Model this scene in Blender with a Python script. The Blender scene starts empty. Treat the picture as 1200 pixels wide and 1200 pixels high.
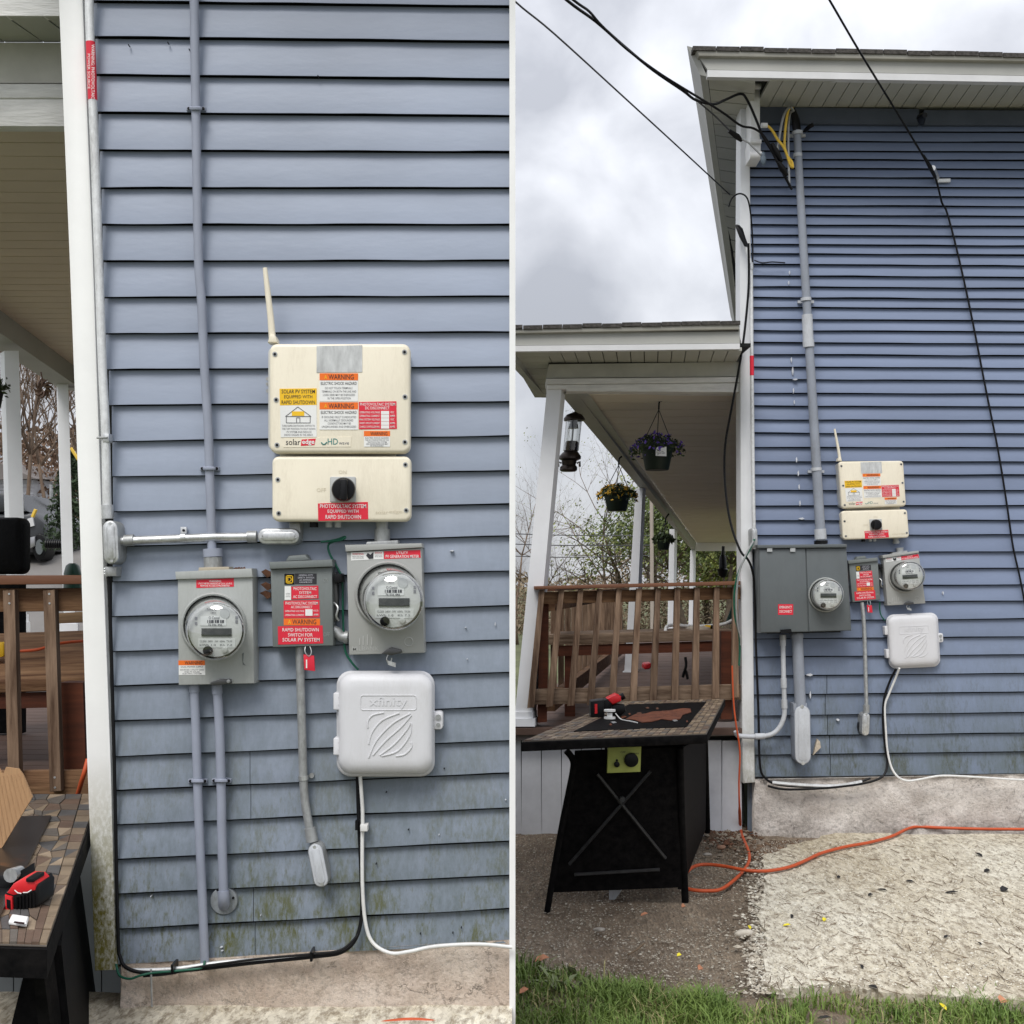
import bpy, bmesh, math, random
from mathutils import Vector, Matrix
random.seed(7)
SC = bpy.context.scene
COL = SC.collection
PI = math.pi

# ---------------------------------------------------------------- camera
FPX, HZ, CAMH = 1500.0, 680.0, 1.6
cam = bpy.data.cameras.new('camera')
cam.sensor_width = 36.0
cam.lens = FPX / 1200.0 * 36.0
cam.shift_y = (HZ - 600.0) / 1200.0
cam.clip_start = 0.05
cam.clip_end = 2000
camo = bpy.data.objects.new('camera', cam)
COL.objects.link(camo)
camo.location = (0, 0, CAMH)
camo.rotation_euler = (PI / 2, 0, 0)
SC.camera = camo

# ---------------------------------------------------------------- sky
SUN_EL, SUN_AZ = math.radians(52), math.radians(200)      # behind the camera, a little to the left
world = bpy.data.worlds.new('World')
SC.world = world
world.use_nodes = True
wn, wl = world.node_tree.nodes, world.node_tree.links
wn.clear()
w_out = wn.new('ShaderNodeOutputWorld')
w_bg = wn.new('ShaderNodeBackground')
w_bg.inputs['Strength'].default_value = 0.1
w_sky = wn.new('ShaderNodeTexSky')
w_sky.sky_type = 'NISHITA'
w_sky.sun_disc = False
w_sky.sun_elevation = SUN_EL
w_sky.sun_rotation = SUN_AZ
w_tc = wn.new('ShaderNodeTexCoord')
w_map = wn.new('ShaderNodeMapping')
w_map.inputs['Scale'].default_value = (1.0, 1.0, 1.15)
w_n1 = wn.new('ShaderNodeTexNoise')
w_n1.inputs['Scale'].default_value = 8.5
w_n1.inputs['Detail'].default_value = 7
w_n1.inputs['Roughness'].default_value = 0.48
w_n1.inputs['Distortion'].default_value = 0.2
w_ramp = wn.new('ShaderNodeValToRGB')
w_ramp.color_ramp.elements[0].position = 0.34
w_ramp.color_ramp.elements[0].color = (2.9, 3.0, 3.3, 1)
w_ramp.color_ramp.elements[1].position = 0.66
w_ramp.color_ramp.elements[1].color = (5.4, 5.5, 5.8, 1)
w_sep = wn.new('ShaderNodeSeparateXYZ')
w_mr = wn.new('ShaderNodeMapRange')                       # an overcast sky brightens evenly towards the zenith
w_mr.inputs['From Min'].default_value = 0.0
w_mr.inputs['From Max'].default_value = 1.0
w_mr.inputs['To Min'].default_value = 0.9
w_mr.inputs['To Max'].default_value = 2.7
w_mul = wn.new('ShaderNodeVectorMath'); w_mul.operation = 'SCALE'
w_mix = wn.new('ShaderNodeMixRGB'); w_mix.inputs['Fac'].default_value = 0.93
wl.new(w_tc.outputs['Generated'], w_map.inputs['Vector'])
wl.new(w_map.outputs['Vector'], w_n1.inputs['Vector'])
wl.new(w_n1.outputs['Fac'], w_ramp.inputs['Fac'])
wl.new(w_tc.outputs['Generated'], w_sep.inputs['Vector'])
wl.new(w_sep.outputs['Z'], w_mr.inputs['Value'])
wl.new(w_ramp.outputs['Color'], w_mul.inputs[0])
wl.new(w_mr.outputs['Result'], w_mul.inputs['Scale'])
wl.new(w_sky.outputs['Color'], w_mix.inputs['Color1'])
wl.new(w_mul.outputs['Vector'], w_mix.inputs['Color2'])
wl.new(w_mix.outputs['Color'], w_bg.inputs['Color'])
wl.new(w_bg.outputs['Background'], w_out.inputs['Surface'])

sun = bpy.data.lights.new('sun', 'SUN')
sun.energy = 1.5
sun.angle = math.radians(25)
sun.color = (1.0, 0.97, 0.92)
suno = bpy.data.objects.new('sun', sun)
COL.objects.link(suno)
sd = Vector((math.sin(SUN_AZ) * math.cos(SUN_EL), math.cos(SUN_AZ) * math.cos(SUN_EL), math.sin(SUN_EL)))
suno.rotation_euler = sd.to_track_quat('Z', 'Y').to_euler()

SC.view_settings.view_transform = 'Standard'
SC.view_settings.look = 'None'
SC.view_settings.exposure = 0.5
SC.view_settings.gamma = 1.0
SC.cycles.max_bounces = 6
SC.cycles.diffuse_bounces = 3
SC.cycles.glossy_bounces = 3
SC.cycles.transparent_max_bounces = 12

# ---------------------------------------------------------------- materials
MATS = {}
def mat(name, col, rough=0.6, metal=0.0, var=0.12, scale=6.0, bump=0.0, bscale=60.0, col2=None, spec=0.35, stretch=None, lo=0.3, hi=0.7):
    if name in MATS: return MATS[name]
    m = bpy.data.materials.new(name); m.use_nodes = True
    nt = m.node_tree; N, L = nt.nodes, nt.links
    b = N['Principled BSDF']
    b.inputs['Roughness'].default_value = rough
    b.inputs['Metallic'].default_value = metal
    b.inputs['Specular IOR Level'].default_value = spec
    tc = N.new('ShaderNodeTexCoord'); src = tc.outputs['Object']
    if stretch:
        mp = N.new('ShaderNodeMapping'); mp.inputs['Scale'].default_value = stretch
        L.new(src, mp.inputs['Vector']); src = mp.outputs['Vector']
    n = N.new('ShaderNodeTexNoise'); n.inputs['Scale'].default_value = scale
    n.inputs['Detail'].default_value = 6; n.inputs['Roughness'].default_value = 0.62
    L.new(src, n.inputs['Vector'])
    r = N.new('ShaderNodeValToRGB')
    c1 = tuple(max(0, x * (1 - var)) for x in col) + (1,)
    c2 = (tuple(col2) if col2 else tuple(min(1, x * (1 + var)) for x in col)) + (1,)
    if col2: c1 = tuple(col) + (1,)
    r.color_ramp.elements[0].position = lo; r.color_ramp.elements[0].color = c1
    r.color_ramp.elements[1].position = hi; r.color_ramp.elements[1].color = c2
    L.new(n.outputs['Fac'], r.inputs['Fac'])
    L.new(r.outputs['Color'], b.inputs['Base Color'])
    if bump:
        n2 = N.new('ShaderNodeTexNoise'); n2.inputs['Scale'].default_value = bscale
        n2.inputs['Detail'].default_value = 4
        L.new(src, n2.inputs['Vector'])
        bp = N.new('ShaderNodeBump'); bp.inputs['Strength'].default_value = bump; bp.inputs['Distance'].default_value = 0.01
        L.new(n2.outputs['Fac'], bp.inputs['Height'])
        L.new(bp.outputs['Normal'], b.inputs['Normal'])
    MATS[name] = m
    return m

def stain_and_shade(m, col, z_lo, z_hi, scale=5.0, stretch=(1, 1, 0.35), lo=0.45, hi=0.7, strength=0.85):
    """lay algae, dirt and painted shade over a material between two heights (thins out upwards)"""
    nt = m.node_tree; N, L = nt.nodes, nt.links
    b = N['Principled BSDF']
    old = b.inputs['Base Color'].links[0].from_socket
    geo = N.new('ShaderNodeNewGeometry')
    sp = N.new('ShaderNodeSeparateXYZ'); L.new(geo.outputs['Position'], sp.inputs['Vector'])
    mr = N.new('ShaderNodeMapRange'); mr.inputs['From Min'].default_value = z_lo; mr.inputs['From Max'].default_value = z_hi
    mr.inputs['To Min'].default_value = 1; mr.inputs['To Max'].default_value = 0
    L.new(sp.outputs['Z'], mr.inputs['Value'])
    mp = N.new('ShaderNodeMapping'); mp.inputs['Scale'].default_value = stretch
    L.new(geo.outputs['Position'], mp.inputs['Vector'])
    n = N.new('ShaderNodeTexNoise'); n.inputs['Scale'].default_value = scale; n.inputs['Detail'].default_value = 7
    n.inputs['Roughness'].default_value = 0.7
    L.new(mp.outputs['Vector'], n.inputs['Vector'])
    nf = N.new('ShaderNodeTexNoise'); nf.inputs['Scale'].default_value = scale * 14; nf.inputs['Detail'].default_value = 5; nf.inputs['Roughness'].default_value = 0.75
    L.new(mp.outputs['Vector'], nf.inputs['Vector'])
    mm = N.new('ShaderNodeMath'); mm.operation = 'MULTIPLY_ADD'; mm.inputs[1].default_value = 0.42; L.new(nf.outputs['Fac'], mm.inputs[0])
    m6 = N.new('ShaderNodeMath'); m6.operation = 'MULTIPLY'; m6.inputs[1].default_value = 0.58; L.new(n.outputs['Fac'], m6.inputs[0]); L.new(m6.outputs[0], mm.inputs[2])
    r = N.new('ShaderNodeMapRange'); r.inputs['From Min'].default_value = lo; r.inputs['From Max'].default_value = hi
    L.new(mm.outputs[0], r.inputs['Value'])
    mu = N.new('ShaderNodeMath'); mu.operation = 'MULTIPLY'
    L.new(mr.outputs['Result'], mu.inputs[0]); L.new(r.outputs['Result'], mu.inputs[1])
    mu2 = N.new('ShaderNodeMath'); mu2.operation = 'MULTIPLY'; mu2.inputs[1].default_value = strength
    L.new(mu.outputs[0], mu2.inputs[0])
    mx = N.new('ShaderNodeMixRGB'); mx.inputs['Color2'].default_value = tuple(col) + (1,)
    L.new(mu2.outputs[0], mx.inputs['Fac']); L.new(old, mx.inputs['Color1'])
    L.new(mx.outputs['Color'], b.inputs['Base Color'])
    return m

def glass_mat(name, tint=(0.93, 0.95, 0.95), gloss=0.12):
    if name in MATS: return MATS[name]
    m = bpy.data.materials.new(name); m.use_nodes = True
    N, L = m.node_tree.nodes, m.node_tree.links
    N.clear()
    o = N.new('ShaderNodeOutputMaterial'); t = N.new('ShaderNodeBsdfTransparent'); g = N.new('ShaderNodeBsdfGlossy')
    lw = N.new('ShaderNodeLayerWeight'); lw.inputs['Blend'].default_value = 0.35
    mr = N.new('ShaderNodeMapRange'); mr.inputs['To Min'].default_value = gloss * 0.35; mr.inputs['To Max'].default_value = min(1, gloss * 5)
    t.inputs['Color'].default_value = tint + (1,); g.inputs['Roughness'].default_value = 0.05
    mx = N.new('ShaderNodeMixShader')
    L.new(lw.outputs['Facing'], mr.inputs['Value']); L.new(mr.outputs['Result'], mx.inputs['Fac'])
    L.new(t.outputs[0], mx.inputs[1]); L.new(g.outputs[0], mx.inputs[2]); L.new(mx.outputs[0], o.inputs['Surface'])
    MATS[name] = m
    return m

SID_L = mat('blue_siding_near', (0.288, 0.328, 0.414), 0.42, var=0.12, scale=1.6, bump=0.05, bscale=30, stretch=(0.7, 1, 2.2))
stain_and_shade(SID_L, (0.105, 0.132, 0.138), 0.75, 2.1, scale=2.2, stretch=(1.6, 1, 0.6), lo=0.22, hi=0.58, strength=0.85)  # darker lower boards: fading light put into the colour, together with dirt
stain_and_shade(SID_L, (0.085, 0.09, 0.025), 0.62, 1.25, scale=5.0, stretch=(1.5, 1, 0.45), lo=0.49, hi=0.61, strength=1.0)
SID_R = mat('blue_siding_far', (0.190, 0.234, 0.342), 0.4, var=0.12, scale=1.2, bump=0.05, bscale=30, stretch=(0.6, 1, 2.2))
stain_and_shade(SID_R, (0.105, 0.13, 0.135), 0.5, 1.6, scale=1.6, stretch=(1.6, 1, 0.5), lo=0.25, hi=0.6, strength=0.85)  # lower far wall darkened likewise, shade and dirt in one tint
stain_and_shade(SID_R, (0.06, 0.065, 0.03), 0.45, 1.25, scale=3.2, stretch=(1.8, 1, 0.45), lo=0.48, hi=0.62, strength=0.95)
def board_tint(m, amt):
    N, L = m.node_tree.nodes, m.node_tree.links; b = N['Principled BSDF']
    old = b.inputs['Base Color'].links[0].from_socket
    oi = N.new('ShaderNodeObjectInfo'); mr = N.new('ShaderNodeMapRange'); mr.inputs['To Min'].default_value = 1 - amt; mr.inputs['To Max'].default_value = 1 + amt
    L.new(oi.outputs['Random'], mr.inputs['Value'])
    vm = N.new('ShaderNodeVectorMath'); vm.operation = 'SCALE'; L.new(old, vm.inputs[0]); L.new(mr.outputs['Result'], vm.inputs['Scale'])
    L.new(vm.outputs['Vector'], b.inputs['Base Color'])
board_tint(SID_L, .035); board_tint(SID_R, .06)
GAP_BLACK = mat('gap_black', (0.012, 0.013, 0.012), 0.95)  # black backing colour, stands for the shade in gaps between boards
TRIM = mat('white_trim', (0.86, 0.86, 0.85), 0.45, var=0.04, scale=5, bump=0.04, bscale=25)
TRIM_L = mat('white_trim_mossy_near', (0.88, 0.88, 0.86), 0.45, var=0.04, scale=5, bump=0.05, bscale=20)
stain_and_shade(TRIM_L, (0.20, 0.175, 0.035), 0.72, 1.12, scale=8, stretch=(1, 1, 0.5), lo=0.36, hi=0.54, strength=1.0)
TRIM_R = mat('white_trim_mossy_far', (0.74, 0.75, 0.76), 0.45, var=0.05, scale=5, bump=0.05, bscale=20)
stain_and_shade(TRIM_R, (0.20, 0.19, 0.08), 0.2, 1.0, scale=5, stretch=(1, 1, 0.4), lo=0.36, hi=0.62, strength=0.9)
TRIM_OLD = mat('peeling_white_paint', (0.74, 0.73, 0.70), 0.6, var=0.15, scale=25, bump=0.3, bscale=80, stretch=(0.3, 1, 2))
FASCIA = mat('grey_fascia', (0.40, 0.40, 0.37), 0.5, var=0.08, scale=3)
SOFFIT = mat('grey_white_soffit', (0.50, 0.50, 0.44), 0.6, var=0.06, scale=3)
CEIL = mat('beige_ceiling', (0.72, 0.61, 0.47), 0.6, var=0.06, scale=3)
CEIL_R = mat('off_white_ceiling', (0.76, 0.69, 0.57), 0.6, var=0.05, scale=3)
SHINGLE = mat('dark_shingle', (0.06, 0.055, 0.05), 0.9, var=0.5, scale=60, bump=0.6)
def stucco(name, c_lo, c_hi, crack, scale):
    m = mat(name, c_lo, 0.92, col2=c_hi, scale=scale, lo=0.36, hi=0.62)
    N, L = m.node_tree.nodes, m.node_tree.links; b = N['Principled BSDF']
    geo = N.new('ShaderNodeNewGeometry')
    old = b.inputs['Base Color'].links[0].from_socket
    wn_ = N.new('ShaderNodeTexNoise'); wn_.inputs['Scale'].default_value = 5; wn_.inputs['Detail'].default_value = 6; wn_.inputs['Roughness'].default_value = .7
    L.new(geo.outputs['Position'], wn_.inputs['Vector'])
    ad = N.new('ShaderNodeMixRGB'); ad.blend_type = 'ADD'; ad.inputs['Fac'].default_value = .35
    L.new(geo.outputs['Position'], ad.inputs['Color1']); L.new(wn_.outputs['Color'], ad.inputs['Color2'])
    vo = N.new('ShaderNodeTexVoronoi'); vo.feature = 'DISTANCE_TO_EDGE'; vo.inputs['Scale'].default_value = 3.2
    L.new(ad.outputs['Color'], vo.inputs['Vector'])
    cr = N.new('ShaderNodeMapRange'); cr.inputs['From Max'].default_value = .012; cr.inputs['To Min'].default_value = .55; cr.inputs['To Max'].default_value = 0
    L.new(vo.outputs['Distance'], cr.inputs['Value'])
    mk = N.new('ShaderNodeMapRange'); mk.inputs['From Min'].default_value = .48; mk.inputs['From Max'].default_value = .6
    L.new(wn_.outputs['Fac'], mk.inputs['Value'])
    cm = N.new('ShaderNodeMath'); cm.operation = 'MULTIPLY'; L.new(cr.outputs['Result'], cm.inputs[0]); L.new(mk.outputs['Result'], cm.inputs[1])
    mx = N.new('ShaderNodeMixRGB'); mx.inputs['Color2'].default_value = crack + (1,)
    L.new(cm.outputs[0], mx.inputs['Fac']); L.new(old, mx.inputs['Color1'])
    # pits and grains
    n3 = N.new('ShaderNodeTexNoise'); n3.inputs['Scale'].default_value = scale * 9; n3.inputs['Detail'].default_value = 6; n3.inputs['Roughness'].default_value = .8
    L.new(geo.outputs['Position'], n3.inputs['Vector'])
    pr = N.new('ShaderNodeMapRange'); pr.inputs['From Min'].default_value = .33; pr.inputs['From Max'].default_value = .5; pr.inputs['To Min'].default_value = .62; pr.inputs['To Max'].default_value = 1.04
    L.new(n3.outputs['Fac'], pr.inputs['Value'])
    vm = N.new('ShaderNodeVectorMath'); vm.operation = 'SCALE'; L.new(mx.outputs['Color'], vm.inputs[0]); L.new(pr.outputs['Result'], vm.inputs['Scale'])
    L.new(vm.outputs['Vector'], b.inputs['Base Color'])
    hs = N.new('ShaderNodeMath'); hs.operation = 'SUBTRACT'; L.new(n3.outputs['Fac'], hs.inputs[0]); L.new(cm.outputs[0], hs.inputs[1])
    h2 = N.new('ShaderNodeMath'); h2.operation = 'ADD'; L.new(hs.outputs[0], h2.inputs[0]); L.new(wn_.outputs['Fac'], h2.inputs[1])
    bp = N.new('ShaderNodeBump'); bp.inputs['Strength'].default_value = .8; bp.inputs['Distance'].default_value = .02
    L.new(h2.outputs[0], bp.inputs['Height']); L.new(bp.outputs['Normal'], b.inputs['Normal'])
    return m
STUCCO_L = stucco('pink_stucco', (0.64, 0.52, 0.43), (0.82, 0.71, 0.61), (0.10, 0.075, 0.055), 7)
stain_and_shade(STUCCO_L, (0.20, 0.14, 0.08), 0.35, 0.66, scale=6, stretch=(1, 1, 1), lo=0.5, hi=0.62, strength=0.7)
stain_and_shade(STUCCO_L, (0.16, 0.14, 0.13), 0.2, 1.6, scale=4, stretch=(1, 1, 1.5), lo=0.58, hi=0.66, strength=0.5)
STUCCO_R = stucco('grey_stucco', (0.57, 0.515, 0.47), (0.80, 0.745, 0.69), (0.09, 0.08, 0.07), 4.5)
stain_and_shade(STUCCO_R, (0.19, 0.165, 0.14), 0.0, 0.32, scale=4, stretch=(1, 1, 1), lo=0.48, hi=0.62, strength=0.7)
stain_and_shade(STUCCO_R, (0.15, 0.14, 0.135), 0.0, 1.2, scale=2.6, stretch=(1, 1, 1.5), lo=0.57, hi=0.66, strength=0.5)
GREYBOX = mat('grey_enamel', (0.38, 0.395, 0.38), 0.38, var=0.07, scale=5)
GREYBOX_D = mat('dark_grey_enamel', (0.17, 0.187, 0.183), 0.4, var=0.08, scale=5)
GREYBOX_R = mat('panel_grey_enamel', (0.118, 0.132, 0.137), 0.4, var=0.08, scale=3)
PVC = mat('grey_pvc', (0.28, 0.305, 0.355), 0.45, var=0.08, scale=8)
PVC_L = mat('grey_pvc_light', (0.52, 0.54, 0.57), 0.45, var=0.06, scale=8)
PVC_LB = mat('grey_pvc_conduit_blue', (0.29, 0.315, 0.385), 0.45, var=0.07, scale=8)
stain_and_shade(PVC_LB, (0.24, 0.24, 0.19), 0.4, 1.1, scale=8, lo=0.5, hi=0.75, strength=0.6)
STEEL = mat('galvanised_steel', (0.62, 0.63, 0.63), 0.36, metal=0.75, var=0.22, scale=45)
STEEL_D = mat('weathered_cast_metal', (0.40, 0.41, 0.41), 0.5, metal=0.55, var=0.2, scale=30, bump=0.1)
EMTW = mat('pale_galvanised_conduit', (0.72, 0.73, 0.73), 0.45, metal=0.3, var=0.12, scale=60)
CREAM = mat('cream_paint', (0.82, 0.755, 0.61), 0.38, var=0.04, scale=5, bump=0.02)
XBOX = mat('light_grey_plastic', (0.66, 0.66, 0.68), 0.45, var=0.03, scale=4)
for m_, c_, s_ in ((CREAM, (0.45, 0.38, 0.27), .22), (XBOX, (0.45, 0.44, 0.41), .22), (GREYBOX, (0.20, 0.20, 0.18), .25), (GREYBOX_D, (0.08, 0.085, 0.08), .25), (GREYBOX_R, (0.07, 0.075, 0.075), .2), (PVC, (0.20, 0.20, 0.19), .5), (PVC_L, (0.28, 0.28, 0.26), .45), (EMTW, (0.33, 0.32, 0.30), .5), (STEEL, (0.25, 0.24, 0.22), .5), (STEEL_D, (0.16, 0.15, 0.13), .5)):
    stain_and_shade(m_, c_, 3.0, 60, scale=7, stretch=(2.2, 2, 0.5), lo=0.48, hi=0.64, strength=s_)
BLACK = mat('black_plastic', (0.007, 0.007, 0.008), 0.35, spec=0.2)
BLKPAINT = mat('black_painted_metal', (0.003, 0.003, 0.0035), 0.65, var=0.6, scale=30, bump=0.15, spec=0.04, col2=(0.011, 0.010, 0.010))
RED = mat('red_label', (0.68, 0.025, 0.05), 0.4, var=0.05)
REDTXT = mat('red_print', (0.68, 0.03, 0.05), 0.4, var=0.02)
ORANGE = mat('orange_label', (0.85, 0.17, 0.02), 0.4, var=0.04)
YELLOW = mat('yellow_label', (0.86, 0.52, 0.02), 0.4, var=0.04)
WHITE = mat('white_label', (0.80, 0.80, 0.78), 0.45, var=0.04)
SILVER = mat('faded_silver_label', (0.55, 0.56, 0.56), 0.4, var=0.25, scale=50, stretch=(1, 1, 0.3))
INK = mat('black_print', (0.03, 0.03, 0.035), 0.6, var=0.02)
INKG = mat('grey_print', (0.20, 0.20, 0.21), 0.6, var=0.02)
TEAL = mat('teal_print', (0.05, 0.22, 0.21), 0.5, var=0.02)
GLASS = glass_mat('clear_meter_glass', gloss=0.2)
DARKGLASS = mat('dark_display', (0.03, 0.035, 0.03), 0.2, spec=0.6)
PLATE = mat('meter_face_plate', (0.66, 0.66, 0.63), 0.5, var=0.04)
CABW = mat('white_cable', (0.72, 0.72, 0.70), 0.45, var=0.1, scale=40)
CABK = mat('black_cable', (0.007, 0.007, 0.008), 0.5, spec=0.2)
CABG = mat('green_wire', (0.01, 0.10, 0.06), 0.4)
CABY = mat('yellow_cable', (0.75, 0.50, 0.07), 0.45)
CABO = mat('orange_cord', (0.52, 0.085, 0.025), 0.5, var=0.1)
RUST = mat('rusty_metal', (0.10, 0.045, 0.025), 0.9, var=0.4, scale=50, bump=0.4)
DECKW = mat('weathered_wood', (0.060, 0.030, 0.016), 0.85, col2=(0.29, 0.195, 0.13), scale=7, bump=0.4, bscale=14, stretch=(5, 5, 0.5))
DECKH = mat('weathered_wood_flat', (0.065, 0.036, 0.02), 0.85, col2=(0.30, 0.215, 0.15), scale=7, bump=0.4, bscale=14, stretch=(0.5, 5, 5))
board_tint(DECKW, .16)
RAILW = mat('weathered_wood_along', (0.08, 0.032, 0.014), 0.85, col2=(0.29, 0.165, 0.085), scale=5, bump=0.4, bscale=14, stretch=(0.6, 5, 7))
RAILP = mat('brown_painted_rail', (0.17, 0.072, 0.038), 0.6, var=0.2, scale=5, stretch=(0.4, 4, 4), bump=0.1)
REDW = mat('red_brown_wood', (0.085, 0.022, 0.008), 0.7, var=0.45, scale=6, stretch=(0.5, 4, 5))
DECKF = mat('deck_floor_brown', (0.10, 0.06, 0.045), 0.75, var=0.18, scale=5)
SKIRT = mat('white_skirting', (0.62, 0.63, 0.66), 0.6, var=0.08, scale=10)
SKIRT_D = mat('grey_skirting', (0.16, 0.17, 0.18), 0.7, var=0.12, scale=6)
CARD = mat('cardboard', (0.42, 0.25, 0.13), 0.85, var=0.12, scale=20, stretch=(10, 10, 1))
TOOLRED = mat('tool_red', (0.62, 0.02, 0.025), 0.35)
POTG = mat('dark_green_plastic', (0.008, 0.017, 0.010), 0.5)
LEAFD = mat('dark_leaf', (0.035, 0.055, 0.018), 0.6, var=0.5, scale=40)
LEAFY = mat('spring_leaf', (0.19, 0.215, 0.055), 0.6, var=0.4, scale=3)
LEAFM = mat('mid_green_leaf', (0.11, 0.145, 0.045), 0.6, var=0.4, scale=3)
EVERG = mat('evergreen_leaf', (0.03, 0.05, 0.022), 0.7, var=0.4, scale=6)
PURPLE = mat('purple_petal', (0.13, 0.07, 0.42), 0.6, var=0.4, scale=60)
YPETAL = mat('yellow_petal', (0.62, 0.36, 0.03), 0.6, var=0.3, scale=60)
BARK = mat('bark', (0.10, 0.075, 0.055), 0.9, var=0.35, scale=8)
BARKP = mat('pale_brown_bark', (0.17, 0.12, 0.085), 0.9, var=0.35, scale=8)
POLEW = mat('grey_pole_wood', (0.36, 0.31, 0.27), 0.85, var=0.15, scale=5, stretch=(4, 4, 0.4))
LIME = mat('yellow_green_panel', (0.46, 0.50, 0.13), 0.5, var=0.1, scale=10)

# ---------------------------------------------------------------- mesh helpers
def W(px, py, Y):
    return Vector(((px - 600) * Y / FPX, Y, CAMH - (py - HZ) * Y / FPX))
def G(px, py, z=0.0):
    Y = (CAMH - z) * FPX / (py - HZ)
    return W(px, py, Y)

def add_obj(name, me, m, parent=None, smooth=False):
    o = bpy.data.objects.new(name, me); COL.objects.link(o)
    if m is not None and not me.materials: me.materials.append(m)
    if smooth:
        me.polygons.foreach_set('use_smooth', [True] * len(me.polygons))
    if parent is not None:
        o.parent = parent
        if parent.type == 'EMPTY': o.location = -Vector(parent.location)
    return o
def mesh_obj(name, vs, fs, m, parent=None, smooth=False):
    me = bpy.data.meshes.new(name)
    me.from_pydata([tuple(v) for v in vs], [], fs); me.update()
    return add_obj(name, me, m, parent, smooth)
def bm_obj(name, bm, m, parent=None, smooth=False, angle=None):
    me = bpy.data.meshes.new(name); bm.to_mesh(me); bm.free()
    o = add_obj(name, me, m, parent, smooth)
    if angle: 
        try: me.set_sharp_from_angle(angle=math.radians(angle))
        except Exception: pass
    return o
def tag(o, label=None, cat=None, group=None, kind=None):
    if label: o['label'] = label
    if cat: o['category'] = cat
    if group: o['group'] = group
    if kind: o['kind'] = kind
    return o
def thing(name, label, cat, loc, group=None):
    o = bpy.data.objects.new(name, None); COL.objects.link(o)
    o.empty_display_size = 0.1
    o.location = loc
    return tag(o, label, cat, group)

class Map:
    """points on a wall plane at depth Yw, written in photograph coordinates of the piece of wall they sit on"""
    def __init__(s, Yw, src=None, dst=None):
        s.Yw, s.src, s.dst = Yw, src, dst
        s.k = 1.0
        if src:
            s.k = ((dst[1][0] - dst[0][0]) / (src[2] - src[0]) + (dst[3][1] - dst[0][1]) / (src[3] - src[1])) / 2
    def px(s, x, y):
        if not s.src: return x, y
        u = (x - s.src[0]) / (s.src[2] - s.src[0]); v = (y - s.src[1]) / (s.src[3] - s.src[1])
        a, b, c, d = s.dst
        return tuple((a[i] * (1 - u) + b[i] * u) * (1 - v) + (d[i] * (1 - u) + c[i] * u) * v for i in (0, 1))
    def __call__(s, x, y, out=0.0):
        X, Y = s.px(x, y)
        return W(X, Y, s.Yw - out)
    def m(s, px):                                   # photograph length -> metres
        return px * s.k * s.Yw / FPX
ML = Map(3.55)
MR = Map(8.0)

def rrect(x0, y0, x1, y1, r, n=5):
    pts = []
    for cx, cy, a0 in ((x1 - r, y0 + r, -90), (x1 - r, y1 - r, 0), (x0 + r, y1 - r, 90), (x0 + r, y0 + r, 180)):
        for i in range(n + 1):
            a = math.radians(a0 + 90 * i / n)
            pts.append((cx + r * math.cos(a), cy + r * math.sin(a)))
    return pts
def rect(x0, y0, x1, y1): return [(x0, y0), (x1, y0), (x1, y1), (x0, y1)]
def ell(cx, cy, rx, ry=None, n=24, a0=0):
    ry = ry or rx
    return [(cx + rx * math.cos(a0 + 2 * PI * i / n), cy + ry * math.sin(a0 + 2 * PI * i / n)) for i in range(n)]

def prism(name, M, poly, ob, of, m, parent=None, bev=0.0, smooth=False, seg=2):
    bm = bmesh.new()
    fr = [bm.verts.new(M(x, y, of)) for x, y in poly]
    bk = [bm.verts.new((v.co.x, M.Yw - ob, v.co.z)) for v in fr]
    n = len(fr)
    ff = bm.faces.new(fr)
    bm.faces.new(bk[::-1])
    for i in range(n):
        bm.faces.new((fr[i], bk[i], bk[(i + 1) % n], fr[(i + 1) % n]))
    bmesh.ops.recalc_face_normals(bm, faces=bm.faces)
    if bev:
        bmesh.ops.bevel(bm, geom=[e for e in ff.edges], offset=bev, segments=seg, profile=0.5, affect='EDGES', clamp_overlap=True)
    return bm_obj(name, bm, m, parent, smooth or bev > 0, 40)

def solid(name, pts, off, m, parent=None, bev=0.0):
    """a slab: polygon of world points thickened by the vector off"""
    bm = bmesh.new()
    a = [bm.verts.new(p) for p in pts]
    b = [bm.verts.new(Vector(p) + Vector(off)) for p in pts]
    n = len(a)
    bm.faces.new(a); bm.faces.new(b[::-1])
    for i in range(n): bm.faces.new((a[i], b[i], b[(i + 1) % n], a[(i + 1) % n]))
    bmesh.ops.recalc_face_normals(bm, faces=bm.faces)
    if bev: bmesh.ops.bevel(bm, geom=bm.edges[:], offset=bev, segments=1, affect='EDGES', clamp_overlap=True)
    return bm_obj(name, bm, m, parent, bev > 0, 40)
def box(name, p0, p1, m, parent=None, bev=0.0):
    x0, y0, z0 = p0; x1, y1, z1 = p1
    return solid(name, [(x0, y0, z0), (x1, y0, z0), (x1, y1, z0), (x0, y1, z0)], (0, 0, z1 - z0), m, parent, bev)

def loft(name, rings, m, parent=None, smooth=True, cap0=True, cap1=True, ang=45):
    bm = bmesh.new()
    R = [[bm.verts.new(p) for p in r] for r in rings]
    n = len(R[0])
    for a, b in zip(R, R[1:]):
        for i in range(n): bm.faces.new((a[i], a[(i + 1) % n], b[(i + 1) % n], b[i]))
    if cap0: bm.faces.new(R[0][::-1])
    if cap1: bm.faces.new(R[-1])
    bmesh.ops.recalc_face_normals(bm, faces=bm.faces)
    return bm_obj(name, bm, m, parent, smooth, ang)

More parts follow.
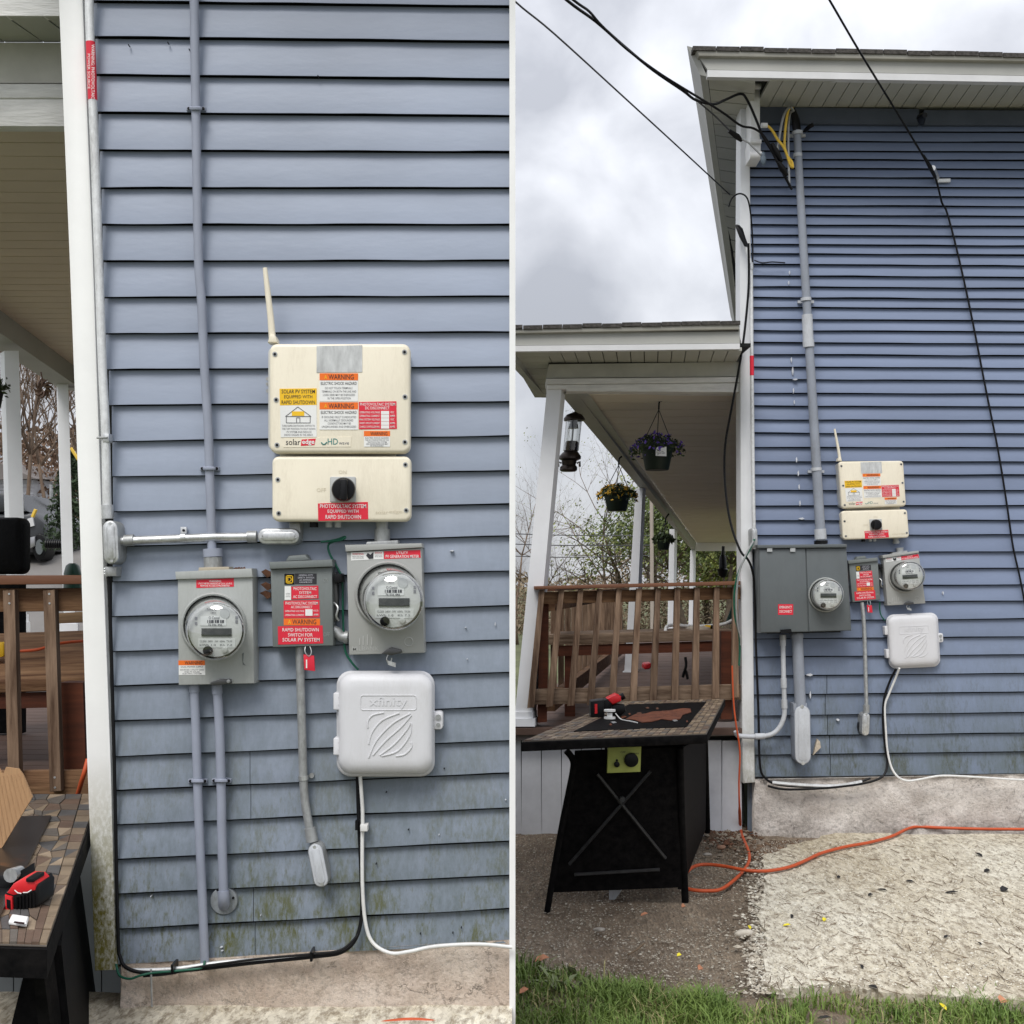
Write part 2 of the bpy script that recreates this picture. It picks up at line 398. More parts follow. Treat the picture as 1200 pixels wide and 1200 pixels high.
def tube_geo(pts, rad, seg=8, vs=None, fs=None):
    vs = [] if vs is None else vs; fs = [] if fs is None else fs
    pts = [Vector(p) for p in pts]
    n = len(pts)
    rr = rad if isinstance(rad, (list, tuple)) else [rad] * n
    t = [(pts[min(i + 1, n - 1)] - pts[max(i - 1, 0)]).normalized() for i in range(n)]
    up = Vector((0, 0, 1)) if abs(t[0].z) < 0.9 else Vector((1, 0, 0))
    nrm = (up - t[0] * up.dot(t[0])).normalized()
    base = len(vs)
    for i in range(n):
        nrm = (nrm - t[i] * nrm.dot(t[i]))
        nrm = nrm.normalized() if nrm.length > 1e-6 else Vector((1, 0, 0))
        bi = t[i].cross(nrm)
        for k in range(seg):
            a = 2 * PI * k / seg
            vs.append(pts[i] + (nrm * math.cos(a) + bi * math.sin(a)) * rr[i])
    for i in range(n - 1):
        for k in range(seg):
            a = base + i * seg + k; b = base + i * seg + (k + 1) % seg
            fs.append((a, b, b + seg, a + seg))
    fs.append(tuple(base + k for k in range(seg))[::-1])
    fs.append(tuple(base + (n - 1) * seg + k for k in range(seg)))
    return vs, fs
def smooth_pts(pts, sub=5):
    pts = [Vector(p) for p in pts]
    if len(pts) < 3: return pts
    out = []
    P = [pts[0]] + pts + [pts[-1]]
    for i in range(1, len(P) - 2):
        p0, p1, p2, p3 = P[i - 1], P[i], P[i + 1], P[i + 2]
        for k in range(sub):
            t = k / sub
            out.append(0.5 * ((2 * p1) + (p2 - p0) * t + (2 * p0 - 5 * p1 + 4 * p2 - p3) * t * t + (3 * p1 - p0 - 3 * p2 + p3) * t ** 3))
    out.append(pts[-1])
    return out
def tube(name, pts, rad, m, parent=None, seg=10, curve=0):
    if curve and len(pts) > 2:
        n0 = len(pts); pts = smooth_pts(pts, curve)
        if isinstance(rad, list):
            R0 = rad; rad = []
            for i in range(len(pts)):
                t = i * (n0 - 1) / (len(pts) - 1); k = min(n0 - 2, int(t))
                rad.append(R0[k] + (R0[k + 1] - R0[k]) * (t - k))
    vs, fs = tube_geo(pts, rad, seg)
    me = bpy.data.meshes.new(name); me.from_pydata([tuple(v) for v in vs], [], fs); me.update()
    o = add_obj(name, me, m, parent, True)
    try: me.set_sharp_from_angle(angle=math.radians(50))
    except Exception: pass
    return o
def mtube(name, M, pts, rpx, m, parent=None, seg=12, curve=0):
    """tube along wall points (x, y, out); radius in photograph pixels"""
    return tube(name, [M(*p) for p in pts], M.m(rpx) if not isinstance(rpx, list) else [M.m(r) for r in rpx], m, parent, seg, curve)
def disc(name, M, cx, cy, r, ob, of, m, parent=None, n=20, ry=None, bev=0.0):
    return prism(name, M, ell(cx, cy, r, ry, n), ob, of, m, parent, bev=bev)

# flat print: glyph outlines laid on the surface
TXT_CACHE = {}
def text_geo(s, bold=0.0):
    key = (s, bold)
    if key in TXT_CACHE: return TXT_CACHE[key]
    cu = bpy.data.curves.new('glyphs', 'FONT'); cu.body = s; cu.align_x = 'CENTER'; cu.resolution_u = 2; cu.offset = bold
    ob = bpy.data.objects.new('glyphs', cu); COL.objects.link(ob)
    dg = bpy.context.evaluated_depsgraph_get()
    me = bpy.data.meshes.new_from_object(ob.evaluated_get(dg))
    vs = [(v.co.x, v.co.y) for v in me.vertices]; fs = [tuple(p.vertices) for p in me.polygons]
    bpy.data.objects.remove(ob); bpy.data.curves.remove(cu); bpy.data.meshes.remove(me)
    x0 = min(v[0] for v in vs); x1 = max(v[0] for v in vs); y0 = min(v[1] for v in vs); y1 = max(v[1] for v in vs)
    vs = [((x - x0) / (x1 - x0), (y - y0) / max(1e-6, y1 - y0)) for x, y in vs]
    TXT_CACHE[key] = (vs, fs)
    return vs, fs
def letters(M, items, out, m, parent, name='lettering', bold=0.003):
    """items: (text, x0, y0, x1, y1[, turn]) -> one flat mesh of print"""
    V, F = [], []
    for it in items:
        s, x0, y0, x1, y1 = it[:5]
        turn = it[5] if len(it) > 5 else 0
        vs, fs = text_geo(s, bold)
        b = len(V)
        for u, v in vs:
            if turn == 0: x, y = x0 + (x1 - x0) * u, y1 + (y0 - y1) * v
            elif turn == 1: x, y = x0 + (x1 - x0) * v, y0 + (y1 - y0) * u      # reads downwards
            V.append(M(x, y, out))
        F += [tuple(b + i for i in f) for f in fs]
    return mesh_obj(name, V, F, m, parent)
def sticker(M, parent, poly, out, m, print_=(), label=None, name='sticker', thick=0.0008):
    o = prism(name, M, poly, out - 0.004, out + thick, m, parent)
    if label: o['label'] = label
    for items, pm in print_:
        letters(M, items, out + thick + 0.0006, pm, o)
    return o
def screw(M, x, y, r, out, parent, m=None):
    return disc('screw', M, x, y, r, out - 0.004, out + 0.003, m or STEEL_D, parent, n=10, bev=0.001)
# ================================================================ GROUND
def sheet(name, fn, nu, nv, m, kind='structure', parent=None):
    vs = [fn(i / nu, j / nv) for j in range(nv + 1) for i in range(nu + 1)]
    fs = [(j * (nu + 1) + i, j * (nu + 1) + i + 1, (j + 1) * (nu + 1) + i + 1, (j + 1) * (nu + 1) + i) for j in range(nv) for i in range(nu)]
    o = mesh_obj(name, vs, fs, m, parent, True)
    if kind: o['kind'] = kind
    return o

def ground_mats():
    # earth with gravel worked in
    m = bpy.data.materials.new('gravelly_earth'); m.use_nodes = True
    N, L = m.node_tree.nodes, m.node_tree.links; b = N['Principled BSDF']; b.inputs['Roughness'].default_value = 0.95
    tcm = N.new('ShaderNodeTexCoord'); tc = N.new('ShaderNodeMapping'); tc.inputs['Scale'].default_value = (1, 0.36, 1); L.new(tcm.outputs['Object'], tc.inputs['Vector'])
    big = N.new('ShaderNodeTexNoise'); big.inputs['Scale'].default_value = 1.6; big.inputs['Detail'].default_value = 8; big.inputs['Roughness'].default_value = 0.7
    v = N.new('ShaderNodeTexVoronoi'); v.inputs['Scale'].default_value = 75; v.inputs['Randomness'].default_value = 1
    fine = N.new('ShaderNodeTexNoise'); fine.inputs['Scale'].default_value = 45; fine.inputs['Detail'].default_value = 6; fine.inputs['Roughness'].default_value = 0.75
    for n in (big, v, fine): L.new(tc.outputs['Vector'], n.inputs['Vector'])
    r1 = N.new('ShaderNodeValToRGB')
    r1.color_ramp.elements[0].position = 0.36; r1.color_ramp.elements[0].color = (0.125, 0.088, 0.058, 1)
    r1.color_ramp.elements[1].position = 0.62; r1.color_ramp.elements[1].color = (0.31, 0.245, 0.18, 1)
    L.new(big.outputs['Fac'], r1.inputs['Fac'])
    r2 = N.new('ShaderNodeValToRGB')                        # single pale stones
    r2.color_ramp.elements[0].position = 0.58; r2.color_ramp.elements[0].color = (0, 0, 0, 1)
    r2.color_ramp.elements[1].position = 0.66; r2.color_ramp.elements[1].color = (1, 1, 1, 1)
    L.new(fine.outputs['Fac'], r2.inputs['Fac'])
    mx = N.new('ShaderNodeMixRGB'); mx.inputs['Color2'].default_value = (0.50, 0.46, 0.38, 1)
    L.new(r2.outputs['Color'], mx.inputs['Fac']); L.new(r1.outputs['Color'], mx.inputs['Color1'])
    mul = N.new('ShaderNodeMixRGB'); mul.blend_type = 'MULTIPLY'; mul.inputs['Fac'].default_value = 0.55
    rv = N.new('ShaderNodeValToRGB'); rv.color_ramp.elements[0].color = (0.35, 0.33, 0.3, 1); rv.color_ramp.elements[1].color = (1.3, 1.25, 1.15, 1)
    L.new(v.outputs['Color'], rv.inputs['Fac'])
    L.new(mx.outputs['Color'], mul.inputs['Color1']); L.new(rv.outputs['Color'], mul.inputs['Color2'])
    L.new(mul.outputs['Color'], b.inputs['Base Color'])
    bp = N.new('ShaderNodeBump'); bp.inputs['Strength'].default_value = 0.9; bp.inputs['Distance'].default_value = 0.02
    ad = N.new('ShaderNodeMath'); ad.operation = 'ADD'
    L.new(fine.outputs['Fac'], ad.inputs[0]); L.new(v.outputs['Distance'], ad.inputs[1])
    L.new(ad.outputs[0], bp.inputs['Height']); L.new(bp.outputs['Normal'], b.inputs['Normal'])
    MATS['earth'] = m
    # pale exposed-aggregate concrete
    m = bpy.data.materials.new('pale_pebbled_concrete'); m.use_nodes = True
    N, L = m.node_tree.nodes, m.node_tree.links; b = N['Principled BSDF']; b.inputs['Roughness'].default_value = 0.92
    tcm = N.new('ShaderNodeTexCoord'); tc = N.new('ShaderNodeMapping'); tc.inputs['Scale'].default_value = (1, 0.36, 1); L.new(tcm.outputs['Object'], tc.inputs['Vector'])
    big = N.new('ShaderNodeTexNoise'); big.inputs['Scale'].default_value = 1.3; big.inputs['Detail'].default_value = 6
    v = N.new('ShaderNodeTexVoronoi'); v.inputs['Scale'].default_value = 62
    v2 = N.new('ShaderNodeTexNoise'); v2.inputs['Scale'].default_value = 38; v2.inputs['Detail'].default_value = 8; v2.inputs['Roughness'].default_value = 0.8
    v3 = N.new('ShaderNodeTexNoise'); v3.inputs['Scale'].default_value = 9; v3.inputs['Detail'].default_value = 5; v3.inputs['Distortion'].default_value = 1.4
    for n in (big, v, v2, v3): L.new(tc.outputs['Vector'], n.inputs['Vector'])
    r1 = N.new('ShaderNodeValToRGB')
    r1.color_ramp.elements[0].position = 0.32; r1.color_ramp.elements[0].color = (0.52, 0.46, 0.36, 1)
    r1.color_ramp.elements[1].position = 0.6; r1.color_ramp.elements[1].color = (0.70, 0.665, 0.585, 1)
    L.new(big.outputs['Fac'], r1.inputs['Fac'])
    r2 = N.new('ShaderNodeValToRGB')
    r2.color_ramp.elements[0].position = 0.41; r2.color_ramp.elements[0].color = (0.36, 0.31, 0.25, 1)
    r2.color_ramp.elements[1].position = 0.53; r2.color_ramp.elements[1].color = (1.05, 1.05, 1.02, 1)
    L.new(v2.outputs['Fac'], r2.inputs['Fac'])
    mul = N.new('ShaderNodeMixRGB'); mul.blend_type = 'MULTIPLY'; mul.inputs['Fac'].default_value = 0.8
    L.new(r1.outputs['Color'], mul.inputs['Color1']); L.new(r2.outputs['Color'], mul.inputs['Color2'])
    rv = N.new('ShaderNodeValToRGB'); rv.color_ramp.elements[0].color = (0.60, 0.56, 0.50, 1); rv.color_ramp.elements[1].color = (1.15, 1.15, 1.12, 1)
    L.new(v.outputs['Color'], rv.inputs['Fac'])
    mul2 = N.new('ShaderNodeMixRGB'); mul2.blend_type = 'MULTIPLY'; mul2.inputs['Fac'].default_value = 0.7
    L.new(mul.outputs['Color'], mul2.inputs['Color1']); L.new(rv.outputs['Color'], mul2.inputs['Color2'])
    rc = N.new('ShaderNodeValToRGB')                        # fine dark hairline cracks
    e = rc.color_ramp.elements
    e[0].position = 0.475; e[0].color = (1, 1, 1, 1)
    e[1].position = 0.525; e[1].color = (1, 1, 1, 1)
    for p_, c_ in ((0.495, 1), (0.5, 0.62), (0.505, 1)):
        q = e.new(p_); q.color = (c_, c_ * 0.97, c_ * 0.9, 1)
    L.new(v3.outputs['Fac'], rc.inputs['Fac'])
    mul3 = N.new('ShaderNodeMixRGB'); mul3.blend_type = 'MULTIPLY'; mul3.inputs['Fac'].default_value = 0.75
    L.new(mul2.outputs['Color'], mul3.inputs['Color1']); L.new(rc.outputs['Color'], mul3.inputs['Color2'])
    L.new(mul3.outputs['Color'], b.inputs['Base Color'])
    bp = N.new('ShaderNodeBump'); bp.inputs['Strength'].default_value = 0.06; bp.inputs['Distance'].default_value = 0.004
    L.new(v2.outputs['Fac'], bp.inputs['Height']); L.new(bp.outputs['Normal'], b.inputs['Normal'])
    MATS['slab'] = m
ground_mats()
from mathutils import noise as mnoise
def nz(x, y, s=1.0): return mnoise.noise((x * s, y * s, 3.1))

FAR = mat('far_ground', (0.10, 0.11, 0.05), 0.95, var=0.4, scale=0.4)
sheet('ground', lambda u, v: Vector((-160 + 320 * u, -10 + 330 * v, -0.06)), 8, 8, FAR)
# yard of earth and gravel in front of the far house
def yard(u, v):
    x = -0.25 + 6.6 * u; y = 2.0 + 6.25 * v
    return Vector((x, y, 0.02 * nz(x, y, 2.2) + 0.012 * nz(x, y, 9)))
sheet('earth_yard', yard, 90, 110, MATS['earth'])
# the pale concrete slab, a low step above the earth
edge = [(893, 1003), (930, 990), (980, 975), (1060, 977), (1480, 981), (1520, 1120), (1480, 1190), (1200, 1172), (1120, 1168), (1040, 1163), (1010, 1158), (985, 1150), (950, 1155), (915, 1160), (893, 1150), (899, 1100), (889, 1060), (897, 1030)]
jag = []
for i in range(len(edge)):
    a, b = edge[i], edge[(i + 1) % len(edge)]
    for k in range(9):
        t = k / 9
        jag.append((a[0] + (b[0] - a[0]) * t + random.gauss(0, 2.2), a[1] + (b[1] - a[1]) * t + random.gauss(0, .9)))
slab = solid('concrete_slab', [G(x, max(y, 976), 0.045) for x, y in jag], (0, 0, -0.09), MATS['slab'])
slab['kind'] = 'structure'

# ================================================================ LEFT: near blue house
houseL = thing('house', 'near blue clapboard house wall with mossy white corner board, filling the left half', 'house', (-0.55, 3.6, 0))
def siding(M, parent, m, lefts, rights, gaps, xl, xr, lip, splits=None, edge_w=0.9):
    n = len(lefts) - 1
    for i in range(n):
        segs = [(xl(lefts[i]), xr)]
        if splits and i in splits:
            s = splits[i]; segs = [(segs[0][0], s - 0.35), (s + 0.35, xr)]
        for a, b in segs:
            X0, X1 = xl(lefts[i]), xr
            def yl(arrL, arrR, x): return arrL + (arrR - arrL) * (x - X0) / (X1 - X0)
            g = gaps(lefts[i])
            K = 14
            rows = []
            for k in range(K + 1):
                x = a + (b - a) * k / K
                wob = 0.0022 * nz(x * 0.013, i * 3.7) + 0.0012 * nz(x * 0.05, i * 1.9)
                t = M(x, yl(lefts[i], rights[i], x) + g, 0.004)
                mid = M(x, (yl(lefts[i], rights[i], x) + g + yl(lefts[i + 1], rights[i + 1], x)) / 2, 0.004 + (lip - 0.004) * 0.5 + wob)
                bt = M(x, yl(lefts[i + 1], rights[i + 1], x) + edge_w * nz(x * 0.011 + i * 7.3, i * 2.1) + edge_w * .4 * nz(x * 0.06, i * 5.1), lip + wob * 0.6)
                bk = bt + Vector((0, 0.004, 0.001)); tk = t + Vector((0, 0.004, 0))
                bt2 = bt + Vector((0, 0.0006, 0.0012))
                rows.append((t, mid, bt2 + Vector((0, -0.0006, 0.001)), bt, bk, tk))
            vs = [p for r in rows for p in r]; nn = 6; fs = []
            for k in range(K):
                for j in range(nn):
                    p, q = k * nn + j, k * nn + (j + 1) % nn
                    fs.append((p, q, q + nn, p + nn))
            fs.append(tuple(range(nn))[::-1]); fs.append(tuple(K * nn + j for j in range(nn)))
            o = mesh_obj('siding_board', vs, fs, m, parent, True)
            try: o.data.set_sharp_from_angle(angle=math.radians(35))
            except Exception: pass
LL = [0, 42, 86, 130.5, 174.5, 219, 262, 305, 347.5, 390, 432.5, 474.5, 516.5, 558, 599, 640, 681, 722, 763, 803.5, 844.5, 886, 926, 966, 1006.5, 1047, 1088, 1130]
LR = [6, 47.5, 92, 134.5, 177, 219, 262, 304, 346, 388, 429, 470, 510, 551, 590, 627, 668, 709, 749, 787, 827, 867, 905, 946, 985, 1025, 1064, 1105]
LL = [-44 * k for k in (4, 3, 2, 1)] + LL
LR = [6 - 43 * k for k in (4, 3, 2, 1)] + LR
gapL = lambda y: 3.7 - max(0, min(1, y / 560)) * 2.3 if y > 0 else 3.7
def interp(tab):
    def f(y):
        for (a, va), (b, vb) in zip(tab, tab[1:]):
            if a <= y <= b: return va + (vb - va) * (y - a) / (b - a)
        return tab[0][1] if y < tab[0][0] else tab[-1][1]
    return f
xlL = interp([(-200, 105), (0, 110), (219, 119), (390, 124), (474, 131), (600, 133), (763, 130), (926, 134), (1130, 139)])
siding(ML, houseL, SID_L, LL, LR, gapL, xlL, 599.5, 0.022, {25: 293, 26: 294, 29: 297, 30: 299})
prism('groove_shade_backing', ML, [(80, -190), (603, -190), (603, 1110), (118, 1134)], -0.03, -0.012, GAP_BLACK, houseL)  # black sheet added behind the boards so lap grooves read as deep shade
# corner board: a hollow angle of two faces, a slightly rolled edge
cb = [(58, -200), (88, -200), (97, 0), (109, 300), (119, 600), (130, 900), (136, 1137), (111, 1138), (102, 900), (92.5, 600), (81, 300), (68.5, 0)]
prism('corner_board', ML, cb, -0.02, 0.034, TRIM_L, houseL, bev=0.004)
prism('corner_post', ML, [(597, -200), (604, -200), (604, 1240), (597, 1240)], -0.3, 0.036, TRIM, houseL)
prism('shadow_channel', ML, [(x, y) for x, y in ((86, -200), (95, 0), (107, 300), (117, 600), (128, 900), (133, 1132))] + [(xlL(y) + 3, y) for y in (1132, 926, 763, 600, 474, 390, 219, 0, -200)], -0.012, 0.0035, GAP_BLACK, houseL)  # black strip, the shade of the corner gap put into its colour
# foundation, with a rough plastered face
def found(M, x0, x1, ytop, zb, out, m, parent, nx=60, ny=14, amp=0.012):
    rows = []
    for j in range(ny + 1):
        for i in range(nx + 1):
            x = x0 + (x1 - x0) * i / nx
            t = M(x, ytop(x), out)
            z = t.z + (zb - t.z) * j / ny
            rows.append(Vector((t.x, t.y - amp * nz(t.x * 3, z * 3) - amp * 0.5 * nz(t.x * 13, z * 13), z)))
    fs = [(j * (nx + 1) + i, j * (nx + 1) + i + 1, (j + 1) * (nx + 1) + i + 1, (j + 1) * (nx + 1) + i) for j in range(ny) for i in range(nx)]
    n0 = len(rows)
    # closed body behind the face
    a, b, c, d = rows[0], rows[nx], rows[-1], rows[-1 - nx]
    back = [Vector((p.x, p.y + 0.2, p.z)) for p in (a, b, c, d)]
    vs = rows + back
    fs += [(0, n0, n0 + 1, nx), (nx, n0 + 1, n0 + 2, n0 - 1), (n0, n0 + 3, n0 + 2, n0 + 1), (0, n0 - 1 - nx, n0 + 3, n0)]
    return mesh_obj('foundation', vs, fs, m, parent, True)
found(ML, 142, 597, lambda x: 1128 - 27 * (x - 142) / 455, 0.30, 0.02, STUCCO_L, houseL, amp=0.022)
# body behind the wall, and a plain roof above the frame
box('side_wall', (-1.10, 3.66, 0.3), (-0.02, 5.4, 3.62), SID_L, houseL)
solid('roof', [(-1.5, 3.2, 3.66), (0.03, 3.2, 3.66), (-0.06, 5.6, 4.0), (-1.5, 5.6, 4.0)], (0, 0, 0.08), SHINGLE, houseL)
# narrow raised concrete apron along the wall
def apron(u, v):
    x = -1.55 + 1.55 * u; y = 3.3 + 0.35 * v
    return Vector((x, y, 0.425 + 0.006 * nz(x, y, 8)))
ap = sheet('concrete_apron', apron, 40, 20, MATS['slab'])
box('apron_edge', (-1.55, 3.31, -0.05), (-0.005, 3.6, 0.415), STUCCO_L)['kind'] = 'structure'

# ================================================================ RIGHT: far blue house
houseR = thing('house', 'tall blue clapboard house wall with deep eaves beside the porch, right half', 'house', (2.4, 8.0, 0))
RC = [133, 144.5, 154, 165.5, 177, 187, 197.5, 208, 219, 230, 241, 252.5, 264, 276, 287, 298, 310.5, 324, 337, 349.5, 361, 375, 388, 402, 416, 430.5, 445, 461, 476, 492, 507.5, 524, 540.5, 556, 574, 592, 609, 626, 646, 665.5, 685, 704, 725, 746, 767, 789, 811, 835, 859, 881, 907]
def slopeR(y):
    pts = [(130, 1.5), (330, 3.5), (500, 1.5), (600, -1), (700, -3.5), (800, -5.5), (910, -7)]
    for (a, sa), (b, sb) in zip(pts, pts[1:]):
        if a <= y <= b: return sa + (sb - sa) * (y - a) / (b - a)
    return pts[0][1] if y < 130 else pts[-1][1]
RL_ = [y - slopeR(y) * 0.53 for y in RC]
RR_ = [y + slopeR(y) * 0.62 for y in RC]
gapR = lambda y: 1.9 - max(0, min(1, (y - 130) / 560)) * 0.8
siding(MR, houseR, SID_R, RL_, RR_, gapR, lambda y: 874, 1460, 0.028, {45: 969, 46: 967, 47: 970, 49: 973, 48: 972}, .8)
prism('groove_shade_backing', MR, [(872, 128), (1460, 130), (1460, 900), (872, 908)], -0.04, -0.015, GAP_BLACK, houseR)  # black backing again, its colour gives the grooves their shade
prism('corner_board', MR, [(868, 112), (878, 112), (880, 300), (881.5, 600), (884.5, 900), (885, 917), (871, 918), (870, 900), (868, 600), (867, 300)], -0.1, 0.055, TRIM_R, houseR, bev=0.006)
found(MR, 884, 1460, lambda x: 913 - 6 * (x - 884) / 316, -0.05, 0.02, STUCCO_R, houseR, nx=90, ny=16, amp=0.03)
prism('top_trim', MR, [(880, 125), (1077, 128), (1077, 146), (880, 144)], 0.0, 0.045, mat('dark_blue_trim', (0.075, 0.09, 0.12), 0.5), houseR)
prism('top_trim', MR, [(1083, 129), (1460, 131), (1460, 148), (1083, 146)], 0.0, 0.045, MATS['dark_blue_trim'], houseR)
# front eave: soffit boards, fascia, gutter lip, shingles
YE = 7.5
zs = CAMH + (HZ - 95) * YE / FPX
def soff(px, t):            # t = 0 at the fascia, 1 at the wall; px measured at the wall
    lean = (px - 860) * 0.055
    Y = YE + (8.0 - YE) * t
    p = W(px, 0, 8.0)
    return Vector((p.x - (1 - t) * lean * 0.004, Y, zs + (0.02 if t > 0.5 else 0)))
for k in range(38):
    a, b = 884 + k * 15.6, 884 + (k + 1) * 15.6 - 0.9
    solid('soffit_board', [soff(a, 0), soff(b, 0), soff(b, 1), soff(a, 1)], (0, 0, 0.02), SOFFIT, houseR)
solid('soffit_backing', [soff(884, 0) + Vector((0, 0, .024)), soff(1476, 0) + Vector((0, 0, .024)), soff(1476, 1) + Vector((0, 0, .01)), soff(884, 1) + Vector((0, 0, .01))], (0, 0, 0.02), GAP_BLACK, houseR)
ME = Map(YE)
FASCIA_W = mat('white_fascia_strip', (0.66, 0.66, 0.66), 0.5, var=0.06)
prism('fascia_strip', ME, [(829, 82), (1470, 94), (1470, 101), (829, 90)], -0.02, 0.03, FASCIA_W, houseR)
prism('fascia', ME, [(819, 66), (1470, 76.5), (1470, 93.5), (829, 81.5)], -0.02, 0.018, FASCIA, houseR)
prism('gutter_lip', ME, [(815, 58), (1470, 71), (1470, 76), (819, 65.5)], -0.04, 0.05, mat('gutter_grey', (0.33, 0.32, 0.28), 0.5), houseR, bev=0.01)
for k in range(24):
    a, b = 812 + k * 28, 812 + (k + 1) * 28 - 1
    dy = (a - 812) * 0.021 + random.uniform(-0.6, 0.6)
    prism('shingle', ME, [(a, 53.5 + dy), (b, 54 + dy), (b, 59 + dy), (a, 58.5 + dy)], -0.02, 0.06, SHINGLE, houseR)
# side eave running back along the porch side
YB = 15.0
def deep(px, py, Y): return W(px, py, Y)
A0, A1 = W(815, 58, YE), W(862, 290, 13.3)
side_fascia = [W(813.5, 56, YE), W(829, 90, YE), W(867, 392, 15.2), W(860.5, 372, 15.2)]
solid('side_fascia', side_fascia, (-0.04, 0.02, 0.02), FASCIA, houseR)
K = 22
def sedge(t, inner):
    Yb = YE + 0.02; Yc = 15.0
    Y = 1 / (1 / Yb + (1 / Yc - 1 / Yb) * t)
    if inner:
        x, y = 885 + (869 - 885) * t, 97 + (395 - 97) * t
    else:
        x, y = 830 + (866 - 830) * t, 92 + (388 - 92) * t
    return W(x, y, Y)
for k in range(K):
    f = lambda q: 1 - (1 - q) ** 1.0
    t0, t1 = k / K, (k + 0.93) / K
    solid('soffit_board', [sedge(t0, False), sedge(t0, True), sedge(t1, True), sedge(t1, False)], (0, 0, 0.02), SOFFIT, houseR)
solid('soffit_backing', [sedge(0, False) + Vector((0, 0, .026)), sedge(0, True) + Vector((0, 0, .026)), sedge(1, True) + Vector((0, 0, .026)), sedge(1, False) + Vector((0, 0, .026))], (0, 0, 0.03), GAP_BLACK, houseR)
solid('roof', [W(814, 60, 7.5), W(1470, 72, 7.5), W(1470, 72, 7.5) + Vector((1.6, 7.5, 0.6)), W(814, 60, 7.5) + Vector((1.5, 7.5, 0.6))], (0, 0, 0.02), SHINGLE, houseR)
# the wall that runs back behind the corner
cx = W(878, 600, 8.0).x
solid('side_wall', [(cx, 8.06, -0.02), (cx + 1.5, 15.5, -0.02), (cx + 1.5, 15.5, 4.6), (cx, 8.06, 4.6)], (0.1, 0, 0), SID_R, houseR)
# carved bracket under the eave at the corner
br = [(879, 97), (891, 97), (891, 150), (890.5, 158), (892, 168), (892, 185), (879, 185), (878, 168), (880, 158), (879, 120)]
o = prism('bracket', MR, br, 0.03, 0.20, TRIM, houseR, bev=0.012)
mtube('bracket_scroll', MR, [(878.5, 182, 0.22), (892.5, 182, 0.22)], 4.5, TRIM, o, 12)
mtube('bracket_scroll', MR, [(878.5, 101, 0.24), (891.5, 101, 0.24)], 3.5, TRIM, o, 12)
mtube('bracket_scroll', MR, [(878.5, 166, 0.215), (892, 166, 0.215)], 2.5, TRIM, o, 12)

# ---------------------------------------------------------------- porch of the far house
porchR = thing('porch', 'white roofed porch with wooden deck beside the tall blue house, right half', 'porch', (0.8, 8.0, 0))
MP = Map(7.55)
for k in range(12):
    a, b = 590 + k * 23.2, 590 + (k + 1) * 23.2 - 0.8
    dy = -(a - 604) * 0.022 + random.uniform(-0.5, 0.5)
    prism('shingle', MP, [(a, 381 + dy), (b, 380.6 + dy), (b, 385 + dy), (a, 385.4 + dy)], -0.02, 0.06, SHINGLE, porchR)
prism('gutter_lip', MP, [(585, 386), (867, 379), (867, 386), (585, 391)], -0.05, 0.05, MATS['gutter_grey'], porchR, bev=0.01)
prism('fascia', MP, [(585, 391.4), (867, 386.4), (867, 402), (585, 405)], -0.02, 0.02, FASCIA, porchR)
prism('fascia_strip', MP, [(585, 405.4), (867, 402.4), (867, 409), (585, 412)], -0.02, 0.03, FASCIA_W, porchR)
zp = CAMH + (HZ - 411) * 7.55 / FPX
for k in range(15):
    a, b = 632 + k * 15.5, 632 + (k + 1) * 15.5 - 1.0
    pa, pb = W(a, 0, 8.0).x, W(b, 0, 8.0).x
    pts = [(pa - 0.05, 7.55, zp), (pb - 0.05, 7.55, zp), (pb, 8.02, zp + 0.01), (pa, 8.02, zp + 0.01)]
    solid('soffit_board', pts, (0, 0, 0.02), SOFFIT, porchR)
solid('soffit_backing', [(0.1, 7.56, zp + .026), (1.41, 7.56, zp + .026), (1.41, 8.1, zp + .036), (0.1, 8.1, zp + .036)], (0, 0, 0.02), GAP_BLACK, porchR)
pts_side = lambda q: [Vector((W(604, 0, 7.6).x - 0.05 + 0.2 * q, 7.55 + 1.95 * q, zp)), Vector((W(641, 0, 8.05).x + 0.03 * q, 7.55 + 1.95 * q, zp))]
for k in range(9):
    q0, q1 = k / 9, (k + 0.93) / 9
    a, b = pts_side(q0), pts_side(q1)
    solid('soffit_board', [a[0], a[1], b[1], b[0]], (0, 0, 0.02), SOFFIT, porchR)
solid('side_fascia', [W(603, 424, 7.6), W(641, 466, 9.55), W(641, 458, 9.55), W(603, 405, 7.6)], (-0.04, 0, 0), FASCIA, porchR)
solid('roof', [(0.0, 7.52, zp + 0.10), (1.33, 7.52, zp + 0.11), (4.2, 21.2, zp + 0.2), (3.0, 21.2, zp + 0.2), (0.48, 9.3, zp + 0.12), (0.1, 9.3, zp + .12)], (0, 0, 0.02), SHINGLE, porchR)
prism('frieze_board', MR, [(643, 427), (867, 424), (867, 441), (640, 443)], -0.12, 0.01, mat('grey_frieze', (0.50, 0.49, 0.43), 0.55), porchR)
prism('beam_board', MR, [(640, 443.6), (867, 441.6), (867, 448), (640, 450.6)], -0.14, 0.03, TRIM_OLD, porchR, bev=0.004)
prism('beam_board', MR, [(641, 451.2), (867, 448.6), (867, 459.5), (664, 458.5), (664, 456), (641, 456)], -0.14, 0.02, TRIM_OLD, porchR, bev=0.004)
YF = 21.0
def pd(x0, y0, x1, y1, t, Ya=8.08, Yb=YF):
    Y = 1 / (1 / Ya + (1 / Yb - 1 / Ya) * t)
    return W(x0 + (x1 - x0) * t, y0 + (y1 - y0) * t, Y)
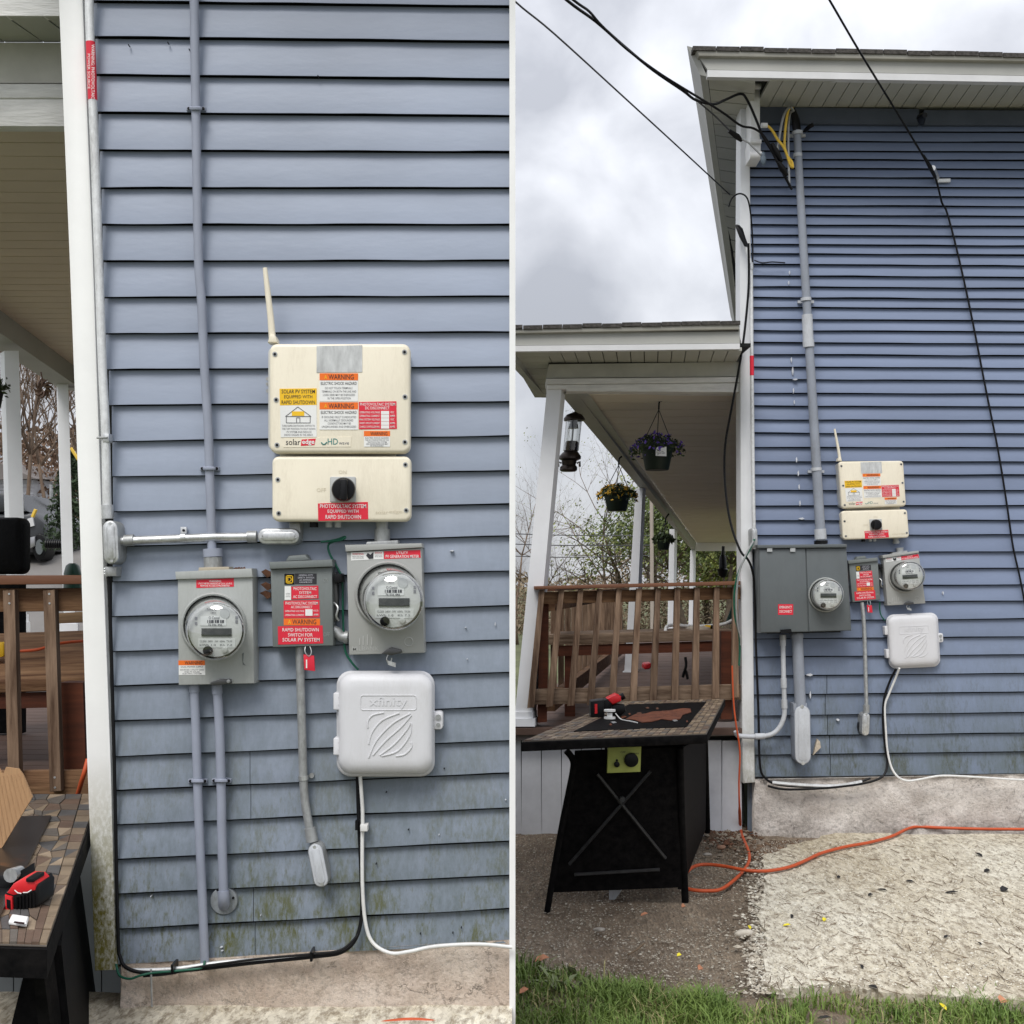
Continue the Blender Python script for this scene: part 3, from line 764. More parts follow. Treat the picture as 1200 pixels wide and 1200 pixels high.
# ceiling of narrow beaded boards running across
NC = 46
for k in range(NC):
    f = lambda q: 1 / (1 / 8.1 + (1 / YF - 1 / 8.1) * q)
    Y0, Y1 = 8.1 + (YF - 8.1) * k / NC, 8.1 + (YF - 8.1) * (k + 0.94) / NC
    T = lambda Y: (1 / Y - 1 / 8.1) / (1 / YF - 1 / 8.1)
    a0, a1 = pd(690, 463, 816, 636, T(Y0), 8.1), pd(690, 463, 816, 636, T(Y1), 8.1)
    b0, b1 = pd(876, 461, 872, 636, T(Y0), 8.1), pd(876, 461, 872, 636, T(Y1), 8.1)
    solid('ceiling_board', [a0, b0, b1, a1], (0, 0, 0.02), CEIL_R, porchR)
solid('ceiling_backing', [pd(690, 463, 816, 636, 0) + Vector((0, 0, .03)), pd(876, 461, 872, 636, 0) + Vector((0, 0, .03)), pd(876, 461, 872, 636, 1) + Vector((0, 0, .03)), pd(690, 463, 816, 636, 1) + Vector((0, 0, .03))], (0, 0, 0.03), GAP_BLACK, porchR)
# long beam on the outer side and the cross beam at the far end
r0 = [pd(656, 461, 811, 645, 0), pd(677, 462, 814, 645, 0), pd(692, 464, 816, 637, 0), pd(672, 450, 811, 637, 0)]
r1 = [pd(656, 461, 811, 645, 1), pd(677, 462, 814, 645, 1), pd(692, 464, 816, 637, 1), pd(672, 450, 811, 637, 1)]
loft('side_beam', [r0, r1], FASCIA, porchR, smooth=False)
prism('end_beam', Map(YF - 0.05), [(814, 636), (872, 636), (872, 645.5), (814, 645.5)], -0.2, 0.0, TRIM, porchR)
# columns
def column(parent, top, bot, Y, dx, m, depth, base=True, label=None):
    """square column; top / bot = (x0, x1, y) seen edges"""
    a = [W(top[0], top[2], Y), W(top[1], top[2], Y)]; b = [W(bot[0], bot[2], Y), W(bot[1], bot[2], Y)]
    off = Vector((dx, depth, 0))
    o = loft('column', [[b[0], b[1], b[1] + off, b[0] + off], [a[0], a[1], a[1] + off, a[0] + off]], m, parent, smooth=False)
    if base:
        w = b[1].x - b[0].x
        for h, e in ((0.05, 0.025), (0.09, 0.012)):
            bb = [b[0] + Vector((-e, -e, 0)), b[1] + Vector((e, -e, 0)), b[1] + off + Vector((e, e, 0)), b[0] + off + Vector((-e, e, 0))]
            solid('column_base', bb, (0, 0, h), m, o)
    return o
COLW = mat('white_column', (0.80, 0.81, 0.83), 0.5, var=0.05, scale=4)
column(porchR, (641, 658, 456), (602, 622, 851), 8.0, 0.03, COLW, 0.14)
column(porchR, (745, 753, 572), (731, 743, 797), 12.8, 0.05, COLW, 0.16)
column(porchR, (784.5, 790.5, 620), (782, 788.5, 745), 17.3, 0.06, COLW, 0.18)
column(porchR, (809, 813, 645), (806.5, 811.5, 740), 20.8, 0.06, COLW, 0.18)
# deck
zdk = 0.68
for k in range(30):
    y0, y1 = 7.95 + k * 0.44, 7.95 + (k + 0.96) * 0.44
    xa = lambda Y: W(596, 0, 8).x + (Y - 8) * 0.125
    xb = lambda Y: W(872, 0, 8).x + (Y - 8) * 0.19
    solid('deck_board', [(xa(y0), y0, zdk), (xb(y0), y0, zdk), (xb(y1), y1, zdk), (xa(y1), y1, zdk)], (0, 0, -0.04), DECKF, porchR)
prism('rim_board', MR, [(590, 857), (870, 846), (870, 862), (590, 868)], -0.06, 0.0, mat('grey_brown_rim', (0.22, 0.19, 0.18), 0.7), porchR)
for k in range(12):
    a = 588 + k * 23.5
    if 665 < a < 800: pass
    prism('skirting_board', MR, [(a, 868), (a + 22.3, 867.5), (a + 23, 982), (a - 0.5, 982)], -0.08, -0.055 + 0.006 * (k % 2), SKIRT, porchR)
prism('skirting_backing', MR, [(588, 868), (872, 862), (872, 962), (588, 964)], -0.14, -0.085, GAP_BLACK, porchR)

# porch railing, front
rail = thing('porch_railing', 'weathered brown wooden railing with leaning balusters behind the tile-topped table', 'railing', (0.9, 7.95, 0.68))
prism('hand_rail', MR, [(626, 687), (868, 681), (868, 685.5), (626, 691)], -0.06, 0.10, RAILP, rail, bev=0.006)
prism('upper_rail', MR, [(631, 694), (868, 688), (868, 702), (631, 708)], -0.01, 0.03, RAILW, rail, bev=0.004)
prism('lower_rail', MR, [(622, 808), (868, 802), (868, 820), (620, 826)], -0.01, 0.03, DECKH, rail, bev=0.004)
tb = [(635, 622), (658, 644), (680.5, 669), (703, 692), (725.5, 717.5), (749, 742), (771.5, 765.5), (794, 791), (817, 815), (840, 839), (862, 862)]
for i, (t, b_) in enumerate(tb):
    yb = 829 - i * 1.2
    prism('baluster', MR, [(t - 3, 691.5 - i * 0.4), (t + 3.3, 691.5 - i * 0.4), (b_ + 4.0, yb), (b_ - 4.0, yb + 1)], 0.031, 0.075, DECKW, rail, bev=0.003)
prism('rail_post', MR, [(633, 700), (643, 700), (641, 846), (630, 847)], -0.14, -0.02, REDW, rail)
prism('rail_post', MR, [(845, 740), (857, 740), (858, 843), (845, 843)], -0.14, -0.02, REDW, rail)
prism('steel_bracket', MR, [(631.5, 695), (634, 695), (632, 722), (630, 722)], 0.0, 0.031, STEEL, rail)
# railing running back along the outer side
rail2 = thing('porch_railing', 'dark brown railing receding along the outer side of the porch', 'railing', (0.6, 10, 0.68))
def rp(t, v):   # along the outer edge, v = 0 top 1 bottom
    Y = 8.25 + t * 7.5
    top = 1.53 + 0.0 * t
    z = top + (0.74 - top) * v
    x = W(640, 0, 8.2).x + (Y - 8.2) * 0.155
    return Vector((x, Y, z))
for nm, v0, v1 in (('hand_rail', -0.04, 0.0), ('upper_rail', 0.03, 0.16), ('lower_rail', 0.84, 0.98)):
    solid(nm, [rp(0, v0), rp(1, v0), rp(1, v1), rp(0, v1)], (0.05, 0, 0), RAILP if v0 < 0 else RAILW, rail2)
for k in range(17):
    t = 0.015 + k / 17.3
    p = rp(t, 0.02); q = rp(t, 0.97)
    w = 0.045
    solid('baluster', [p + Vector((-.045, -w, 0)), p + Vector((-.045, w, 0)), q + Vector((-.045, w, 0)), q + Vector((-.045, -w, 0))], (0.04, 0, 0), DECKW, rail2)

# weathered trestle table and things standing on the deck
bench = thing('deck_table', 'long weathered plank table on the deck seen through the railing', 'table', (0.9, 8.6, 0.68))
MB = Map(8.6)
prism('table_top', MB, [(636, 744), (858, 738), (858, 750), (636, 756)], -0.5, 0.0, DECKH, bench, bev=0.006)
prism('apron_board', MB, [(652, 757), (845, 751), (845, 763), (652, 769)], -0.05, -0.02, REDW, bench)
for x in (662, 840):
    prism('leg', MB, [(x, 757), (x + 12, 757), (x + 12, 841), (x, 841)], -0.12, -0.05, REDW, bench)
# ================================================================ ELECTRICAL EQUIPMENT
def base_of(M, x, y): return M(x, y, 0.03)

def meter(M, parent, cx, cy, R, dx, dy, out, lift=0.06, body=None):
    """socket ring, clear cover and printed face of a round electricity meter"""
    def ring(x, y, r, o, n=36): return [M(x + r * math.cos(2 * PI * i / n), y + r * math.sin(2 * PI * i / n), o) for i in range(n)]
    loft('socket_ring', [ring(cx, cy, R, out - 0.01), ring(cx, cy, R * 0.99, out + 0.008), ring(cx, cy, R * 0.95, out + 0.013), ring(cx, cy, R * 0.91, out + 0.011), ring(cx, cy, R * 0.89, out - 0.004)], body or GREYBOX, parent)
    loft('dark_seal', [ring(cx, cy, R * 0.895, out - 0.006), ring(cx, cy, R * 0.88, out + 0.004)], BLACK, parent)
    q = lambda t: (cx + dx * t, cy + dy * t)
    loft('meter_drum', [ring(*q(0), R * 0.80, out), ring(*q(0.35), R * 0.80, out + lift * 0.35), ring(*q(0.7), R * 0.79, out + lift * 0.72), ring(*q(0.72), R * 0.60, out + lift * 0.73)], mat('meter_drum_grey', (0.42, 0.42, 0.40), 0.5, var=0.15, scale=20), parent)
    loft('clear_cover', [ring(*q(0), R * 0.885, out), ring(*q(0.5), R * 0.885, out + lift * 0.5), ring(*q(0.9), R * 0.875, out + lift * 0.9), ring(*q(0.98), R * 0.84, out + lift), ring(*q(1.02), R * 0.72, out + lift * 1.09), ring(*q(1.06), R * 0.5, out + lift * 1.18), ring(*q(1.08), R * 0.25, out + lift * 1.23), ring(*q(1.08), R * 0.04, out + lift * 1.24)], GLASS, parent)
    loft('cover_rim', [ring(*q(0.92), R * 0.885, out + lift * 0.92), ring(*q(0.96), R * 0.88, out + lift * 0.96), ring(*q(0.96), R * 0.845, out + lift * 0.97), ring(*q(0.92), R * 0.84, out + lift * 0.92)], STEEL_D, parent, cap0=False, cap1=False)
    fx, fy = q(0.8); fo = out + lift * 0.78
    fp = prism('face_plate', M, ell(fx, fy, R * 0.80, R * 0.80, 36), fo - 0.004, fo, PLATE, parent)
    r = R
    prism('display', M, rect(fx - r * 0.42, fy - r * 0.06, fx + r * 0.48, fy + r * 0.18), fo - 0.002, fo + 0.004, DARKGLASS, fp)
    prism('name_plate', M, rect(fx - r * 0.45, fy - r * 0.42, fx + r * 0.32, fy - r * 0.14), fo - 0.002, fo + 0.0015, WHITE, fp)
    prism('name_plate', M, rect(fx - r * 0.52, fy + r * 0.25, fx + r * 0.60, fy + r * 0.52), fo - 0.002, fo + 0.0015, WHITE, fp)
    letters(M, [('O Centel', fx - r * 0.2, fy - r * 0.42, fx + r * 0.12, fy - r * 0.33), ('76 036 446', fx - r * 0.22, fy - r * 0.2, fx + r * 0.2, fy - r * 0.13),
                ('Power 8', fx - r * 0.25, fy - r * 0.66, fx + r * 0.02, fy - r * 0.59), ('FM2S', fx - r * 0.14, fy - r * 0.55, fx + r * 0.02, fy - r * 0.50)], fo + 0.003, INK, fp)
    for k in range(9):       # barcode
        x = fx - r * 0.24 + k * r * 0.055
        prism('barcode_bar', M, rect(x, fy - r * 0.31, x + r * (0.02 + 0.018 * (k % 3)), fy - r * 0.22), fo, fo + 0.0025, INK, fp)
    letters(M, [('CL200  240V  3W  60Hz  TA30', fx - r * 0.47, fy + r * 0.30, fx + r * 0.5, fy + r * 0.36), ('kWh 1.0   Kh 7.2', fx - r * 0.47, fy + r * 0.41, fx + r * 0.5, fy + r * 0.47)], fo + 0.003, INKG, fp)
    disc('optical_port', M, fx - r * 0.25, fy + r * 0.62, r * 0.14, fo - 0.002, fo + 0.014, BLACK, fp, bev=0.003)
    disc('reset_button', M, fx + r * 0.27, fy + r * 0.6, r * 0.09, fo - 0.002, fo + 0.01, mat('pale_plastic', (0.6, 0.6, 0.57), 0.4), fp, bev=0.003)
    disc('emblem', M, fx + r * 0.28, fy - r * 0.50, r * 0.15, fo - 0.002, fo + 0.002, mat('pale_emblem', (0.52, 0.53, 0.52), 0.4), fp)
    for sx, sy in ((-0.62, -0.4), (-0.62, -0.25), (0.6, -0.42), (0.6, -0.3)):
        prism('terminal_mark', M, rect(fx + r * sx, fy + r * sy, fx + r * (sx + 0.07), fy + r * (sy + 0.09)), fo, fo + 0.002, INKG, fp)

# ---- near service meter ----------------------------------------------------
def service_meter(M):
    t = thing('electric_meter', 'grey meter box with round glass meter under the vertical grey conduit, left half', 'electric meter', base_of(M, 251, 803))
    prism('enclosure', M, [(208, 676), (296, 674), (298, 801), (209, 803)], 0.0, 0.078, GREYBOX, t, bev=0.004)
    prism('top_cover', M, [(205, 670), (295, 666), (296, 676.5), (206, 679)], 0.0, 0.088, GREYBOX, t, bev=0.003)
    meter(M, t, 250, 733, 39, 3, 7, 0.078, 0.07)
    # hub on top
    prism('hub_plate', M, [(233, 665), (268, 664), (269, 670), (232, 671)], 0.02, 0.075, mat('tan_zinc', (0.42, 0.37, 0.28), 0.5, metal=0.3), t, bev=0.002)
    mtube('hub', M, [(250, 668, 0.045), (249.5, 653, 0.045)], 10.5, STEEL_D, t, 20)
    mtube('hub_nut', M, [(249.5, 652.5, 0.045), (249, 643, 0.045)], 11.5, PVC_LB, t, 8)
    sticker(M, t, [(230, 679.5), (274, 677.5), (274, 687.5), (230, 689)], 0.078, RED, [([('WARNING', 245, 679.8, 259, 682.2), ('UTILITY METER ENERGIZED BY DUAL SOURCE', 232, 682.8, 272, 684.8), ('REMOVE ACCESS IS PROHIBITED', 235, 685.4, 269, 687.4)], WHITE)], 'red warning sticker')
    sticker(M, t, rect(209, 774, 240, 779.6), 0.078, ORANGE, [([('WARNING', 216.5, 774.8, 237, 778.8)], INK)])
    sticker(M, t, rect(209.5, 779.7, 240.5, 791), 0.078, WHITE, [([('DUAL POWER SUPPLY', 212, 780.4, 238, 782.4), ('SOURCES: UTILITY GRID', 211, 784, 239, 785.8), ('AND PV SOLAR', 216, 786.4, 234, 788.2), ('ELECTRIC SYSTEM', 214, 788.6, 236, 790.3)], INKG)])
    prism('latch', M, [(246, 800), (257, 796), (270, 796), (271, 801), (257, 803), (247, 803)], 0.07, 0.09, mat('dark_latch', (0.10, 0.10, 0.10), 0.4, metal=0.6), t, bev=0.002)
    screw(M, 267.5, 798.5, 2.2, 0.092, t)
    prism('dent', M, [(283.5, 766), (286, 764.5), (285.5, 768), (285, 776), (288, 780), (284.5, 779)], 0.076, 0.0788, GREYBOX_D, t)
    # leaves caught on top
    for k in range(9):
        x = 273 + random.uniform(0, 14); y = 665.5 - random.uniform(-1, 2.4)
        prism('dry_leaf', M, [(x, y), (x + 3, y - 1.2), (x + 4.2, y + 0.6), (x + 1, y + 1.4)], 0.04 + 0.004 * k, 0.043 + 0.004 * k, RUST, t)
service_meter(ML)

# ---- near conduits -----------------------------------------------------------
def strap(M, parent, x, y, w, out, m=None, ear=6.0, slope=0.0):
    s = thing
    o = prism('strap', M, [(x - w - ear, y - 2.0 - slope), (x - w, y - 3.2 - slope / 2), (x + w, y - 3.2 + slope / 2), (x + w + ear, y - 2.0 + slope), (x + w + ear, y + 2.4 + slope), (x - w - ear, y + 2.4 - slope)], 0.018, 0.030, m or PVC_LB, parent, bev=0.002)
    mtube('strap_hoop', M, [(x - w - 0.8, y, 0.02), (x - w * 0.95, y, out + 0.012), (x - w * 0.5, y, out + M.m(w) + 0.003), (x + w * 0.5, y, out + M.m(w) + 0.003), (x + w * 0.95, y, out + 0.012), (x + w + 0.8, y, 0.02)], 2.2, m or PVC_LB, o, 6)
    for sx in (-1, 1):
        disc('screw', M, x + sx * (w + ear * 0.55), y, 1.8, 0.028, 0.033, BLACK, o, n=8)
    return o

ct = thing('conduit', 'tall blue-grey vertical conduit rising from the round meter, left half', 'conduit', base_of(ML, 249, 640))
mtube('pipe', ML, [(226, -190, 0.045), (227.5, 0, 0.045), (229.5, 128, 0.045), (232.5, 300, 0.045), (236, 352, 0.045), (239.5, 430, 0.045), (244, 500, 0.045), (245.5, 549, 0.045), (248.5, 645, 0.045)], 5.2, PVC_LB, ct, 16, 4)
strap(ML, ct, 229.5, 127, 5.2, 0.045)
strap(ML, ct, 245.3, 549, 5.2, 0.045)

co = thing('conduit', 'pale galvanised conduit with red sticker beside the white corner board, left half', 'conduit', base_of(ML, 128, 676))
mtube('pipe', ML, [(102, -190, 0.05), (104.5, 0, 0.05), (107.5, 90, 0.05), (112, 200, 0.05), (116.5, 330, 0.05), (120.5, 440, 0.05), (123.5, 500, 0.05), (125.5, 595, 0.05)], 5.0, EMTW, co, 16, 4)
mtube('connector', ML, [(125.5, 592, 0.05), (126.5, 608, 0.05)], 7.0, STEEL, co, 16)
# the red sleeve sticker
sl = mtube('sticker', ML, [(106.0, 49.5, 0.05), (108.6, 117.5, 0.05)], 5.35, RED, co, 16)
letters(ML, [('WARNING: PHOTOVOLTAIC', 107.0, 52, 110.8, 116, 1), ('POWER SOURCE', 102.6, 63, 105.6, 104, 1)], 0.0645, WHITE, sl)
o = prism('strap', ML, rect(120.5, 508, 127.5, 518), 0.03, 0.064, STEEL, co, bev=0.002)
mtube('strap_bolt', ML, [(113.5, 513, 0.06), (126, 512.6, 0.066)], 1.2, STEEL_D, o, 8)
def conduit_body(M, parent, pts, out, m, cover, depth=0.055, txt=True):
    """long oval cast fitting: pts = centre line ends and half width"""
    (x0, y0), (x1, y1), w = pts
    d = Vector((x1 - x0, y1 - y0)).normalized(); n = Vector((-d.y, d.x))
    def oval(w, ext=0.0, k=8):
        P = []
        for (cx, cy, s) in ((x1, y1, 0), (x0, y0, 1)):
            a0 = math.atan2(d.y, d.x) + (PI if s else 0)
            for i in range(k + 1):
                a = a0 - PI / 2 + PI * i / k
                P.append((cx + w * math.cos(a), cy + w * math.sin(a)))
        return P
    o = prism('conduit_body', M, oval(w), 0.0, out, m, parent, bev=0.004)
    c = prism('cover', M, oval(w * 0.92), out - 0.002, out + 0.005, cover, o, bev=0.003)
    prism('cover_rib', M, oval(w * 0.55), out + 0.004, out + 0.008, cover, o, bev=0.003)
    for t in (-0.16, 1.16):
        x, y = x0 + (x1 - x0) * t, y0 + (y1 - y0) * t
        disc('screw', M, x, y, w * 0.22, out + 0.003, out + 0.008, STEEL, o, n=8)
    return o
conduit_body(ML, co, ((129, 619), (130.5, 652), 9.3), 0.075, STEEL_D, STEEL)
prism('hub_end', ML, [(122, 664), (137, 664), (136.5, 675.5), (122.5, 675.5)], 0.0, 0.06, STEEL_D, co, bev=0.006)
for k in range(3):
    mtube('thread_ring', ML, [(122, 666.5 + 3 * k, 0.052), (137, 666.3 + 3 * k, 0.052)], 1.2, STEEL, co, 8)

ch = thing('conduit', 'short horizontal silver conduit ending in an oval fitting, below the cream boxes, left half', 'conduit', base_of(ML, 230, 640))
mtube('pipe', ML, [(138, 634, 0.05), (180, 632.5, 0.05), (250, 629.5, 0.05), (296, 629, 0.05)], 5.0, STEEL, ch, 16)
mtube('connector', ML, [(146, 633.5, 0.05), (157, 633, 0.05)], 6.8, STEEL_D, ch, 12)
mtube('connector', ML, [(290, 629, 0.05), (301, 628.8, 0.05)], 6.8, STEEL_D, ch, 12)
o = prism('strap', ML, rect(211.5, 617.5, 218.5, 631), 0.02, 0.03, STEEL, ch, bev=0.001)
disc('screw', ML, 215, 621.5, 1.6, 0.029, 0.034, BLACK, o, n=8)
mtube('strap_hoop', ML, [(212.2, 630.5, 0.05), (218, 630.3, 0.05)], 5.8, STEEL, o, 16)
conduit_body(ML, ch, ((311, 628.5), (342, 628.5), 9.4), 0.075, STEEL_D, STEEL)
prism('elbow', ML, [(338, 612), (352, 612), (353, 622), (352, 634), (340, 634)], 0.0, 0.055, STEEL_D, ch, bev=0.01)

cl = thing('conduit', 'longer left one of two blue-grey conduits below the round meter, reaching the foundation', 'conduit', base_of(ML, 239, 1128))
mtube('pipe', ML, [(227.5, 800, 0.045), (229.5, 850, 0.045), (231.5, 915, 0.045), (233, 960, 0.045), (237, 1050, 0.045), (240, 1128, 0.045)], 5.2, PVC_LB, cl, 16, 4)
mtube('coupling', ML, [(227.5, 803, 0.045), (228, 811, 0.045)], 6.2, PVC_LB, cl, 16)
strap(ML, cl, 231.5, 915.5, 5.2, 0.045)
cr = thing('conduit', 'shorter right one of two blue-grey conduits, ending in a mossy round wall plate', 'conduit', base_of(ML, 262, 1060))
mtube('pipe', ML, [(254, 800, 0.045), (257, 850, 0.045), (259, 915, 0.045), (260, 980, 0.045), (262, 1050, 0.045)], 5.4, PVC_LB, cr, 16, 4)
mtube('coupling', ML, [(254, 803, 0.045), (254.8, 813, 0.045)], 6.2, PVC_LB, cr, 16)
strap(ML, cr, 259.2, 915, 5.4, 0.045)
mtube('elbow', ML, [(261.8, 1044, 0.045), (262.2, 1052, 0.045), (262.4, 1058, 0.035), (262.4, 1062, 0.01)], 6.6, PVC_LB, cr, 16, 4)
MOSSP = mat('mossy_grey_plate', (0.30, 0.33, 0.37), 0.6, var=0.1); stain_and_shade(MOSSP, (0.09, 0.085, 0.03), 0.5, 1.0, scale=14, lo=0.42, hi=0.6)
disc('wall_plate', ML, 262, 1056, 16, 0.0, 0.024, MOSSP, cr, n=28, bev=0.003)
for x, y in ((254.5, 1043), (273, 1052.5)): screw(ML, x, y, 1.4, 0.026, cr, BLACK)

# ---- cream inverter --------------------------------------------------------
def inverter(M, where, grp=None):
    t = thing('inverter', 'cream inverter box covered in warning stickers, with thin antenna, %s' % where, 'inverter', base_of(M, 398, 533), grp)
    prism('back_shell', M, rrect(314, 406, 479, 528, 8), 0.0, 0.085, mat('pale_grey_shell', (0.55, 0.55, 0.52), 0.4), t, bev=0.004)
    prism('heat_sink', M, rect(328, 530, 463, 540), 0.0, 0.05, CREAM, t)
    prism('cover', M, rrect(315.5, 402.5, 480.5, 531, 9), 0.083, 0.115, CREAM, t, bev=0.010, seg=3)
    for x, y in ((322, 415), (323.5, 468.5), (324.5, 521.5), (474, 412.5), (474.5, 465), (474.5, 518)):
        disc('screw_cup', M, x, y, 3.0, 0.11, 0.1165, STEEL_D, t, n=12); disc('screw', M, x, y, 1.7, 0.112, 0.1175, BLACK, t, n=8)
    o = 0.1155
    a = prism('antenna_base', M, [(313.5, 401), (324.5, 401), (323.5, 396), (321.5, 392), (316, 392)], 0.06, 0.105, CREAM, t, bev=0.003)
    tube('antenna', [M(319.5, 401, 0.09), M(317, 370, 0.09), M(313.5, 340, 0.09), M(310.5, 314, 0.09)], [M.m(4.2), M.m(3.7), M.m(3.3), M.m(2.6)], CREAM, t, 12)
    s = sticker(M, t, [(371, 405.5), (424.5, 404.5), (424.5, 436), (371, 436.5)], o, SILVER)
    sticker(M, t, rect(374.5, 437.5, 419.5, 445.5), o, ORANGE, [([('WARNING', 385, 438.8, 414.5, 444.6)], INK), ([('\u25B2', 379.5, 439.2, 384, 444.6)] if 0 else [('A', 380, 439.6, 383.2, 444.2)], YELLOW)])
    sticker(M, t, rect(374.5, 446, 419.5, 470.5), o, WHITE, [([('ELECTRIC SHOCK HAZARD', 376, 447.5, 418, 451)], INK), ([('DO NOT TOUCH TERMINALS', 381, 453.5, 413, 456), ('TERMINALS ON BOTH THE LINE AND', 377, 457.5, 417.5, 460), ('LOAD SIDES MAY BE ENERGIZED', 378.5, 461.5, 416, 464), ('IN THE OPEN POSITION', 384, 465.5, 411, 468)], INKG)])
    sticker(M, t, rect(374.5, 471.5, 419.5, 479.8), o, ORANGE, [([('WARNING', 385, 472.8, 414.5, 478.6)], INK), ([('A', 380, 473.4, 383.2, 478.2)], YELLOW)])
    sticker(M, t, rect(374.5, 480, 419.5, 503.5), o, WHITE, [([('ELECTRIC SHOCK HAZARD', 376, 481.5, 418, 485)], INK), ([('IF GROUND FAULT IS INDICATED', 377, 487.5, 417.5, 490), ('ALL NORMALLY GROUNDED', 380, 491.3, 414, 493.8), ('CONDUCTORS MAY BE', 384, 495, 411, 497.4), ('UNGROUNDED AND ENERGIZED', 377, 498.8, 417.5, 501.2)], INKG)])
    sticker(M, t, [(327.5, 455.5), (371, 455), (371, 474.5), (328, 475)], o, YELLOW, [([('SOLAR PV SYSTEM', 330, 456.5, 369, 461), ('EQUIPPED WITH', 333, 463, 366, 467.4), ('RAPID SHUTDOWN', 330, 469.2, 369, 473.6)], INK)])
    w = sticker(M, t, [(328, 475.2), (371, 474.7), (371, 512), (329, 512.5)], o, WHITE, [([('TURN RAPID SHUTDOWN SWITCH TO', 330.5, 497.8, 369, 500.2), ("THE 'OFF' POSITION TO SHUT DOWN", 330.5, 501.4, 369.5, 503.8), ('PV SYSTEM AND REDUCE', 336, 505, 365, 507.4), ('SHOCK HAZARD IN THE ARRAY.', 333, 508.4, 367, 510.8)], INKG)])
    for a_, b_ in (((334.5, 488), (349, 476.8)), ((349, 476.8), (364.5, 488)), ((335.5, 488), (335.5, 495.5)), ((363.5, 488), (363.5, 495.5)), ((335.5, 495.5), (363.5, 495.5)), ((334.5, 488), (364.5, 488)), ((347.5, 489.5), (347.5, 495.3)), ((351.5, 489.5), (351.5, 495.3)), ((347.5, 489.5), (351.5, 489.5))):
        mtube('house_outline', M, [(a_[0], a_[1], o + 0.0012), (b_[0], b_[1], o + 0.0012)], 0.42, INKG, w, 4)
    prism('house_panel', M, rect(342, 482, 356.5, 487.3), o, o + 0.0016, YELLOW, w)
    sticker(M, t, [(420.5, 471), (464.5, 470.2), (465, 502.5), (420.7, 503)], o, RED, [([('PHOTOVOLTAIC SYSTEM', 422, 472, 463, 475.4), ('DC DISCONNECT', 428, 476.4, 456.5, 479.8), ('OPERATING VOLTAGE', 421.5, 482, 445, 484.4), ('OPERATING CURRENT', 421.5, 486.2, 445, 488.6), ('MAX SYSTEM VOLTAGE', 421.5, 490.4, 445, 492.8), ('SHORT CIRCUIT CURRENT', 421.5, 494.6, 445, 497), ('CHARGE CONTROLLER MAX', 421.5, 498.8, 445, 501.2), ('VDC', 457.5, 482, 462, 484.4), ('AMPS', 457, 486.2, 463, 488.6), ('VDC', 457.5, 490.4, 462, 492.8), ('AMPS', 457, 494.6, 463, 497), ('AMPS', 457, 498.8, 463, 501.2)], WHITE)])
    for k in range(5): prism('blank_field', M, rect(446.5, 481.6 + k * 4.2, 456, 485.4 + k * 4.2), o, o + 0.0014, WHITE, t)
    sticker(M, t, rect(426.5, 505, 457, 511.2), o, ORANGE, [([('WARNING', 434, 506, 454, 510.2)], INK)])
    sticker(M, t, rect(426.5, 511.4, 457, 523.5), o, WHITE, [([('ELECTRIC SHOCK HAZARD', 428, 512.2, 455.5, 514.2), ('THE DC CONDUCTORS OF THIS', 428, 514.8, 455.5, 516.6), ('PHOTOVOLTAIC SYSTEM', 431, 517.2, 453, 519), ('ARE UNGROUNDED AND MAY', 429, 519.4, 455, 521.2), ('BE ENERGIZED', 434, 521.5, 449.5, 523)], INKG)])
    sticker(M, t, [(332.5, 513.8), (412, 511.8), (411, 523.5), (332, 524.2)], o, CREAM, [([('solar', 335, 514.5, 352, 521.5)], INK), ([('HD', 384, 513.8, 396, 521)], TEAL), ([('wave', 397, 518.2, 409, 521)], INKG)], thick=0.0005)
    prism('logo_block', M, [(353.5, 515), (370, 514), (368.5, 521.5), (352.5, 522.5)], o, o + 0.0012, RED, t)
    letters(M, [('edge', 354, 514.8, 368.5, 522)], o + 0.0018, WHITE, t, bold=0.02)
    mtube('logo_wave', M, [(376.5, 518.5, o + .001), (378.5, 520.8, o + .001), (381, 520.5, o + .001), (383, 518, o + .001)], 0.7, TEAL, t, 5)
    for y in (444, 450, 458): disc('side_knob', M, 313.6, y, 2.2, 0.02, 0.05, STEEL_D, t, n=8)
    return t
inverter(ML, 'left half')

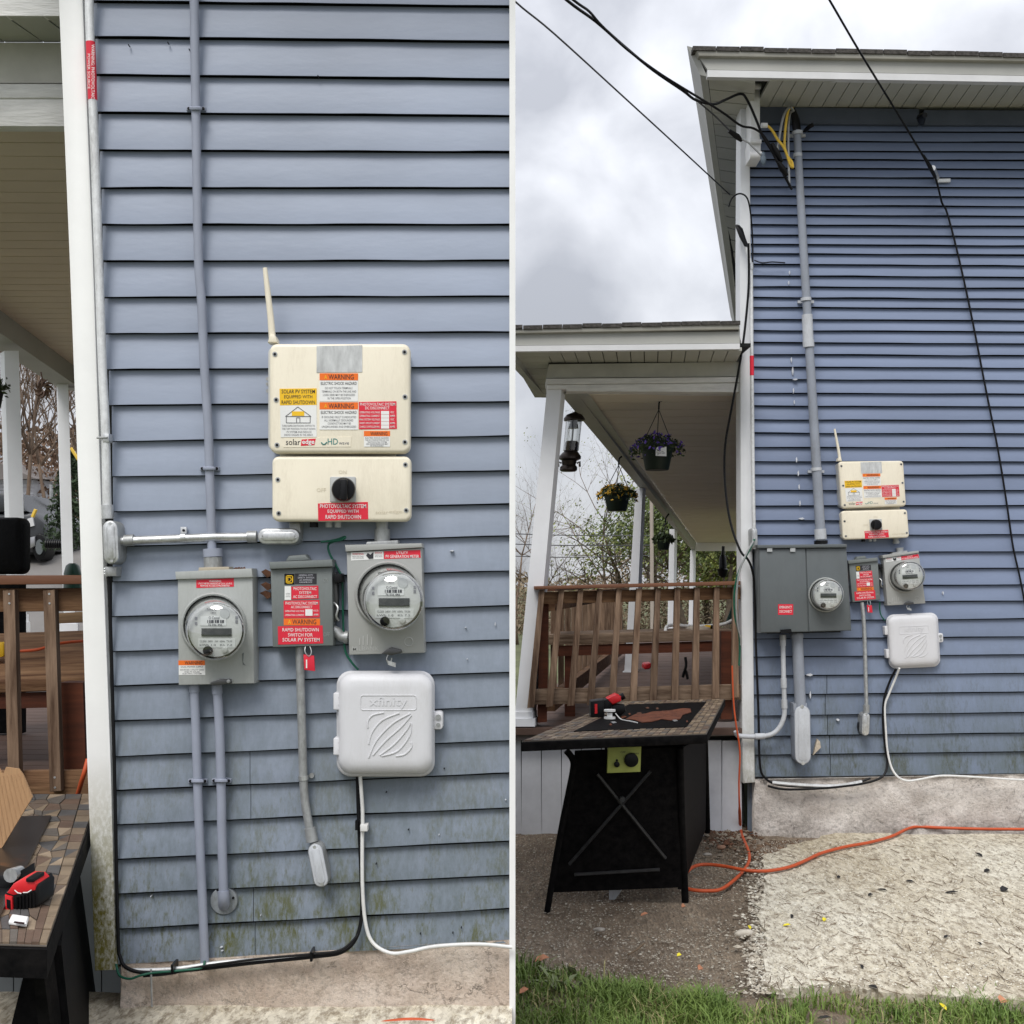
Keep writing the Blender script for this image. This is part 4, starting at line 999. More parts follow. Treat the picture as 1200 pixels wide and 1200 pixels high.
def dc_box(M, where):
    t = thing('dc_switch_box', 'small cream switch box with black round knob below the stickered inverter, %s' % where, 'switch box', base_of(M, 400, 611))
    prism('back_shell', M, rrect(319, 537, 480, 608, 7), 0.0, 0.08, CREAM, t, bev=0.004)
    prism('cover', M, rrect(318.5, 534.5, 481.5, 611, 8), 0.078, 0.108, CREAM, t, bev=0.009, seg=3)
    for x, y in ((325.5, 562), (326.5, 601.5), (475, 544.5), (476, 598)):
        disc('screw_cup', M, x, y, 2.9, 0.104, 0.1095, STEEL_D, t, n=12); disc('screw', M, x, y, 1.6, 0.106, 0.1105, BLACK, t, n=8)
    p = prism('switch_plate', M, rrect(386.5, 558.5, 417, 588.5, 2), 0.105, 0.112, mat('grey_switch_plate', (0.42, 0.43, 0.42), 0.4), t, bev=0.002)
    k = loft('knob', [[M(402.5 + r * math.cos(2 * PI * i / 28), 573.5 + r * math.sin(2 * PI * i / 28), o) for i in range(28)] for r, o in ((14.2, 0.11), (14.0, 0.13), (13.2, 0.135), (11.5, 0.136))], BLACK, t)
    prism('knob_grip', M, rrect(398, 561, 407, 586.5, 3), 0.134, 0.152, BLACK, k, bev=0.003)
    sticker(M, t, [(372.5, 590), (431, 588.2), (431.5, 608.5), (373, 610.5)], 0.1082, RED, [([('PHOTOVOLTAIC SYSTEM', 375, 590.8, 429, 595.4), ('EQUIPPED WITH', 384, 597.2, 420, 601.6), ('RAPID SHUTDOWN', 381.5, 603.4, 423, 608)], WHITE)])
    letters(M, [('ON', 397, 551, 406, 555.2), ('OFF', 371, 572, 382, 576.5)], 0.1088, mat('embossed_cream', (0.66, 0.59, 0.45), 0.4), t, 'embossed_lettering')
    letters(M, [('solar', 440, 598, 455, 602.5), ('edge', 456, 597.5, 471, 602.5)], 0.1088, MATS['embossed_cream'], t, 'embossed_lettering')
    for x, r in ((368, 5), (385.5, 4), (396, 4)):
        mtube('cable_gland', M, [(x, 610, 0.05), (x, 618, 0.05)], r, BLACK if x < 370 else PVC_L, t, 10)
    mtube('conduit_nipple', M, [(447.5, 610, 0.05), (448, 624, 0.05)], 7, STEEL_D, t, 16)
    mtube('nipple_nut', M, [(448, 620, 0.05), (448, 626, 0.05)], 9, STEEL_D, t, 8)
    return t
dc_box(ML, 'left half')

# ---- generation meter --------------------------------------------------------
def gen_meter(M, where, dx, dy):
    t = thing('electric_meter', 'grey meter box marked PV generation meter, beside the red-stickered disconnect, %s' % where, 'electric meter', base_of(M, 450, 767))
    prism('enclosure', M, [(406, 647), (494, 642), (497.5, 765), (409, 767.5)], 0.0, 0.085, mat('meter_box_grey', (0.36, 0.365, 0.35), 0.4, var=0.06, scale=4), t, bev=0.004)
    prism('top_cover', M, [(404, 638.5), (494, 636.5), (495, 641.5), (405, 646.5)], 0.0, 0.095, MATS['meter_box_grey'], t, bev=0.003)
    meter(M, t, 455, 697, 40, dx, dy, 0.085, 0.085, MATS['meter_box_grey'])
    prism('hub_plate', M, [(430, 635), (466, 633), (467, 638), (428, 639)], 0.02, 0.08, STEEL_D, t, bev=0.002)
    mtube('hub', M, [(448, 637, 0.05), (448, 624, 0.05)], 9, STEEL_D, t, 18)
    sticker(M, t, [(411, 647.5), (449, 646), (449.5, 655), (411.5, 657)], 0.085, WHITE, [([('WARNING', 413, 648.2, 426, 650.2), ('SHOCK', 439.5, 646.8, 448, 648.8)], REDTXT), ([('HIGH VOLTAGE', 413, 651.4, 426, 652.8), ('CAN SHOCK BURN', 413, 653.3, 426, 654.7), ('CONTACT UTILITY', 439.5, 650, 448.5, 651.2), ('BEFORE OPENING', 439.5, 651.8, 448.5, 653)], INKG)])
    prism('pictogram', M, [(431, 648), (434, 650), (437.5, 647), (437.5, 654.5), (432.5, 655), (429, 651)], 0.084, 0.0872, INK, t)
    sticker(M, t, [(450, 646), (492.5, 644.5), (493, 653.5), (450, 655)], 0.085, RED, [([('UTILITY', 464.5, 646.2, 478, 649), ('PV GENERATION METER', 452, 650.2, 491, 653.8)], WHITE)])
    letters(M, [('MILBANK', 413, 757.5, 444, 762.5)], 0.0858, mat('embossed_grey', (0.45, 0.455, 0.44), 0.4), t, 'embossed_lettering')
    for i, (x, y0, y1) in enumerate(((421, 748, 756), (425, 745.5, 756), (430, 743.5, 756), (435, 746.5, 756))):
        prism('embossed_mark', M, rect(x, y0, x + 1.3, y1), 0.084, 0.0862, MATS['embossed_grey'], t)
    tube('knock_out', [M(479 + 5 * math.cos(a * PI / 8), 752 + 5 * math.sin(a * PI / 8), 0.0855) for a in range(17)], M.m(0.5), MATS['embossed_grey'], t, 4)
    prism('latch', M, [(447, 766), (453, 761), (459, 758.5), (470, 761.5), (471, 765), (459, 768)], 0.08, 0.098, MATS['dark_latch'], t, bev=0.002)
    tube('wire_seal', [M(455, 767, 0.09), M(453, 773, 0.09), M(457, 779, 0.09), M(459, 771, 0.09)], M.m(0.6), STEEL, t, 5, 4)
    prism('seal_tag', M, [(454, 774), (463.5, 777), (463.5, 782), (454.5, 779)], 0.08, 0.092, STEEL, t)
    return t
gen_meter(ML, 'left half', 7, 8)
nip = thing('conduit_nipple', 'short grey bent pipe joining the disconnect and generation meter, left half', 'conduit', base_of(ML, 400, 745))
mtube('pipe', ML, [(388, 738, 0.04), (394, 740, 0.04), (400, 746, 0.04), (408, 747, 0.04)], 6, STEEL_D, nip, 14, 4)
mtube('lock_nut', ML, [(403.5, 746.5, 0.04), (407.5, 747, 0.04)], 7.6, STEEL_D, nip, 8)

# ---- AC disconnect -----------------------------------------------------------
def disconnect(M, where):
    t = thing('disconnect_switch', 'dark grey disconnect box with stacked red and orange stickers, %s' % where, 'switch box', base_of(M, 353, 757))
    prism('enclosure', M, [(317, 667), (389, 664.5), (390.5, 756.5), (319.5, 758.5)], 0.0, 0.075, GREYBOX_D, t, bev=0.003)
    prism('top_cover', M, [(315, 658.5), (389, 655.5), (390, 664), (316, 667)], 0.0, 0.09, GREYBOX_D, t, bev=0.004)
    prism('hub_bump', M, [(334, 658), (338, 651), (358, 649.5), (363, 656.5)], 0.0, 0.06, GREYBOX_D, t, bev=0.006)
    sticker(M, t, rect(333.3, 672.5, 345, 685), 0.075, BLACK, [([('D', 336.8, 676, 341.8, 681.8)], YELLOW)])
    for r in (rect(335, 674.2, 343.4, 675.3), rect(335, 682.6, 343.4, 683.7), rect(335, 674.2, 336, 683.7), rect(342.4, 674.2, 343.4, 683.7)):
        prism('logo_frame', M, r, 0.0755, 0.0772, YELLOW, t)
    sticker(M, t, rect(345.5, 672, 371, 684.5), 0.075, INK, [([('GENERAL DUTY', 350, 673, 367, 675), ('SAFETY SWITCH', 349, 676, 368, 678), ('60 AMPERES', 351, 678.8, 366, 680.6), ('RAINPROOF', 351, 681.4, 366, 683.2)], mat('pale_print', (0.5, 0.5, 0.55), 0.5))])
    sticker(M, t, rect(333.5, 687, 341, 703), 0.075, WHITE, [([('LISTED', 335, 695, 340, 696.6), ('SWITCH', 335, 698, 340, 699.6)], INKG)])
    sticker(M, t, [(341.3, 687.5), (373, 686.3), (373.3, 701.2), (341.6, 702.5)], 0.0755, RED, [([('PHOTOVOLTAIC', 344, 688.2, 371, 691.6), ('SYSTEM', 350.5, 693, 364.5, 696.2), ('AC DISCONNECT', 343.5, 697.6, 371.5, 700.8)], WHITE)])
    sticker(M, t, [(332.3, 704), (374.3, 703), (374.6, 723.5), (332.6, 724.4)], 0.075, RED, [([('PHOTOVOLTAIC SYSTEM', 334.5, 705.2, 372.5, 708.6), ('AC DISCONNECT', 341, 709.8, 366, 712.8), ('OPERATING VOLTAGE', 334, 715, 356.5, 717.2), ('OPERATING CURRENT', 334, 719.6, 356.5, 721.8), ('VOLTS', 367, 714.6, 373, 716.8), ('AMPS', 367.4, 719.2, 373, 721.4)], WHITE)])
    prism('blank_field', M, rect(357.8, 714, 366.2, 721.6), 0.0755, 0.0774, WHITE, t)
    sticker(M, t, rect(332.5, 724.8, 375, 732.8), 0.075, ORANGE, [([('WARNING', 342.5, 725.8, 370.5, 731.6)], INK), ([('A', 337.5, 726.4, 341, 731.2)], YELLOW)])
    sticker(M, t, [(325.5, 734), (378, 732.9), (378.8, 754), (326, 755.4)], 0.0752, RED, [([('RAPID SHUTDOWN', 331, 736, 373.5, 740), ('SWITCH FOR', 337.5, 742, 366.5, 746), ('SOLAR PV SYSTEM', 331, 747.6, 374.5, 751.8)], WHITE)])
    letters(M, [('ON', 379, 677.5, 384.5, 682), ('OFF', 379, 741, 386.5, 746)], 0.0758, mat('embossed_dark_grey', (0.26, 0.28, 0.27), 0.4), t, 'embossed_lettering')
    # handle on the right side
    h = prism('handle_arm', M, [(389, 672), (393.5, 670), (396, 700), (394.5, 728), (390.5, 729)], 0.01, 0.05, mat('dark_metal_bracket', (0.09, 0.09, 0.09), 0.5, metal=0.5), t, bev=0.003)
    prism('handle_grip', M, [(391.5, 673), (400, 672), (401, 682), (392, 684)], 0.02, 0.075, BLACK, h, bev=0.003)
    tube('hasp', [M(391, 706, 0.05), M(396, 712, 0.06), M(394, 722, 0.06), M(397, 727, 0.05)], M.m(1.4), STEEL, h, 8, 4)
    for y in (669, 684, 694):  # dry leaf pieces caught beside the box
        prism('leaf_scrap', M, [(303 + random.uniform(0, 4), y + 1), (311, y - 2), (317, y + 1), (317, y + 6), (313, y + 8), (309, y + 4)], 0.026, 0.034, RUST, t)
    tube('wire_seal', [M(358, 757, 0.07), M(357.5, 764, 0.075), M(362, 769, 0.075), M(365, 764, 0.075), M(363, 757, 0.07)], M.m(0.6), STEEL, t, 6, 4)
    sl = prism('seal_tag', M, [(355.5, 767), (368, 768.5), (369, 786.5), (356.5, 785)], 0.068, 0.074, RED, t, bev=0.001)
    prism('tag_notch', M, rect(358.5, 773, 360, 783), 0.073, 0.0752, WHITE, sl)
    return t
disconnect(ML, 'left half')
cd = thing('conduit', 'thin weathered conduit below the disconnect box ending in a slanted oval fitting, left half', 'conduit', base_of(ML, 373, 1040))
mtube('pipe', ML, [(351, 758, 0.04), (354, 860, 0.04), (355.5, 910, 0.04), (357.5, 940, 0.04), (363, 972, 0.04)], 5.0, STEEL_D, cd, 16, 5)
mtube('connector', ML, [(363, 970, 0.04), (366, 986, 0.04)], [6.6, 7.2], STEEL_D, cd, 14)
conduit_body(ML, cd, ((369.5, 998), (376, 1031), 9.0), 0.07, STEEL_D, PVC_L)
o = mtube('strap', ML, [(355.3, 909, 0.04), (355.7, 914, 0.04)], 6.0, STEEL, cd, 14)
disc('screw', ML, 365, 909, 3, 0.02, 0.03, STEEL_D, o, n=10)

# ---- telecom box ---------------------------------------------------------------
def xbox(M, where):
    t = thing('cable_box', 'white-grey rounded plastic cable box with embossed curved ribs, %s' % where, 'utility box', base_of(M, 452, 910))
    def rr(x0, y0, x1, y1, r, o, n=7): return [M(x, y, o) for x, y in rrect(x0, y0, x1, y1, r, n)]
    loft('back_shell', [rr(394.5, 786, 509.5, 910, 17, 0.0), rr(394.5, 786, 509.5, 910, 17, 0.05), rr(396, 788, 508, 908.5, 17, 0.056)], XBOX, t)
    lid = loft('lid', [rr(396, 788, 508, 907.5, 17, 0.054), rr(397, 789, 507.5, 906.5, 17, 0.075), rr(400, 792, 505, 903, 15, 0.088), rr(406, 799, 500, 896, 13, 0.094), rr(413, 806, 494, 890, 10, 0.095)], XBOX, t, ang=60)
    o = 0.0955
    XD = mat('relief_shade_plastic', (0.64, 0.64, 0.66), 0.5)  # slightly darker tone paints relief shade on flat letters and slots
    tube('logo_frame', [M(x, y, o) for x, y in rrect(422.5, 815, 488, 832, 3, 3)] + [M(*rrect(422.5, 815, 488, 832, 3, 3)[0], o)], M.m(0.55), XBOX, lid, 5)
    letters(M, [('xfinity', 433, 816.5, 477, 830.5)], o + 0.0012, XD, lid, 'embossed_lettering')
    def rib(pts): tube('rib', smooth_pts([M(x, y, o) for x, y in pts], 4), M.m(1.0), XBOX, lid, 6)
    rib([(431, 853), (431, 845), (437, 838), (450, 835)]); rib([(432, 872), (436, 858), (448, 844), (468, 835.5)]); rib([(432, 888), (441, 868), (460, 848), (481, 836)])
    rib([(437, 885), (452, 868), (470, 852), (482, 838)]); rib([(445, 885), (462, 872), (476, 856), (481, 847)]); rib([(447, 886), (466, 880), (480, 862), (482, 848)]); rib([(464, 886), (474, 884), (482, 876), (482, 870)])
    for y in (812, 865):
        h = prism('hinge', M, rrect(390.5, y, 402.5, y + 20, 1.5), 0.03, 0.075, XBOX, t, bev=0.003)
        prism('hinge_slot', M, rect(396, y + 4.5, 403, y + 5.5), 0.06, 0.0765, XD, h); prism('hinge_slot', M, rect(396, y + 13, 403, y + 14), 0.06, 0.0765, XD, h)
    l = prism('latch', M, rrect(507, 834, 519, 855, 4), 0.01, 0.055, XBOX, t, bev=0.004)
    disc('latch_screw', M, 513.5, 840.5, 3.2, 0.052, 0.06, STEEL_D, l, n=12); disc('latch_screw', M, 513.5, 849.5, 2.4, 0.052, 0.058, STEEL_D, l, n=10)
    return t
xbox(ML, 'left half')

# ---- near cables -----------------------------------------------------------------
def cable(name, M, pts, r, m, label, cat='cable', curve=5, seg=8, group=None):
    o = mtube(name, M, pts, r, m, None, seg, curve)
    return tag(o, label, cat, group)
cable('white_cable', ML, [(422, 909, 0.045), (424, 935, 0.04), (425, 955, 0.036), (424.5, 990, 0.034), (425, 1045, 0.034), (429, 1085, 0.034), (438, 1106, 0.036), (458, 1117, 0.05), (480, 1115, 0.06), (510, 1109, 0.06), (560, 1106.5, 0.06), (600, 1110, 0.055)], 2.2, CABW, 'white cable looping from the rounded cable box down to the foundation, left half')
cable('black_cable', ML, [(419, 909, 0.04), (420, 950, 0.03), (423, 1020, 0.028), (424, 1070, 0.03), (417, 1100, 0.04), (400, 1116, 0.055), (370, 1121, 0.06), (300, 1128, 0.06), (230, 1136, 0.06), (175, 1140, 0.06), (150, 1135, 0.055), (141, 1122, 0.04), (138, 1090, 0.034), (134, 900, 0.034), (129, 720, 0.034), (127, 676, 0.036)], 2.2, CABK, 'black cable running below the siding and up beside the corner board, left half')
cable('black_cable', ML, [(420, 1095, 0.05), (400, 1113, 0.065), (365, 1118, 0.07), (300, 1124, 0.07), (235, 1133, 0.07), (200, 1141, 0.072), (168, 1144, 0.07)], 1.5, CABK, 'thinner black cable strapped along the top of the foundation, left half')
cable('ground_pipe', ML, [(150, 1137, 0.05), (200, 1136, 0.055), (260, 1128, 0.055), (330, 1123, 0.055), (395, 1117, 0.052)], 2.6, EMTW, 'pale dirty pipe lying along the top of the foundation, left half', 'pipe')
cable('green_wire', ML, [(240, 1126, 0.06), (236, 1134, 0.07), (215, 1137, 0.075), (180, 1140, 0.075), (165, 1143, 0.08), (152, 1147, 0.08), (140, 1143, 0.07), (136, 1130, 0.05)], 1.4, CABG, 'green ground wire looping at the foot of the long conduit, left half', 'wire')
cable('green_wire', ML, [(376, 635, 0.05), (392, 633, 0.05), (404, 629, 0.06), (402, 632, 0.06), (386, 637, 0.04), (386, 648, 0.035), (395, 665, 0.035), (401, 680, 0.035), (402, 720, 0.035), (404, 760, 0.035), (412, 776, 0.035), (420, 785, 0.035)], 1.3, CABG, 'dark green ground wire between the disconnect and generation meter, left half', 'wire')
nail = mtube('steel_rod', ML, [(177, 1136, 0.075), (178, 1180, 0.075)], 1.2, STEEL_D, None, 6); tag(nail, 'thin steel rod hanging down the pink foundation, left half', 'rod')
for x, y in ((201.5, 1136), (364.5, 1121), (417.5, 967)):
    c = prism('cable_clip', ML, rect(x - 1.4, y - 5, x + 1.4, y + 6), 0.03, 0.085 if y > 1000 else 0.05, BLACK)
    tag(c, {201: 'black clip on the cables near the corner board', 364: 'black clip on the cables below the slanted oval fitting', 417: 'small clip on the black cable below the cable box'}[int(x)] + ', left half', 'clip')
wc = prism('cable_clip', ML, rect(422, 967, 430.5, 974.5), 0.02, 0.055, CABW, None, bev=0.002); tag(wc, 'small white clip holding the white cable on the siding, left half', 'clip')

# ================================================================ FAR EQUIPMENT
def R_(src, tl, tr, br, bl): return Map(8.0, src, (tl, tr, br, bl))
inverter(R_((314, 403, 481, 533), (982, 541), (1059, 540), (1062.5, 594), (985.5, 597)), 'right half')
dc_box(R_((319, 535, 481, 611), (986, 599), (1063, 597), (1065.5, 630), (988, 632.5)), 'right half')
gen_meter(R_((404, 637, 497, 767), (1034, 650), (1078, 645.5), (1084.5, 708), (1037.5, 709.5)), 'right half', 14, -2)
disconnect(R_((316, 655, 390, 757), (994, 655), (1029, 653), (1031.5, 703), (997.5, 705)), 'right half')
xbox(R_((392, 785, 510, 910), (1036.5, 720), (1099, 717), (1102.5, 781), (1040.5, 784)), 'right half')

# big meter panel
t = thing('meter_panel', 'wide dark grey two-door meter panel with round glass meter, right half', 'electric panel', base_of(MR, 943, 743))
prism('enclosure', MR, [(889, 641), (992, 640), (998, 739), (891, 742)], 0.0, 0.20, GREYBOX_R, t, bev=0.006)
prism('top_cover', MR, [(887.5, 638.5), (992.5, 637.5), (993, 641.5), (888, 642.5)], 0.0, 0.23, GREYBOX_R, t, bev=0.006)
d1 = prism('door', MR, [(890, 644), (943.5, 643), (947, 740), (891.5, 741)], 0.19, 0.212, GREYBOX_R, t, bev=0.004)
d2 = prism('door', MR, [(944.8, 643), (992, 642.5), (997, 738.5), (948.2, 739.8)], 0.19, 0.209, GREYBOX_R, t, bev=0.004)
for x in (902, 929): prism('hinge', MR, rect(x - 3, 641.8, x + 3, 646.5), 0.2, 0.222, STEEL, d1)
sticker(MR, d1, rect(911.8, 708, 929.5, 720.5), 0.212, RED, [([('EMERGENCY', 913.5, 710, 928, 713), ('DISCONNECT', 913.5, 715, 928, 718)], WHITE)])
prism('latch', MR, [(915, 738), (927, 737), (928, 741), (916, 742.5)], 0.2, 0.235, BLACK, d1)
meter(Map(8.0, (0, 0, 100, 100), ((920, 647), (1020, 647), (1020, 747), (920, 747))), t, 47.5, 50, 20.5, 3.5, -0.5, 0.212, 0.10)
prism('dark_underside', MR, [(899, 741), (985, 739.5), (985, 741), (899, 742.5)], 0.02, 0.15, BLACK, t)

mast = thing('conduit', 'thick grey service mast with couplings rising from the meter panel to the eave', 'conduit', base_of(MR, 962, 638))
mtube('pipe', MR, [(934, 153, 0.13), (937.5, 220, 0.13), (942, 300, 0.13), (948, 400, 0.13), (954, 500, 0.13), (960, 600, 0.13), (962.5, 640, 0.13)], [4.3, 4.5, 4.7, 5.0, 5.3, 5.6, 5.8], PVC, mast, 18, 4)
mtube('coupling', MR, [(945.8, 369, 0.13), (947.2, 402, 0.13)], 6.1, PVC_L, mast, 18)
mtube('coupling', MR, [(947.2, 399, 0.13), (947.7, 407, 0.13)], 6.6, PVC_L, mast, 18)
mtube('coupling', MR, [(934.7, 180, 0.13), (934.9, 184, 0.13)], 5.2, PVC_L, mast, 16)
mtube('hub', MR, [(961, 620, 0.13), (961.8, 632, 0.13)], 6.8, PVC_L, mast, 18)
mtube('hub_ring', MR, [(961.8, 633.5, 0.13), (962, 637.5, 0.13)], 7.8, BLACK, mast, 18)
for x, y in ((934.5, 156), (944.5, 351), (956.5, 550)):
    o = mtube('strap', MR, [(x - 0.1, y - 1.8, 0.13), (x + 0.1, y + 1.8, 0.13)], 6.2, PVC_L, mast, 16)
    prism('strap_ear', MR, rect(x - 9.5, y + 1, x + 9.5, y + 4), 0.03, 0.05, PVC_L, o)
# weather head and its drooping conductors
wh = loft('weather_head', [[MR(x + r * math.cos(2 * PI * i / 14), y + 0.5 * r * math.sin(2 * PI * i / 14), 0.13 + 0.004 * r * math.sin(2 * PI * i / 14)) for i in range(14)] for x, y, r in ((934, 154, 4.8), (933.5, 150, 5.2), (932.5, 141, 4.8), (930.5, 132, 3.8), (928.5, 126.5, 2.8), (926.5, 124.5, 1.0))], BLACK, mast)

lo = thing('conduit', 'thick grey conduit below the meter panel with long pale oval access cover', 'conduit', base_of(MR, 940, 896))
mtube('pipe', MR, [(934, 741, 0.10), (938, 830, 0.10)], 6.5, PVC, lo, 18)
mtube('coupling', MR, [(933.8, 743, 0.10), (934, 748, 0.10)], 7.4, PVC, lo, 18)
conduit_body(MR, lo, ((940.2, 836), (941, 886.5), 9.6), 0.13, PVC, PVC_L)
prism('body_collar', MR, [(929.5, 824.5), (946, 824), (947, 840), (930, 840)], 0.02, 0.12, PVC, lo, bev=0.01)
sm = thing('conduit', 'slim pale conduit curving from the meter panel towards the corner board', 'conduit', base_of(MR, 915, 840))
mtube('pipe', MR, [(917.5, 752, 0.10), (918.5, 800, 0.10), (919.3, 828, 0.10), (918.5, 841, 0.10), (913, 853, 0.10), (904, 860.5, 0.10), (890, 863, 0.10), (873, 863, 0.10), (864, 861.5, 0.11), (862.5, 857, 0.12)], 2.8, PVC_L, sm, 12, 4)
for a, b in (((917.4, 748), (917.5, 757)), ((918.3, 795), (918.6, 806)), ((919, 820), (919.3, 830)), ((885, 863), (896, 862.6))):
    mtube('coupling', MR, [(a[0], a[1], 0.10), (b[0], b[1], 0.10)], 3.6, PVC_L, sm, 12)
mtube('lock_nut', MR, [(917.3, 744, 0.10), (917.4, 750, 0.10)], 4.0, STEEL_D, sm, 8)
dc_ = thing('conduit', 'thin silver conduit under the disconnect box ending in an oval fitting, right half', 'conduit', base_of(MR, 1015, 862))
mtube('pipe', MR, [(1010, 706, 0.08), (1012, 726, 0.08), (1013.5, 760, 0.08), (1015.3, 830, 0.08)], 2.4, STEEL, dc_, 12, 4)
conduit_body(MR, dc_, ((1015, 840), (1014.3, 857.5), 4.6), 0.11, STEEL_D, STEEL)
mtube('connector', MR, [(1015.2, 826, 0.08), (1015.2, 835, 0.08)], 3.8, STEEL_D, dc_, 10)
prism('dark_gap', MR, ell(1010.5, 852, 5, 9, 12), 0.02, 0.05, BLACK, dc_)
em = thing('conduit', 'slim silver conduit with red sticker running down the corner board, right half', 'conduit', base_of(MR, 884, 648))
mtube('pipe', MR, [(873, 285, 0.12), (877, 300, 0.12), (879.7, 312, 0.12), (880.3, 330, 0.12), (881, 420, 0.12), (882.5, 560, 0.12), (883.7, 625, 0.12)], 2.2, EMTW, em, 12, 3)
mtube('sticker', MR, [(881, 417, 0.12), (881.2, 440, 0.12)], 2.45, RED, em, 12)
mtube('connector', MR, [(880, 308, 0.12), (880.2, 316, 0.12)], 3.0, STEEL, em, 10)
conduit_body(MR, em, ((884, 622), (884.6, 640), 3.6), 0.16, STEEL_D, STEEL)
loft('weather_head', [[MR(x + r * math.cos(2 * PI * i / 12), y + r * 0.4 * math.sin(2 * PI * i / 12), 0.12 + 0.006 * r * math.sin(2 * PI * i / 12)) for i in range(12)] for x, y, r in ((874.5, 288, 2.6), (870, 278, 3.6), (866.5, 268, 4.0), (864, 264, 2.5))], BLACK, em)
# ================================================================ LEFT PORCH (beyond the mossy corner board)
porchL = thing('porch', 'white porch with tan boarded ceiling behind the mossy corner board, far left', 'porch', (-2.0, 4.2, 0))
F1, F2 = Map(3.62), Map(3.80)
prism('fascia', F1, [(-400, -60), (75, -60), (75, 18.5), (-400, 17)], -0.03, 0.0, TRIM_OLD, porchL)
zc = CAMH + (HZ - 19) * 3.62 / FPX
xs = [-2.45, -2.3, -2.15, -2.0, -1.86, -1.72, -1.545, -1.43, -1.325, -1.22, -1.12]
for a, b in zip(xs, xs[1:]):
    solid('soffit_board', [(a + .004, 3.625, zc), (b - .004, 3.625, zc), (b + .03, 3.82, zc + .01), (a + .034, 3.82, zc + .01)], (0, 0, 0.02), SOFFIT, porchL)
solid('soffit_backing', [(-2.45, 3.63, zc + .03), (-1.1, 3.63, zc + .03), (-1.1, 3.84, zc + .04), (-2.45, 3.84, zc + .04)], (0, 0, .02), GAP_BLACK, porchL)
prism('frieze_board', F2, [(-400, 49), (80, 50), (80, 97), (-400, 97.5)], -0.04, 0.0, mat('grey_frieze_near', (0.52, 0.51, 0.46), 0.55), porchL)
prism('beam_board', F2, [(-400, 98), (80, 98), (80, 114.5), (-400, 116)], -0.04, 0.012, TRIM_OLD, porchL, bev=0.003)
prism('beam_board', F2, [(-400, 116.5), (80, 115), (80, 148), (-400, 147)], -0.04, 0.006, TRIM_OLD, porchL, bev=0.003)
zc2 = CAMH + (HZ - 147.5) * 3.84 / FPX
for k in range(34):
    y0 = 3.85 + k * 0.128
    xl0 = -2.62 - (y0 - 6.6) * 0.12
    solid('ceiling_board', [(xl0, y0, zc2), (-1.12, y0 + 0.02, zc2), (-1.12, y0 + .141, zc2), (xl0 - .015, y0 + .121, zc2)], (0, 0, 0.018), CEIL, porchL)
solid('ceiling_backing', [(-2.9, 3.9, zc2 + .02), (-1.1, 3.9, zc2 + .02), (-1.1, 8.4, zc2 + .02), (-2.9, 8.4, zc2 + .02)], (0, 0, .03), GAP_BLACK, porchL)
def bsec(Y):
    x = -2.60 - (Y - 6.6) * 0.12
    return [(x, Y, zc2 + .01), (x, Y, zc2 - 0.115), (x - .14, Y, zc2 - 0.115), (x - .14, Y, zc2 + .01)]
loft('side_beam', [bsec(4.0), bsec(8.4)], FASCIA, porchL, smooth=False)
solid('end_beam', [(-2.9, 8.25, zc2 - .12), (-1.1, 8.25, zc2 - .12), (-1.1, 8.25, zc2 + .01), (-2.9, 8.25, zc2 + .01)], (0, 0.15, 0), FASCIA, porchL)
column(porchL, (5, 22, 411), (15, 32, 740), 6.75, -0.06, COLW, 0.09)
column(porchL, (67, 80, 448), (76, 88, 740), 8.15, -0.04, COLW, 0.1, )
for k in range(27):
    y0 = 4.36 + k * 0.155
    solid('deck_board', [(-3.0, y0, .88), (-1.12, y0, .88), (-1.12, y0 + .148, .88), (-3.0, y0 + .148, .88)], (0, 0, -0.035), DECKF, porchL)
for k in range(16):
    x0 = -1.10 - k * 0.10
    solid('skirting_board', [(x0 - .096, 4.36, -0.05), (x0, 4.36, -0.05), (x0, 4.36, .84), (x0 - .096, 4.36, .84)], (0, 0.02, 0), SKIRT_D, porchL)

rl = thing('porch_railing', 'brown wooden porch railing with two balusters left of the mossy corner board', 'railing', (-1.6, 4.3, 0.88))
MQ = Map(4.30)
prism('hand_rail', MQ, [(-330, 675.5), (110, 674), (110, 684.5), (-330, 688)], -0.07, 0.05, RAILP, rl, bev=0.006)
prism('upper_rail', MQ, [(-330, 691), (110, 689), (110, 716), (-330, 720)], -0.035, 0.0, RAILW, rl, bev=0.004)
prism('lower_rail', MQ, [(-330, 906), (110, 903), (110, 931), (-330, 933)], -0.035, 0.0, RAILW, rl, bev=0.004)
for x0, x1 in ((3, 8.5), (50, 57), (-42, -36), (-88, -83), (-134, -130), (-180, -177), (-226, -224), (-272, -271)):
    b = prism('baluster', MQ, [(x0, 692), (x0 + 14, 691), (x1 + 14.5, 927), (x1 + 1, 928)], 0.001, 0.035, DECKW, rl, bev=0.003)
    for y in (696, 707, 911, 923): disc('screw', MQ, x0 + (x1 - x0) * (y - 692) / 236 + 7.5, y, 1.3, 0.033, 0.0365, STEEL, b, n=8)
prism('rail_post', MQ, [(70, 800), (97, 800), (102, 935), (74, 935)], -0.14, -0.05, REDW, rl)

